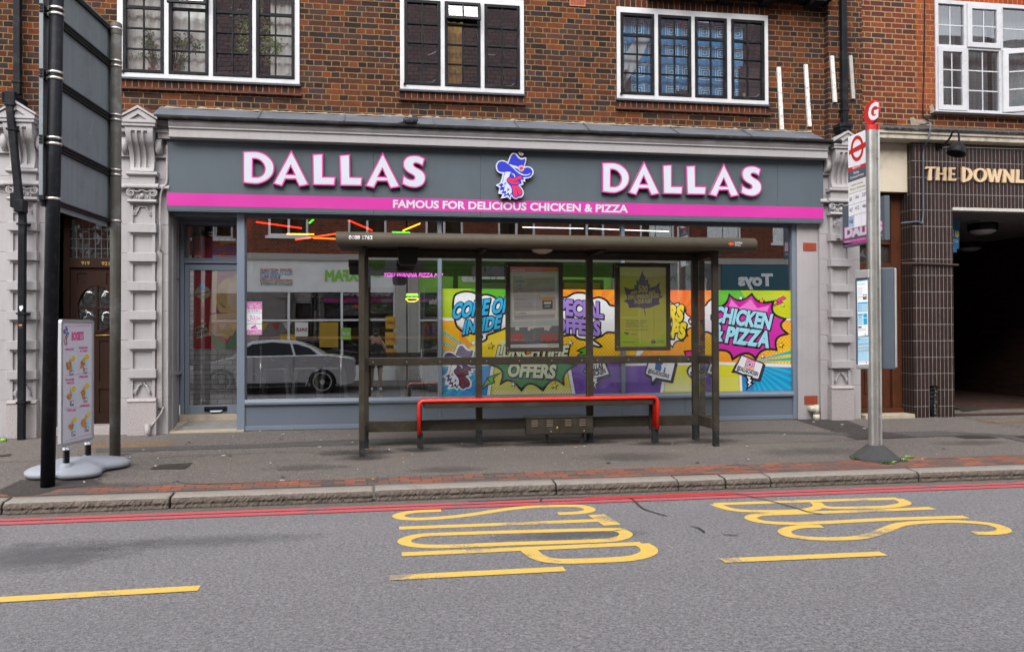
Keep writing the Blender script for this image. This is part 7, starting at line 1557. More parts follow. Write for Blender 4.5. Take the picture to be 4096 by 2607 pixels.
for px, py in ((367, 1450), (775, 1440)):
    q = PG(z(0, 2, px, py)); mb = MB(); mb.cyl((q.x-.012, q.y, pav(q.y)+.026), (q.x+.012, q.y, pav(q.y)+.026), .026, seg=16); mb.box(q.x-.02, q.x-.014, q.y-.012, q.y+.012, pav(q.y)+.02, pav(q.y)+.065); mb.box(q.x+.014, q.x+.02, q.y-.012, q.y+.012, pav(q.y)+.02, pav(q.y)+.065); mb.build('castor', M_alu, mn)

# ================================================================== big road sign seen from behind, on two posts
rs = thing('road_sign', (-3.0, -2.3, pav(-2.3)), 'back of a tall grey road sign clamped to one black and one galvanised post', 'road sign')
M_aluback = plain('sign_back_aluminium', (.19, .22, .235), .6, .1, .10, 2, .05, 150, streak=.2, dirt=(.06, .065, .055), dirt_amt=.4, dirt_scale=3)
M_rail = plain('sign_rail', (.012, .014, .015), .5, .1, .2)
M_galv = plain('galvanised_post', (.095, .088, .075), .6, .15, .3, 4, .12, 90, streak=.4, dirt=(.26, .28, .30), dirt_amt=.5, dirt_scale=3)
Nn, Ff = Vector((-3.118, -3.20, 0)), Vector((-2.988, -1.54, 0)); e = Ff-Nn; nn = Vector((e.y, -e.x, 0)).normalized()
if nn.x < 0: nn = -nn
mb = MB(); W_ = e.length; eu = e.normalized(); to3 = lambda p, off: Nn+eu*p[0]+Vector((0, 0, p[1]))+nn*off
out = rr_outline(0, W_, 2.776, 5.08, .06); mb.prism3([(to3(p, .0), to3(p, -.004)) for p in out])
mb.obox(to3((.0, 2.83), 0), eu*.012, nn*.03, (0, 0, 2.2)); mb.obox(to3((W_-.03, 2.80), 0), eu*.03, nn*.022, (0, 0, 2.27)); mb.build('panel', M_aluback, rs)
for zc, dbl in ((5.02, 0), (4.625, 1), (4.015, 1), (3.395, 1), (2.85, 0)):
    mb = MB(); hs2 = (-.03, 0, .03) if dbl else (-.012, .012)
    for dz in hs2: mb.obox(to3((-.01, zc+dz-.011), 0), eu*(W_+.01), nn*.03, (0, 0, .019))
    mb.build('rail', M_rail, rs)
    for px_, py_, r_ in ((0, 0, 0),): pass
bt, bb = Vector((-2.985, -3.11, 5.9)), Vector((-3.072, -3.11, .05))
mb = MB(); mb.cyl(bb, bt, .0625, seg=28); mb.build('post', plain('black_post', (.008, .009, .012), .45, 0, .2, 3, .1, 90, dirt=(.06, .06, .06), dirt_amt=.3, dirt_scale=12, streak=.15), rs)
gt, gb = Vector((-2.915, -1.6, 5.075)), Vector((-2.922, -1.6, .1))
mb = MB(); mb.cyl(gb, gt, .0575, seg=24); mb.lathe([(.061, 0), (.061, .12), (.05, .135), (0, .135)], (gt.x, gt.y, gt.z-.12), 20); mb.build('post', M_galv, rs)
M_clip = plain('stainless_band', (.62, .58, .52), .3, .8, .1)
for zc, dbl in ((5.02, 0), (4.625, 1), (4.015, 1), (3.395, 1), (2.85, 0)):
    for (tp, bt_, r_, y) in ((bt, bb, .064, -3.11), (gt, gb, .059, -1.6)):
        t = (zc-bt_.z)/(tp.z-bt_.z); c = bt_.lerp(tp, t); mb = MB()
        for dz in ((-.028, .028) if dbl else (0,)):
            mb.lathe([(r_, -.012), (r_+.004, -.012), (r_+.004, .012), (r_, .012)], (c.x, c.y, zc+dz), 24); mb.box(c.x-.075, c.x-.05, c.y-.02, c.y+.02, zc+dz-.015, zc+dz+.015)
        mb.build('band_clamp', M_clip, rs)
ar = Art(to3((0, 0), .001), nn, .001)
gq = lambda x, y: z(0, 0, x, y)
for pth in ([(845, 1280), (855, 1260), (845, 1240), (838, 1270), (858, 1210), (850, 1225)], [(850, 1220), (862, 1200), (868, 1190), (858, 1165)], [(865, 1185), (885, 1140), (870, 1125), (872, 1160)]): ar.line([gq(*p) for p in smooth(pth, 4, False)], 1.6, C['grey'], 1)
ar.build('graffiti', rs)

# ================================================================== drainpipes
def pipe(label, segs, m=None):
    t = thing('drainpipe', segs[-1][1], label, 'drainpipe'); mm = m or M_black
    for a, b_, w, d in segs:
        a, b_ = Vector(a), Vector(b_); mb = MB(); ax = (a-b_); mb.obox(b_+Vector((-w/2, -d/2, 0)), (w, 0, 0), (0, d, 0), ax); mb.build('pipe_length', mm, t, .01)
    return t
t = pipe('black square drainpipe stepping down the left pilaster', [((-4.56, -.09, 9), (-4.545, -.09, 4.64), .085, .075), ((-4.53, -.37, 4.52), (-4.405, -.36, 3.16), .085, .075), ((-4.40, -.30, 3.20), (-4.405, -.30, pav(-.3)-.02), .082, .075)])
mb = MB(); mb.obox((-4.60, -.42, 4.46), (.12, .06, 0), (.02, .38, .0), (0, 0, .13)); mb.box(-4.57, -4.45, -.42, -.30, 4.42, 4.60); mb.build('shoe', M_black, t, .01); mb = MB(); mb.box(-4.46, -4.35, -.41, -.255, 3.10, 3.26); mb.box(-4.51, -4.43, -.40, -.32, 3.16, 3.34); mb.box(-4.605, -4.495, -.135, -.04, 4.78, 4.82); mb.build('shoe', M_black, t, .01)
for zz in (2.95, 1.83, .72, 4.12): mb = MB(); xx = -4.40 if zz < 4 else -4.495; mb.box(xx-.055, xx+.055, -.35 if zz < 4 else -.42, -.12, zz, zz+.022); mb.cyl((xx+.05, -.30, zz+.011), (xx+.09, -.28, zz+.011), .012, seg=8); mb.build('bracket', M_black, t)
ar = Art((0, -.34, 0), (0, -1, 0), .001); ar.poly([z(0, 1, 180, 1345), z(0, 1, 215, 1340), z(0, 1, 216, 1370), z(0, 1, 195, 1395), z(0, 1, 182, 1375)], C['white'], 1); ar.poly([z(0, 1, 172, 1515), z(0, 1, 210, 1515), z(0, 2, 208, 22), z(0, 2, 172, 22)], C['ink'], 1); ar.poly([z(0, 1, 175, 1518), z(0, 1, 207, 1518), z(0, 1, 207, 1528), z(0, 1, 175, 1528)], C['amber'] if 'amber' in C else C['orange'], 2); ar.build('sticker', t)
t = pipe('black square drainpipe on the brick pier beside the red brick house', [((6.85, -.17, 9), (6.868, -.17, 4.64), .09, .08)])
mb = MB(); mb.box(6.72, 6.93, -.30, -.10, 4.60, 4.655); mb.box(6.735, 6.915, -.285, -.10, 4.55, 4.60); mb.prism([(6.745, 4.55), (6.905, 4.55), (6.875, 4.40), (6.78, 4.40)], -.275, -.1); mb.box(6.79, 6.87, -.25, -.1, 4.25, 4.41); mb.box(6.81, 6.925, -.215, -.1, 4.86, 4.895); mb.build('hopper', M_black, t, .008)
# four timber battens
M_bat = plain('painted_batten', (.62, .61, .58), .7, 0, .15, 6, .1, 60, dirt=(.16, .14, .11), dirt_amt=.8, dirt_scale=22); M_bat2 = plain('bare_batten', (.34, .32, .30), .8, 0, .2, 6, .1, 60, streak=.3)
for (a, b_, y, lab) in (((108, 632), (150, 1222), 0, 'white timber batten on the dark brick, leftmost of four'), ((362, 608), (410, 1190), 0, 'cleanest white timber batten, second from the left of four'), ((609, 527), (650, 962), -.10, 'flaking white batten on the brick pier left of the drainpipe'), ((782, 524), (820, 930), -.10, 'bare grey batten on the brick pier right of the drainpipe')):
    A, B = P(z(3, 0, *a), y-.03), P(z(3, 0, *b_), y-.03); w = .055; mb = MB(); mb.obox((B.x-w, y-.035, B.z), (w, 0, 0), (0, .036, 0), (A.x-B.x+w*.35, 0, A.z-B.z))
    for k in range(4): t_ = .12+.25*k; xx = B.x-w/2+(A.x-B.x+w*.35)*t_; mb.cyl((xx, y-.0365, B.z+(A.z-B.z)*t_), (xx, y-.034, B.z+(A.z-B.z)*t_), .006, seg=8, m=1)
    o = mb.build('batten', [M_bat2 if 'bare' in lab else M_bat, M_black], None, .003); o['label'] = lab; o['category'] = 'batten'; o['group'] = 'timber battens on the brickwork'
# pigeon
pg = MB(); PGm = plain('pigeon_grey', (.022, .024, .036), .6, 0, .5, 30, .3, 90, dirt=(.25, .26, .3), dirt_amt=.5, dirt_scale=40)
pc = P((1480+840*.2041, 460+130*.2041), -.37); sx = .2041
def pgp(x, y): return P((1480+x*sx, 460+y*sx), -.37)
path = [pgp(545, 168), pgp(620, 150), pgp(690, 135), pgp(760, 128), pgp(830, 125), pgp(885, 120), pgp(915, 125), pgp(930, 130)]
pg.tube([Vector(v) for v in smooth([tuple(v) for v in path], 4, False)], [max(.004, r_) for r_ in [x_*.92 for x_ in ([.012]*4+[.016]*3+[.02]+[.03, .04, .046, .05]+[.054]*4+[.055]*4+[.052]*4+[.042]*4+[.02])]][:29], 14)
pg.tube([Vector(v) for v in smooth([tuple(pgp(885, 110)), tuple(pgp(885, 70)), tuple(pgp(872, 45))], 4, False)], [.042, .04, .037, .034, .031, .029, .028, .028, .028], 12)
pg.ball(pgp(872, 38), .032, .028, .027)
pgo = thing('pigeon', (pc.x, -.37, 4.39), 'plump grey pigeon sitting on the black gutter edge above the shop sign', 'pigeon')
pg.build('body', PGm, pgo)
mb = MB(); w0 = pgp(700, 110); 
for s_ in (-1, 1): mb.ball(pgp(770, 122)+Vector((0, s_*.045, .005)), .085, .014, .04)
mb.build('wing', PGm, pgo); mb = MB(); q = pgp(900, 52); mb.tube([q+Vector((-.006, -.0, 0)), q+Vector((.012, -.004, -.006))], [.007, .002], 8); mb.ball(q+Vector((-.006, -.012, .006)), .009, .006, .005); mb.build('beak', plain('beak_white', (.6, .6, .58), .5), pgo)
# projecting sign
PXs = 6.72
ps = thing('projecting_sign', (PXs, -.2, 2.6), 'grey and pink projecting sign on brackets behind the bus stop flag', 'projecting sign')
nX = Vector((-1, 0, 0)); oX = Vector((PXs, 0, 0))
c1, c2 = PN(z(3, 1, 698, 415), oX, nX), PN(z(3, 1, 1097, 330), oX, nX); c3 = PN(z(3, 1, 702, 800), oX, nX)
yA, yB, zA, zB = c1.y, max(c2.y, c1.y-1.3), c1.z, c3.z
mb = MB(); mb.box(PXs, PXs+.075, yA, yB, zB, zA); bx_ = mb.build('sign_box', M_panel, ps, .006)
ar = Art(oX, nX, .001)
up_ = (0, -1)
ar.poly([z(3, 1, 704, 752), z(3, 1, 955, 703), z(3, 1, 955, 728), z(3, 1, 705, 775)], M_pink, 1); ar.poly([z(3, 1, 704, 738), z(3, 1, 955, 690), z(3, 1, 955, 735), z(3, 1, 705, 775)], M_pink, 1)
e0, e1 = z(3, 1, 722, 703), z(3, 1, 1075, 636)
ar.text('DALLAS', e0, e1, 36, M_hot, 2, .06, 0, up_, .05); ar.text('DALLAS', e0, e1, 36, M_white, 3, .06, 0, up_)
ar.text('FAMOUS FOR DELICIOUS CHICKEN & PIZZA', z(3, 1, 722, 755), z(3, 1, 1075, 686), 6.5, M_white, 3, .012, 0, up_); ar.build('sign_print', bx_)
mb = MB(); mb.box(PXs-.0, PXs+.075, yA+.002, yA+.06, zB+.12, zA-.14); mb.box(PXs-.02, PXs+.09, yA+.055, -.2, zB+.15, zB+.2); mb.box(PXs-.02, PXs+.09, yA+.055, -.2, zA-.22, zA-.17); mb.build('bracket', M_ali, ps, .003)

# ================================================================== red brick building with the tiled passage
rb = thing('red_building', (10.5, 3, .29), 'red brick building over a brown tiled passage entrance', 'building')
RX = 7.205
rw0, rw1, rz0, rz1 = 8.49, 10.62, 4.965, 6.70
mb = MB(); wall_grid(mb, RX, 14.5, 4.55, 9.6, 0, [(rw0, rw1, rz0, rz1)]); mb.build('wall', M_red, rb)
mb = MB(); mb.box(8.17, rw0-.002, -.003, .05, 4.97, 9.6); mb.build('brick_quoin', M_redq, rb)
mb = MB(); mb.box(rw0-.02, 14, -.004, .05, rz1+.001, rz1+.22); mb.build('soldier_lintel', M_soldier_r, rb)
mb = MB(); mb.box(RX+.02, 14.5, 6.9, 7.0, .1, 9.6); mb.box(RX+.02, 14.5, .13, 6.9, 4.47, 4.55); mb.box(RX+.02, 14.5, .13, 6.9, 7.3, 7.4); mb.box(14.4, 14.5, .02, 7, .1, 9.6); mb.build('inner_structure', M_room, rb)
mb = MB(); mb.quad((RX, -.2, 9.6), (14.5, -.2, 9.6), (14.5, 3.5, 12.4), (RX, 3.5, 12.4)); mb.quad((RX, 7.2, 9.6), (14.5, 7.2, 9.6), (14.5, 3.5, 12.4), (RX, 3.5, 12.4)); mb.build('roof', M_creas, rb)
s7 = Zm(3640, 0, 456/865)
px2x = lambda x, y=250: P(s7(x, y), -.02).x
py2z = lambda y, x=430: P(s7(x, y), -.02).z
m1, m2 = px2x(427), px2x(690); tz = (py2z(340, 300)+py2z(370, 300))/2
mb = MB(); f = .055
xs = [rw0, m1, m2, rw1]
holes = []
for i in range(3):
    a = xs[i]+(f if i == 0 else .035); b_ = xs[i+1]-(f if i == 2 else .035); holes += [[(a, rz0+.05), (b_, rz0+.05), (b_, tz-.03), (a, tz-.03)], [(a, tz+.03), (b_, tz+.03), (b_, rz1-.06), (a, rz1-.06)]]
mb.prism([(rw0, rz0), (rw1, rz0), (rw1, rz1), (rw0, rz1)], -.02, .07, holes=holes); w = mb.build('window', M_upvc, rb, .005)
for i in range(3):
    for j in range(2):
        hx = holes[i*2+j]; a, b_, c, d = hx[0][0], hx[1][0], hx[0][1], hx[2][1]
        sash = (i, j) in ((0, 0), (1, 1), (2, 0)); yo = -.045 if (i, j) != (2, 0) else -.05
        if sash:
            g = .075; mb = MB(); ang = .42 if (i, j) == (2, 0) else 0
            def sw(x, y, zz):      # swing about the left jamb
                if not ang: return (x, y, zz)
                return (a-.02+(x-a+.02)*math.cos(ang)-(y-yo)*math.sin(ang)*0, y-(b_+.02-x)*math.sin(ang)*0-((b_+.02)-(b_+.02)+(x-a+.02))*math.sin(ang), zz)
            k0 = len(mb.v); mb.prism([(a-.025, c-.025), (b_+.025, c-.025), (b_+.025, d+.025), (a-.025, d+.025)], yo, yo+.055, holes=[[(a+g-.02, c+g-.02), (b_-g+.02, c+g-.02), (b_-g+.02, d-g+.02), (a+g-.02, d-g+.02)]])
            a2, b2, c2, d2 = a+g-.02, b_-g+.02, c+g-.02, d-g+.02; yg = yo+.03
            if ang:
                for v in mb.v: v.x, v.y, v.z = sw(*v)
            mb.build('sash', M_upvc, w, .006)
        else: a2, b2, c2, d2, yg, ang = a, b_, c, d, .02, 0
        gm = MB(); q = [(a2-.004, yg, c2-.004), (b2+.004, yg, c2-.004), (b2+.004, yg, d2+.004), (a2-.004, yg, d2+.004)]
        if ang: q = [sw(*v) for v in q]
        gm.quad(*q); gm.build('pane', M_glass_pl, w)
        mb = MB(); rows = 2 if j else 3; xm = (a2+b2)/2
        mb.box(xm-.009, xm+.009, yg-.006, yg-.002, c2, d2)
        for r_ in range(1, rows): zz = c2+(d2-c2)*r_/rows; mb.box(a2, xm-.0095, yg-.006, yg-.002, zz-.009, zz+.009); mb.box(xm+.0095, b2, yg-.006, yg-.002, zz-.009, zz+.009)
        if ang:
            for v in mb.v: v.x, v.y, v.z = sw(*v)
        mb.build('glazing_bar', M_upvc, w)
mb = MB(); mb.extr([(-.13, rz0-.03), (-.13, rz0-.012), (-.02, rz0-.001), (.02, rz0-.001), (.02, rz0-.03)], rw0-.09, rw1+.1); mb.build('sill', M_upvc, w, .003)
curtain(rw0+.02, m1, .22, rz0, rz1, M_net, 'net curtain behind the left lights of the white plastic window', .018, .07, 'net curtains of the white window'); curtain(m1+.02, m2-.02, .25, rz0, rz1, M_net, 'net curtain behind the middle lights of the white plastic window', .018, .08, 'net curtains of the white window'); curtain(m2+.02, rw1-.02, .22, rz0, rz1, M_net, 'net curtain behind the lights nearest the picture edge', .018, .06, 'net curtains of the white window')
bp = P(z(3, 0, 1085, 1130)), P(z(3, 0, 1213, 1175)); mb = MB(); hs2 = []
nx, nz_ = 7, 3
for i in range(nx):
    for j in range(nz_):
        cx = bp[0].x+(bp[1].x-bp[0].x)*(i+.5)/nx; cz = bp[1].z+(bp[0].z-bp[1].z)*(j+.5)/nz_; hs2.append([(cx-.011, cz-.012), (cx+.011, cz-.012), (cx+.011, cz+.012), (cx-.011, cz+.012)])
mb.prism([(bp[0].x, bp[1].z-.005), (bp[1].x, bp[1].z-.005), (bp[1].x, bp[0].z+.005), (bp[0].x, bp[0].z+.005)], -.006, .02, holes=hs2); mb.build('air_brick', plain('brown_vent', (.09, .03, .02), .8), rb)
mb = MB(); rg = random.Random(9)
mb.add([P(p, -.006) for p in (z(3, 0, 1345, 1180), z(3, 0, 1335, 1110), z(3, 0, 1370, 1100), z(3, 0, 1390, 1130), z(3, 0, 1470, 1130), z(3, 0, 1530, 1150), z(3, 0, 1550, 1185))], [tuple(range(7))]); mb.add([P(p, -.006) for p in (z(3, 0, 1515, 1000), z(3, 0, 1550, 980), z(3, 0, 1566, 1040), z(3, 0, 1530, 1045))], [(0, 1, 2, 3)]); mb.build('cement_patch', M_mort, rb)
# stone ledge with flaking paint, flashing over it
M_ledge = plain('flaking_ledge', (.40, .36, .29), .85, 0, .35, 5, .25, 60, bm=.6, bs=25, dirt=(.10, .10, .06), dirt_amt=.75, dirt_scale=8)
mb = MB(); mb.extr([(-.26, 4.60), (-.26, 4.545), (-.235, 4.535), (-.235, 4.475), (-.20, 4.455), (.0, 4.455), (.0, 4.62)], RX+.0, 14.4); mb.build('ledge', M_ledge, rb, .004)
mb = MB(); mb.extr([(-.275, 4.600), (-.275, 4.628), (.0, 4.73), (.0, 4.602)], RX+.0, 14.4); mb.build('ledge_flashing', plain('tarred_flashing', (.06, .055, .05), .7, 0, .4, 4, .3, 40, bm=.4, bs=20, dirt=(.14, .13, .12), dirt_amt=.5), rb)
mb = MB(); mb.extr([(-.285, 4.592), (-.29, 4.615), (-.27, 4.63), (-.26, 4.60)], 7.45, 14.4); mb.build('ledge_edge', plain('tar_edge', (.02, .02, .02), .6, 0, .4, 10, .3, 30, dirt=(.5, .5, .5), dirt_amt=.5, dirt_scale=26), rb)
# cream panel over the side door
mb = MB(); mb.box(RX+.0, 8.02, .01, .12, 3.715, 4.455); mb.build('rendered_panel', plain('cream_render', (.50, .43, .335), .8, 0, .1, 3, .06, 120, dirt=(.2, .17, .13), dirt_amt=.6, dirt_scale=2.5), rb)
# side door
DY2 = .24; x0, x1 = RX+.02, 8.01
mb = MB(); mb.box(x0, x0+.07, DY2-.06, DY2+.06, .33, 3.715); mb.box(x1-.16, x1, DY2-.06, DY2+.06, .33, 3.715); mb.box(x0+.07, x1-.16, DY2-.05, DY2+.06, 3.60, 3.715); mb.box(x0+.07, x1-.16, DY2-.055, DY2+.06, 2.52, 2.64); mb.box(x0+.07, x1-.16, DY2-.02, DY2+.05, 2.93, 2.97); mb.box(x0+.07, x1-.16, DY2-.02, DY2+.05, 3.37, 3.41); mb.box((x0+x1)/2-.09, (x0+x1)/2-.05, DY2-.02, DY2+.05, 2.64, 3.60)
d2 = mb.build('side_door', M_wood2, rb, .004)
a, b_ = x0+.072, x1-.162; lf = MB(); pn = [rc(a+.12, b_-.12, .62, 1.12), rc(a+.12, b_-.12, 1.28, 1.75), rc(a+.12, b_-.12, 1.9, 2.4)]
lf.prism(rc(a, b_, .37, 2.515), DY2, DY2+.045, holes=pn); lf.box(a+.1, b_-.1, DY2+.02, DY2+.04, .6, 2.42)
for q in pn: 
    (xa, za), (xb, _), (_, zb_) = q[0], q[1], q[2]
    lf.prism(q, DY2-.012, DY2+.022, holes=[rc(xa+.03, xb-.03, za+.03, zb_-.03)])
lf.build('door_leaf', M_wood2, d2, .004)
mb = MB(); mb.quad((x0+.07, DY2+.03, 2.64), (x1-.16, DY2+.03, 2.64), (x1-.16, DY2+.03, 3.60), (x0+.07, DY2+.03, 3.60)); mb.build('fanlight', glass('grimy_glass', .10, (.30, .31, .30), .3, .12, 3), d2)
lk = P(z(3, 1, 1258, 1140), DY2-.02); mb = MB(); mb.box(lk.x-.022, lk.x+.022, DY2-.085, DY2-.06, lk.z-.05, lk.z+.05); mb.ball((lk.x+.035, DY2-.08, lk.z-.11), .03, .03, .035); mb.build('lock', M_gold, d2)
mb = MB(); mb.box(RX, 8.02, -.12, DY2+.1, .2, .335); mb.build('doorstep', M_stone, rb, .01); mb = MB(); mb.box(x0, x1, DY2-.1, DY2+.02, .336, .40); mb.build('threshold', M_wood2, rb, .006)
# tiled columns, lintel and passage
TX0, TX1 = 8.03, 8.678; TY = -.10; HZ = 3.475
mb = MB(); hole = [rc(P(z(3, 2, 1520, 700), TY).x, P(z(3, 2, 1605, 700), TY).x, .2, P(z(3, 2, 1560, 562), TY).z)]
mb.prism([(TX0, .2), (TX1, .2), (TX1, HZ), (TX0, HZ)], TY, TY+.02, holes=hole); mb.prism([(TX0, HZ), (14.4, HZ), (14.4, 4.452), (TX0, 4.452)], TY, TY+.02); mb.prism([(11.6, .2), (14.4, .2), (14.4, HZ), (11.6, HZ)], TY, TY+.02); mb.build('tile_facing', M_tile, rb)
mb = MB(); mb.box(TX0-.02, TX0+.0, TY, DY2+.05, .2, 4.452); mb.box(TX1-.002, TX1+.015, TY+.0, .35, .2, HZ); mb.build('tile_return', M_tile_side, rb)
mb = MB(); mb.box(TX0+.02, hole[0][0][0]-.0, TY+.021, .3, .2, HZ); mb.box(hole[0][1][0], TX1-.01, TY+.021, .3, .2, HZ); mb.box(TX0+.02, TX1-.01, .12, .3, .2, HZ); mb.box(TX0+.01, 14.3, TY+.021, .13, HZ, 4.45); mb.build('column_core', plain('broken_masonry', (.10, .085, .07), .95, 0, .4, 20, .3, 60, bm=.8), rb)
hx = (hole[0][0][0]+hole[0][1][0])/2; hz = hole[0][2][1]
mb = MB(); mb.cyl((hx, TY+.07, .2), (hx, TY+.07, hz), .042, seg=14)
for zz in (.55, .62, .68): mb.lathe([(.042, 0), (.058, .01), (.058, .03), (.042, .04)], (hx, TY+.07, zz), 16)
mb.build('soil_pipe', M_black, rb); mb = MB()
for i in range(8): mb.ball((hx+.05+rg.uniform(-.015, .01), TY+.05, .33+i*.055), .022, .03, .034, 0, 6, 4)
mb.build('broken_edge', MATS['broken_masonry'], rb)
mb = MB(); mb.box(TX1, 14.4, TY-.03, TY+.12, HZ-.045, HZ+.001); mb.build('entrance_trim', plain('silver_trim', (.55, .52, .47), .45, .4, .1, 5, .1, 60, streak=.1), rb)
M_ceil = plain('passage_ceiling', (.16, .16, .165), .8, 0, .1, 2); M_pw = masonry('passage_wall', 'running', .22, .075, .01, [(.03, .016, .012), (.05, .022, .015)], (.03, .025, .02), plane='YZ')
mb = MB(); mb.box(TX1+.0, 12.6, TY+.13, 9.5, HZ-.03, HZ+.1); mb.build('passage_ceiling', M_ceil, rb)
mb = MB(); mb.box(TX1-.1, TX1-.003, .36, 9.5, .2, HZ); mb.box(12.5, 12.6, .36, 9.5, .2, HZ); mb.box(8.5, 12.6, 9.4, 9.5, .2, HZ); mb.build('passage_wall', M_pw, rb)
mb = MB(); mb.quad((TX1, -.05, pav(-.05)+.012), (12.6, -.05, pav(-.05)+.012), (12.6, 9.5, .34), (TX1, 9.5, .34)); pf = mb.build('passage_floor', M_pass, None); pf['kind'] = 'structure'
LM = plain('frosted_dome', (.5, .52, .56), .4)
for (px, py), lab in (((2020, 560), 'square ceiling lamp with a frosted dome, nearer one in the passage'), ((1900, 738), 'second ceiling lamp, deeper inside the dark passage')):
    c = PZ(z(3, 1, px, py), HZ-.03); t = thing('ceiling_lamp', (c.x, c.y, HZ-.3), lab, 'lamp', 'passage ceiling lamps'); mb = MB(); mb.box(c.x-.3, c.x+.3, c.y-.3, c.y+.3, HZ-.05, HZ-.031); mb.build('plate', M_ceil, t)
    mb = MB(); mb.lathe([(.0, -.05), (.23, -.05), (.235, -.06), (.235, -.16), (.22, -.17), (0, -.17)], (c.x, c.y, HZ), 28); mb.build('housing', M_black, t); mb = MB(); mb.lathe([(.205, -.165), (.19, -.195), (.13, -.225), (.0, -.24)], (c.x, c.y, HZ), 28); mb.build('diffuser', LM, t)
# blue sign on the passage wall
M_bsign = plain('blue_sign', (.012, .10, .21), .4)
bsx = TX1+.03; oX = Vector((bsx, 0, 0)); s8 = Zm(3700, 780, 396/1080)
o = MB(); ys = [.40, 1.25]
c0 = P(s8(290, 240), .42); 
t = thing('passage_sign', (9.0, .8, 2.5), 'blue sign with yellow and white figures hanging in the passage mouth', 'sign')
q = [s8(285, 240), s8(380, 290), s8(370, 590), s8(285, 575)]
nS = Vector((-.35, -.94, 0)).normalized(); oS = Vector((8.75, .45, 0))
pp = [PN(v, oS, nS) for v in q]; mb = MB(); mb.prism3([(v, v-nS*.03) for v in pp]); mb.build('sign_board', M_bsign, t)
ar = Art(oS, nS, .0015)
for i, (x, y) in enumerate(((334, 396), (350, 400), (364, 412), (334, 420), (350, 426), (334, 444), (346, 448), (364, 440), (354, 456))): ar.ell(*s8(x, y), 2.6, 3.2, C['yellow'], 1, 8)
ar.text('LE', s8(290, 440), s8(313, 442), 22, C['white'], 1, .05, 0, (0, -1))
for i, (x, y) in enumerate(((295, 478), (297, 490), (300, 505), (314, 496), (327, 486), (334, 498), (327, 516), (344, 490), (346, 512), (355, 500), (357, 518))): ar.ell(*s8(x, y), 1.6, 1.6, C['white'], 1, 6)
ar.build('sign_print', t); mb = MB(); a = PN(s8(300, 605), oS, nS); mb.box(a.x-.06, a.x+.06, a.y-.02, a.y+.1, a.z-.03, a.z+.06); mb.build('bracket', M_bsign, t)
# raised lettering THE DOWNL(ANDS)
M_bronze = plain('sandstone_letters', (.58, .42, .26), .55, .1, .06, 4, .05, 120)
ltx = thing('raised_sign', (9.4, TY, 3.95), 'raised stone coloured capital letters over the tiled passage entrance', 'sign')
s9 = Zm(3680, 640, 416/1372); LY = TY-.035
def slab_letter(polys):
    mb = MB()
    for pl in polys:
        hl = pl[1:] if isinstance(pl[0], list) else []; ol = pl[0] if isinstance(pl[0], list) else pl
        mb.prism([(P(s9(*p), LY).x, P(s9(*p), LY).z) for p in ol], LY, TY-.001, holes=[[(P(s9(*p), LY).x, P(s9(*p), LY).z) for p in h] for h in hl])
    return mb.build('letter', M_bronze, ltx, .004)
slab_letter([[(80, 88), (215, 90), (205, 118), (163, 112), (158, 200), (160, 270), (112, 270), (120, 200), (127, 112), (95, 115), (72, 120)]])
slab_letter([[(218, 92), (265, 92), (260, 172), (312, 173), (310, 96), (357, 96), (350, 180), (354, 275), (306, 274), (312, 198), (258, 196), (262, 270), (214, 270), (222, 180)]])
slab_letter([[(380, 97), (477, 100), (466, 128), (424, 122), (422, 172), (468, 178), (460, 202), (420, 198), (420, 248), (486, 248), (475, 278), (377, 275), (388, 190)]])
slab_letter([[smooth([(557, 102), (610, 103), (670, 122), (697, 185), (672, 255), (620, 282), (557, 284)], 3)[:-2], smooth([(604, 130), (630, 140), (652, 190), (630, 250), (602, 258)], 3)[:-2]]])
slab_letter([[[(798+92*math.cos(t), 200+93*math.sin(t)) for t in [2*math.pi*i/32 for i in range(32)]], [(798+50*math.cos(t), 198+66*math.sin(t)) for t in [2*math.pi*i/32 for i in range(32)]]]])
slab_letter([[(880, 114), (930, 115), (956, 230), (985, 117), (1000, 117), (1025, 232), (1048, 120), (1090, 122), (1045, 298), (1005, 298), (985, 215), (968, 295), (925, 292)]])
slab_letter([[(1090, 122), (1138, 122), (1208, 232), (1202, 124), (1247, 124), (1245, 302), (1200, 302), (1142, 205), (1142, 300), (1096, 300), (1105, 160)]])
slab_letter([[(1268, 126), (1318, 127), (1312, 262), (1400, 264), (1390, 306), (1266, 304), (1275, 200)]])
slab_letter([[(1480, 126), (1510, 126), (1590, 308), (1540, 308), (1495, 180), (1440, 308), (1400, 306)]])
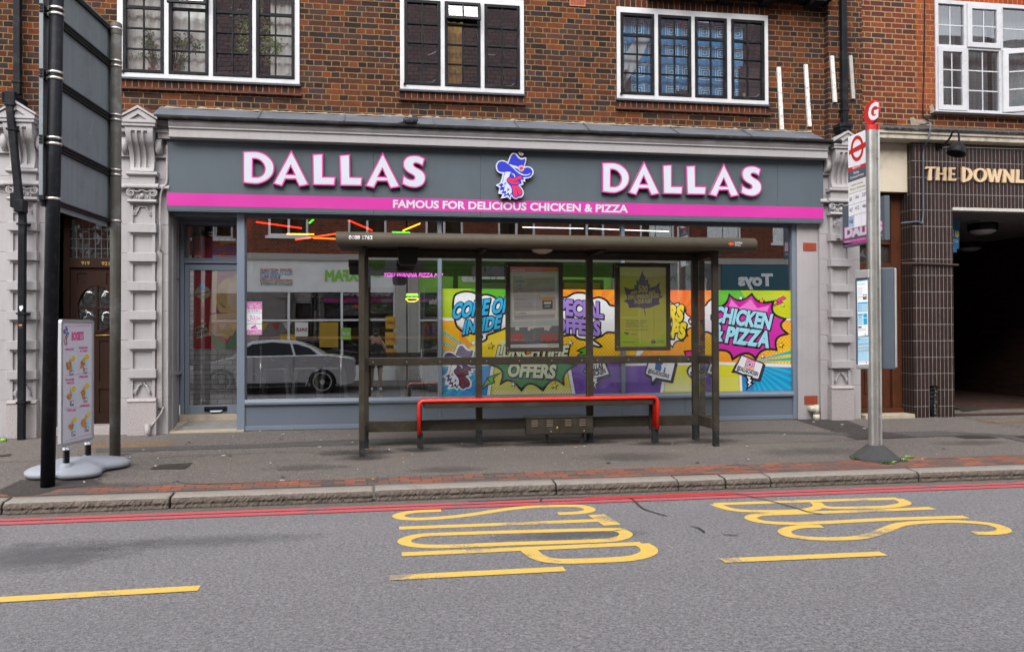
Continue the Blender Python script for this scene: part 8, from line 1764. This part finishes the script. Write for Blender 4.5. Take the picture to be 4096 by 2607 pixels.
# swan-neck lamps
for dx, lab in ((0, 'black swan neck lamp over the raised stone letters'), (2.0, 'black swan neck lamp arm cut by the right edge of the picture')):
    L = lambda x, y, yy: P(z(3, 0, x, y), yy)+Vector((dx, 0, 0))
    t = thing('swan_neck_lamp', L(1600, 1390, -.12), lab, 'lamp', 'swan neck lamps'); mb = MB()
    a = L(1605, 1388, -.11); mb.tube(smooth([tuple(a), tuple(L(1660, 1355, -.22)), tuple(L(1710, 1300, -.34)), tuple(L(1735, 1245, -.42)), tuple(L(1765, 1228, -.46)), tuple(L(1792, 1250, -.48)), tuple(L(1797, 1345, -.48))], 5, False), .014, 10); mb.build('arm', M_black, t)
    mb = MB(); mb.lathe([(.045, 0), (.045, .03)], (0, 0, 0), 16); 
    for v in mb.v: v.x, v.y, v.z = a.x+v.x, TY-v.z*1.0, a.z+v.y
    mb.build('wall_plate', M_black, t)
    h = L(1797, 1340, -.48); mb = MB(); mb.lathe([(.0, .01), (.035, .0), (.05, -.02), (.095, -.05), (.118, -.10), (.128, -.155), (.135, -.185), (.128, -.185), (.11, -.10), (.0, -.04)], (0, 0, 0), 26)
    for v in mb.v: 
        c_, s_ = math.cos(.33), math.sin(.33); x, zz = v.x*c_+v.z*s_*.9, v.z*c_-v.x*s_; v.x, v.y, v.z = h.x+x, h.y+v.y, h.z+zz
    mb.build('shade', M_black, t)
# cables and little pipes
def cable(pts, r, label, m=None, cat='cable', name='cable'):
    mb = MB(); mb.tube([Vector(p) for p in smooth([tuple(p) for p in pts], 5, False)], r, 8); o = mb.build(name, m or M_black); o['label'] = label; o['category'] = cat; return o
cable([P(z(3, 0, 1475, -300), -.012), P(z(3, 0, 1472, 300), -.012), P(z(3, 0, 1466, 700), -.012), P(z(3, 0, 1457, 1050), -.012), P(z(3, 0, 1480, 1115), -.02), P(z(3, 0, 1525, 1145), -.03)], .009, 'black cable running down the red brick beside the white window')
cable([P(z(3, 0, 1430, 1170), -.05), P(z(3, 0, 1480, 1170), -.2), P(z(3, 0, 1520, 1160), -.29), P(z(3, 0, 1522, 1250), -.31), P(z(3, 0, 1500, 1330), -.28), P(z(3, 0, 1465, 1400), TY-.02), P(z(3, 0, 1460, 1533), TY-.025), P(z(3, 1, 1460, 250), TY-.025), P(z(3, 1, 1455, 545), TY-.025), P(z(3, 1, 1400, 552), TY-.025), P(z(3, 1, 1250, 565), TY-.02)], .013, 'dark conduit bending over the ledge and down the brown tiles', M_case, 'conduit', 'conduit')
cable([P(z(3, 1, 1255, 945), TY-.03), P(z(3, 1, 1400, 945), TY-.03), P(z(3, 1, 1600, 952), TY-.03), P(z(3, 1, 1790, 960), TY-.03)], .017, 'rusty horizontal rail fixed across the tiled column', plain('rusty_rail', (.06, .035, .03), .7, 0, .3, 9), 'rail', 'rail')
cable([P(z(3, 0, 1640, 1386), TY-.015), P(z(3, 0, 1900, 1390), TY-.015), P(z(3, 0, 2250, 1400), TY-.015), P(z(3, 0, 2420, 1405), TY-.015)], .007, 'thin pale cable strung between the swan neck lamps', plain('pale_cable', (.4, .38, .34), .6))

# ================================================================== the far side of the street, seen in the glass
OY = -15.6
def O(p, Y=None):          # where a thing mirrored in the shop glass stands
    Y = OY if Y is None else Y; v = P(p, .10-Y); return Vector((v.x, Y, v.z))
def facing(mb, x0, x1, z0, z1, y, m=0): mb.quad((x0, y, z0), (x1, y, z0), (x1, y, z1), (x0, y, z1), m)
walk2 = MB(); walk2.box(-60, 80, -30, -12.4, -.1, .10); w2o = walk2.build('far_pavement', M_walk); w2o['kind'] = 'structure'
M_obrick = masonry('far_brick', 'flemish', .225, .078, .012, [(.16, .04, .02), (.22, .055, .025), (.11, .03, .02)], (.2, .15, .1))
M_oroof = masonry('far_roof_tile', 'running', .26, .20, .02, [(.24, .16, .165), (.30, .19, .18), (.2, .145, .155)], (.015, .012, .012), bump_s=.9)
M_oglass = glass('far_glass', .2, (.3, .3, .3)); M_owhite = plain('far_white', (.86, .86, .84), .6); M_ogrey = plain('far_grey', (.30, .30, .29), .7); M_ostone = plain('far_stone', (.42, .40, .36), .8, 0, .15, 2)
M_odark = plain('far_dark_interior', (.02, .02, .02), .9); M_ogreen = plain('far_green', (.26, .60, .07), .5); M_oteal = plain('far_teal', (.02, .10, .14), .5); M_odg = plain('far_dark_green', (.01, .05, .035), .5)
ZF0, ZF1 = 2.95, 3.98
def far_text(par, t, x_right, x_left, zb, h, m, bold=.02, y=OY+.04):
    """lettering on a wall that faces the shop: it reads from +X to -X"""
    vs, fs, a, b_ = glyphs(t, bold); mb = MB(); w = b_-a; k = (x_right-x_left)/w
    mb.add([(x_left+(x-a)*k, y+.01+zz*.02, zb+yy/CAP*h) for x, yy, zz in vs], fs); return mb.build('lettering', m, par)
# four houses of one terrace: (x0, x1, fascia colour, wall colour)
HOUSES = [(-14.0, -6.6, M_ostone, 'red brick terrace house across the road beyond the white shop'), (-6.55, 0.9, M_owhite, 'terrace house with a white charity shop front across the road'), (0.95, 8.2, M_ogreen, 'terrace house with a green shop fascia across the road'), (8.25, 18.0, M_ogrey, 'terrace house with a grey and teal shop front across the road'), (18.05, 31, M_ostone, 'plain terrace house far along the other side of the road')]
far = []
for i, (x0, x1, fm, lab) in enumerate(HOUSES):
    t = thing('terrace_house', ((x0+x1)/2, OY-3, .1), lab, 'house', 'houses across the road'); far.append(t)
    wins = []
    nwin = max(2, int((x1-x0)/2.4))
    for k in range(nwin):
        c = x0+(x1-x0)*(k+.5)/nwin; wins.append((c-.62, c+.62))
    mb = MB(); wall_grid(mb, x0, x1, 4.15, 7.6, OY, [(a, b_, 4.75, 6.35) for a, b_ in wins], depth=-.12); mb.quad((x0, OY, .1), (x0, OY-8, .1), (x0, OY-8, 9.0), (x0, OY, 9.0)); mb.quad((x1, OY, .1), (x1, OY-8, .1), (x1, OY-8, 9.0), (x1, OY, 9.0)); mb.build('wall', M_obrick, t)
    mb = MB(); mb.quad((x0, OY+.25, 8.9), (x1, OY+.25, 8.9), (x1, OY-4.5, 14.2), (x0, OY-4.5, 14.2)); mb.quad((x0, OY-8.5, 8.9), (x1, OY-8.5, 8.9), (x1, OY-4.5, 14.2), (x0, OY-4.5, 14.2)); mb.build('roof', M_oroof, t)
    for a, b_, q_ in [(a, b_, q_) for a, b_ in wins for q_ in (4.75, 7.1)]:
        mb = MB(); mb.prism(rc(a, b_, q_, q_+1.6), OY-.02, OY-.10, holes=[rc(a+.07, (a+b_)/2-.035, q_+.07, q_+1.53), rc((a+b_)/2+.035, b_-.07, q_+.07, q_+1.53)]); mb.box(a-.08, b_+.08, OY-.02, OY+.06, q_-.09, q_); wo = mb.build('window', M_owhite, t)
        mb = MB(); facing(mb, a, b_, q_, q_+1.6, OY-.07); mb.build('pane', M_oglass, wo)
        mb = MB(); facing(mb, a+.04, a+.4, q_, q_+1.6, OY-.2); facing(mb, b_-.35, b_-.04, q_, q_+1.6, OY-.2); mb.build('drape', M_net, wo)
    mb = MB(); mb.box(x0, x1, OY-7, OY-6.9, .1, 8.9); mb.box(x0, x1, OY-6.9, OY-.15, 4.25, 4.3); mb.box(x0, x1, OY-6.9, OY-.15, 6.7, 6.75); mb.build('inner_wall', M_odark, t)
    mb = MB(); mb.box(x0+.35, x1-.35, OY-.1, OY+.03, ZF0, ZF1); mb.build('fascia', fm, t); mb = MB(); mb.box(x0, x1, OY-.1, OY+.12, ZF1, ZF1+.2); mb.build('cornice', M_ostone, t)
    mb = MB()
    for xx in (x0+.17, x1-.17): mb.box(xx-.17, xx+.17, OY-.1, OY+.1, .1, ZF1)
    mb.build('pilaster', M_ostone, t)
    mb = MB(); mb.box(x0+.35, x1-.35, OY-.1, OY, .1, .6); n_ = 4
    for k in range(n_+1): xx = x0+.37+(x1-x0-.74)*k/n_; mb.box(xx-.035, xx+.035, OY-.08, OY, .6, ZF0)
    mb.box(x0+.35, x1-.35, OY-.08, OY-.01, 2.02, 2.08); mb.build('shopfront', M_owhite if i != 3 else M_ogrey, t)
    mb = MB(); facing(mb, x0+.35, x1-.35, .6, ZF0, OY-.06); mb.build('shop_glass', M_oglass, t)
h = far[1]
for s_, c, yy in (('GROWS VEGETABLES', plain('far_red', (.35, .05, .03), .5), 1010), ('FILLS CLASSROOMS', plain('far_blue', (.03, .25, .5), .5), 1042), ('BUILDS WELLS', plain('far_violet', (.08, .04, .25), .5), 1075), ('EMPOWERS WOMEN', plain('far_orange', (.5, .15, .03), .5), 1108), ('FIGHTS POVERTY', plain('far_emerald', (.01, .18, .1), .5), 1141)):
    a, b_ = O(z(1, 1, 42, yy)), O(z(1, 1, 340 if 'BUILDS' not in s_ else 230, yy)); far_text(h, s_, a.x, b_.x, O(z(1, 1, 200, yy+12)).z, .095, c, .012)
# text on a wall facing +Y must run from high x to low x to read properly from the road; mirrored here it reads backwards, as in the photo
a, b_ = O(z(1, 1, 650, 1100)), O(z(1, 1, 1060, 1100)); far_text(h, 'OXFAM', a.x, b_.x, O(z(1, 1, 800, 1110)).z, .34, M_ogreen, .05)
a, b_ = O(z(1, 1, 1080, 1000)), O(z(1, 1, 1205, 1000)); c = O(z(1, 1, 1140, 1005)); mb = MB(); mb.cyl((c.x, OY+.03, c.z), (c.x, OY+.07, c.z), .25, seg=28); mb.build('round_logo', M_ogreen, h)
h = far[2]; a, b_ = O(z(1, 1, 1930, 980)), O(z(2, 1, 110, 930)); far_text(h, 'emmaus', a.x, b_.x, ZF0+.38, .34, M_owhite, .06)
for s_, x0p, x1p, yy in (('Quality Second Hand Furniture', 1700, 2340, 1140), ('& Household Goods For Sale', 1730, 2320, 1205), ('Delivery Services Available', 1630, 2300, 1330)):
    a, b_ = O(z(1, 1, x0p, yy)), O(z(1, 1, x1p, yy)); far_text(h, s_, a.x, b_.x, O(z(1, 1, 2000, yy)).z, .17, M_owhite, .01, OY-.03)
h = far[3]; a, b_ = O(z(2, 1, 1490, 1000)), O(z(2, 1, 1900, 1000)); far_text(h, "Children's Trust", a.x-.3, b_.x, ZF0+.45, .22, M_oteal, .02)
x_ = O(z(2, 1, 1960, 900)).x
mb = MB(); mb.box(x_, 17.5, OY+.04, OY+.10, ZF0, ZF1+.05); mb.build('teal_fascia', M_oteal, h); far_text(h, 'Toys', x_+.6, x_+1.9, ZF0+.3, .4, M_owhite, .05, OY+.10)
mb = MB(); mb.box(x_, 17.5, OY+.01, OY+.06, 2.2, 2.7); mb.build('dark_blind', M_odg, h); far_text(h, 'Art & Hobby Crafts', x_+.3, x_+1.9, 2.3, .11, M_owhite, .01, OY+.06)
# shop things in the far windows
SHOPC = [plain('stock_%d' % i, c, .7) for i, c in enumerate([(.45, .28, .02), (.30, .04, .03), (.05, .2, .05), (.4, .35, .3), (.06, .1, .3)])]
for i in range(5):
    rg = random.Random(40+i); x = -5.6+i*1.25; mb = MB(); m = rg.randrange(5); mb.box(x, x+.5+.3*rg.random(), OY-.05, OY-.01, .8+.5*rg.random(), 1.5+.5*rg.random(), 0)
    o = mb.build('shop_display', SHOPC[m]); o['label'] = 'coloured stock standing in the charity shop window across the road'; o['category'] = 'shop display'; o['group'] = 'stock in the far shop window'
mb = MB()
for i in range(10): x = -5.9+i*.36; mb.add([(x, OY-.02, 2.0-.05*math.sin(i*.35)), (x+.3, OY-.02, 2.0-.05*math.sin(i*.35+.3)), (x+.15, OY-.02, 1.72)], [(0, 1, 2)], i % 3)
o = mb.build('bunting', [SHOPC[0], SHOPC[1], SHOPC[3]]); o['label'] = 'string of coloured bunting in the charity shop window across the road'; o['category'] = 'bunting'
FY_ = plain('far_yellow', (.75, .42, .02), .6)
for (a, b_), m, t_, tm, lab in ((((1542, 1268), (1584, 1315)), FY_, 'CARDS', SHOPC[1], 'yellow poster, upper one of three in the window across the road'), (((1540, 1328), (1584, 1378)), FY_, 'GIFTS', SHOPC[1], 'yellow poster, middle one of three in the window across the road'), (((1542, 1392), (1588, 1432)), FY_, 'TOYS', SHOPC[1], 'yellow poster, lowest of three in the window across the road'),
        (((1180, 1288), (1232, 1345)), M_owhite, 'SALE', SHOPC[1], 'white sale poster in the charity shop window across the road'), (((1366, 1312), (1405, 1358)), M_ogreen, '50% OFF', M_owhite, 'green half price poster in the charity shop window across the road')):
    A, B = O(a), O(b_); x0, x1 = min(A.x, B.x), max(A.x, B.x); mb = MB(); mb.box(x0, x1, OY+.0, OY+.012, B.z, A.z); o = mb.build('window_poster', m); o['label'] = lab; o['category'] = 'poster'; o['group'] = 'posters in the far shop windows'
    far_text(o, t_, x0+.03, x1-.03, (A.z+B.z)/2-.05, .10, tm, .02, OY+.014)
# parked cars at the far kerb
def car(x0, flip, paintm, lab, yc=-11.95):
    """saloon 4.5 m long; x0 its rear (or its front if flipped), nose towards -X unless flipped"""
    t = thing('parked_car', (x0-(2.25 if not flip else -2.25), yc, 0), lab, 'car', 'cars parked across the road'); sx = -1 if not flip else 1
    body = smooth([(0, .42), (.02, .75), (.06, .93), (.5, 1.0), (.85, 1.03), (3.0, .98), (3.75, .86), (4.3, .70), (4.45, .55), (4.47, .35)], 4, False)
    low = [(4.3, .24), (4.02, .22)]
    def arch(c, r): return [(c+r*math.cos(R(a)), .30+r*math.sin(R(a))) for a in range(0, 181, 15)]
    lower = [(4.3, .22)]+arch(3.62, .37)+[(3.25, .2), (1.3, .2)]+arch(.86, .37)+[(.4, .22), (.05, .28)]
    out = body+lower; hwid = .86; mb = MB()
    ys = [(-.90, .0), (-.60, .02), (0, .03), (.60, .02), (.90, .0)]
    def shell(outline, sec):
        k = len(outline); vs = []
        for yy, ins in sec:
            cx = sum(p[0] for p in outline)/k; cz = sum(p[1] for p in outline)/k
            for px, pz in outline: vs.append((x0+sx*px, yc+yy, pz+ (ins if pz > .6 else 0)))
        fs = [(i*k+j, i*k+(j+1) % k, (i+1)*k+(j+1) % k, (i+1)*k+j) for i in range(len(sec)-1) for j in range(k)]
        mb.add(vs, fs, 0, True); 
        for q in (0, len(sec)-1):
            tr = tessellate_polygon([[Vector((p[0], p[1], 0)) for p in outline]]); mb.add(vs[q*k:(q+1)*k], [tuple(a) for a in tr])
    shell(out, [(-.88, -.01), (-.6, .015), (0, .03), (.6, .015), (.88, -.01)])
    cab = smooth([(.75, 1.0), (1.1, 1.22), (1.55, 1.40), (2.2, 1.445), (2.75, 1.38), (3.35, 1.0)], 4, False); k = len(cab); vs = []
    for yy in (-1, -.97, .97, 1):
        for px, pz in cab: w = .80-.22*(pz-1.0)/.44; vs.append((x0+sx*px, yc+yy*w, pz-(.012 if abs(yy) == 1 else 0)))
    mb.add(vs, [(i*k+j, i*k+j+1, (i+1)*k+j+1, (i+1)*k+j) for i in range(3) for j in range(k-1)], 0, True)
    for q in (0, 3): tr = tessellate_polygon([[Vector((p[0], p[1], 0)) for p in cab]]); mb.add(vs[q*k:(q+1)*k], [tuple(a) for a in tr])
    mb.build('body', paintm, t)
    gl = plain('car_glass', (.012, .014, .016), .08, 0, .02, 2, .0, 50, 0, 10, .6)
    for nm, pl in (('side_window', [(1.62, 1.03), (1.72, 1.34), (2.2, 1.385), (2.70, 1.33), (3.15, 1.03)]), ('side_window', [(.98, 1.05), (1.2, 1.22), (1.55, 1.33), (1.66, 1.33), (1.56, 1.03)])):
        for s_ in (-1, 1):
            mb = MB(); mb.add([(x0+sx*px, yc+s_*(.80-.22*(pz-1.0)/.44+.008), pz) for px, pz in pl], [tuple(range(len(pl)))]); mb.build(nm, gl, t)
    for c in (.86, 3.62):
        for s_ in (-1, 1):
            xx, yy = x0+sx*c, yc+s_*.80; mb = MB(); mb.tube([(xx, yy-.10, .32), (xx, yy-.09, .32), (xx, yy+.09, .32), (xx, yy+.10, .32)], [.29, .32, .32, .29], 28); wh = mb.build('wheel', plain('tyre_rubber', (.015, .015, .015), .8), t)
            mb = MB(); mb.cyl((xx, yy+s_*.092, .32), (xx, yy+s_*.104, .32), .07, seg=12)
            for a in range(5): an = R(72*a+18); d = Vector((math.cos(an), 0, math.sin(an))); e_ = Vector((-d.z, 0, d.x)); c0 = Vector((xx, yy+s_*.10, .32)); mb.add([c0+d*.05-e_*.03, c0+d*.05+e_*.03, c0+d*.235+e_*.06, c0+d*.235-e_*.06], [(0, 1, 2, 3)])
            mb.tube([(xx+.235*math.cos(R(a)), yy+s_*.098, .32+.235*math.sin(R(a))) for a in range(0, 360, 15)], .016, 6, closed=True); mb.build('rim', M_alu, wh)
    mb = MB()
    for s_ in (-1, 1):
        for c in (1.60, 2.62):
            mb.box(x0+sx*c-.005, x0+sx*c+.005, yc+s_*.878, yc+s_*.892, .34, 1.0)
        mb.box(x0+sx*1.3, x0+sx*3.2, yc+s_*.87, yc+s_*.895, .21, .30)
    mb.build('door_seam', plain('seam_black', (.02, .02, .02), .7), t)
    for s_ in (-1, 1):
        mb = MB(); mb.ball((x0+sx*3.0, yc+s_*1.0, 1.04), .10, .07, .07); mb.build('wing_mirror', paintm, t)
        mb = MB(); 
        for c in (1.35, 2.35): mb.box(x0+sx*c-.09, x0+sx*c+.09, yc+s_*.885, yc+s_*.905, .86, .885)
        mb.build('door_handle', M_alu, t)
        mb = MB(); mb.ball((x0+sx*4.2, yc+s_*.66, .70), .16, .16, .07); mb.build('headlight', M_alu, t); mb = MB(); mb.ball((x0+sx*.12, yc+s_*.68, .84), .12, .15, .08); mb.build('tail_light', M_sred, t)
    return t
M_silver = plain('silver_car_paint', (.50, .51, .53), .25, .6, .02, 2, .01, 50); M_whitec = plain('white_car_paint', (.75, .75, .75), .22, 0, .02, 2)
car(-.62, False, M_silver, 'silver saloon car parked across the road, mirrored in the shop window'); car(1.15, True, M_whitec, 'white saloon car parked across the road, to the right of the silver one')

# the person taking the picture, mirrored in the glass
def skin(name, joints, links, m, parent=None, sub=1, **tags):
    me = bpy.data.meshes.new(name); org = Vector(joints[0][0]); me.from_pydata([tuple(Vector(j[0])-org) for j in joints], links, []); o = bpy.data.objects.new(name, me); COL.objects.link(o); WORLD[o] = org
    if parent is not None: o.parent = parent; o.location = org-WORLD[parent]
    else: o.location = org
    md = o.modifiers.new('skin', 'SKIN'); md.use_smooth_shade = True; sv = me.skin_vertices[0].data
    for i, j in enumerate(joints): sv[i].radius = j[1] if isinstance(j[1], tuple) else (j[1], j[1]); sv[i].use_root = i == 0
    s_ = o.modifiers.new('sub', 'SUBSURF'); s_.levels = s_.render_levels = sub; me.materials.append(m)
    for k_, v_ in tags.items(): o[k_] = v_
    return o
SKN = plain('skin', (.36, .19, .13), .55); px0, py0 = -.06, -11.90
J = [((px0, py0, .93), (.15, .10)), ((px0, py0, 1.12), (.125, .09)), ((px0, py0+.01, 1.32), (.15, .10)), ((px0, py0+.01, 1.42), (.09, .07)), ((px0, py0+.02, 1.49), .05), ((px0, py0+.03, 1.57), (.07, .085)), ((px0, py0+.03, 1.66), (.075, .09))]
Lk = [(0, 1), (1, 2), (2, 3), (3, 4), (4, 5), (5, 6)]
for s_ in (-1, 1):
    b0_ = len(J); J += [((px0+s_*.17, py0+.01, 1.38), .055), ((px0+s_*.27, py0+.12, 1.15), .042), ((px0+s_*.10, py0+.24, 1.48), .030), ((px0+s_*.085, py0+.26, 1.52), .026)]; Lk += [(3, b0_), (b0_, b0_+1), (b0_+1, b0_+2), (b0_+2, b0_+3)]
    for q in range(4): k_ = len(J); J += [((px0+s_*(.075-.004*q), py0+.285+.004*q, 1.545-.014*q), .0085), ((px0+s_*(.05-.004*q), py0+.30, 1.552-.015*q), .008)]; Lk += [(b0_+3, k_), (k_, k_+1)]
    k_ = len(J); J += [((px0+s_*.07, py0+.25, 1.50), .0095), ((px0+s_*.045, py0+.245, 1.515), .008)]; Lk += [(b0_+3, k_), (k_, k_+1)]
    h_ = len(J); J += [((px0+s_*.10, py0, .86), .10), ((px0+s_*.11, py0+.015, .50), .058), ((px0+s_*.11, py0, .14), .036), ((px0+s_*.12, py0+.02, .05), .04), ((px0+s_*.13, py0+.15, .035), .035)]; Lk += [(0, h_), (h_, h_+1), (h_+1, h_+2), (h_+2, h_+3), (h_+3, h_+4)]
per = skin('person', J, Lk, SKN, None, 1, label='person with dark hair and bare legs holding up a camera, mirrored in the shop window', category='person')
WORLD[per] = Vector(J[0][0])
cl = plain('dark_cloth', (.025, .022, .028), .9)
skin('top', [((px0, py0, .98), (.165, .115)), ((px0, py0, 1.14), (.14, .105)), ((px0, py0+.01, 1.32), (.165, .115)), ((px0, py0+.01, 1.41), (.12, .085))], [(0, 1), (1, 2), (2, 3)], cl, per)
skin('shorts', [((px0, py0, .95), (.17, .125)), ((px0-.10, py0, .84), .115), ((px0-.11, py0+.01, .60), .088), ((px0+.10, py0, .84), .115), ((px0+.11, py0+.01, .60), .088)], [(0, 1), (1, 2), (0, 3), (3, 4)], plain('slate_cloth', (.06, .065, .075), .9), per)
mb = MB(); mb.ball((px0, py0+.0, 1.665), .098, .105, .10); mb.ball((px0, py0-.05, 1.58), .085, .06, .12); mb.build('hair', plain('dark_hair', (.018, .012, .01), .6), per)
for s_ in (-1, 1):
    mb = MB(); mb.ball((px0+s_*.125, py0+.07, .05), .048, .135, .05); mb.build('shoe', M_owhite, per); mb = MB(); mb.ball((px0+s_*.03, py0+.115, 1.645), .011, .008, .007); mb.build('eye', M_odark, per)
mb = MB(); mb.box(px0-.065, px0+.065, py0+.255, py0+.30, 1.51, 1.60); mb.cyl((px0, py0+.30, 1.55), (px0, py0+.345, 1.55), .034, seg=18); mb.box(px0-.02, px0+.02, py0+.26, py0+.295, 1.60, 1.618); o = mb.build('photo_camera', M_black); o['label'] = 'black camera held at face height, mirrored in the shop window'; o['category'] = 'camera'
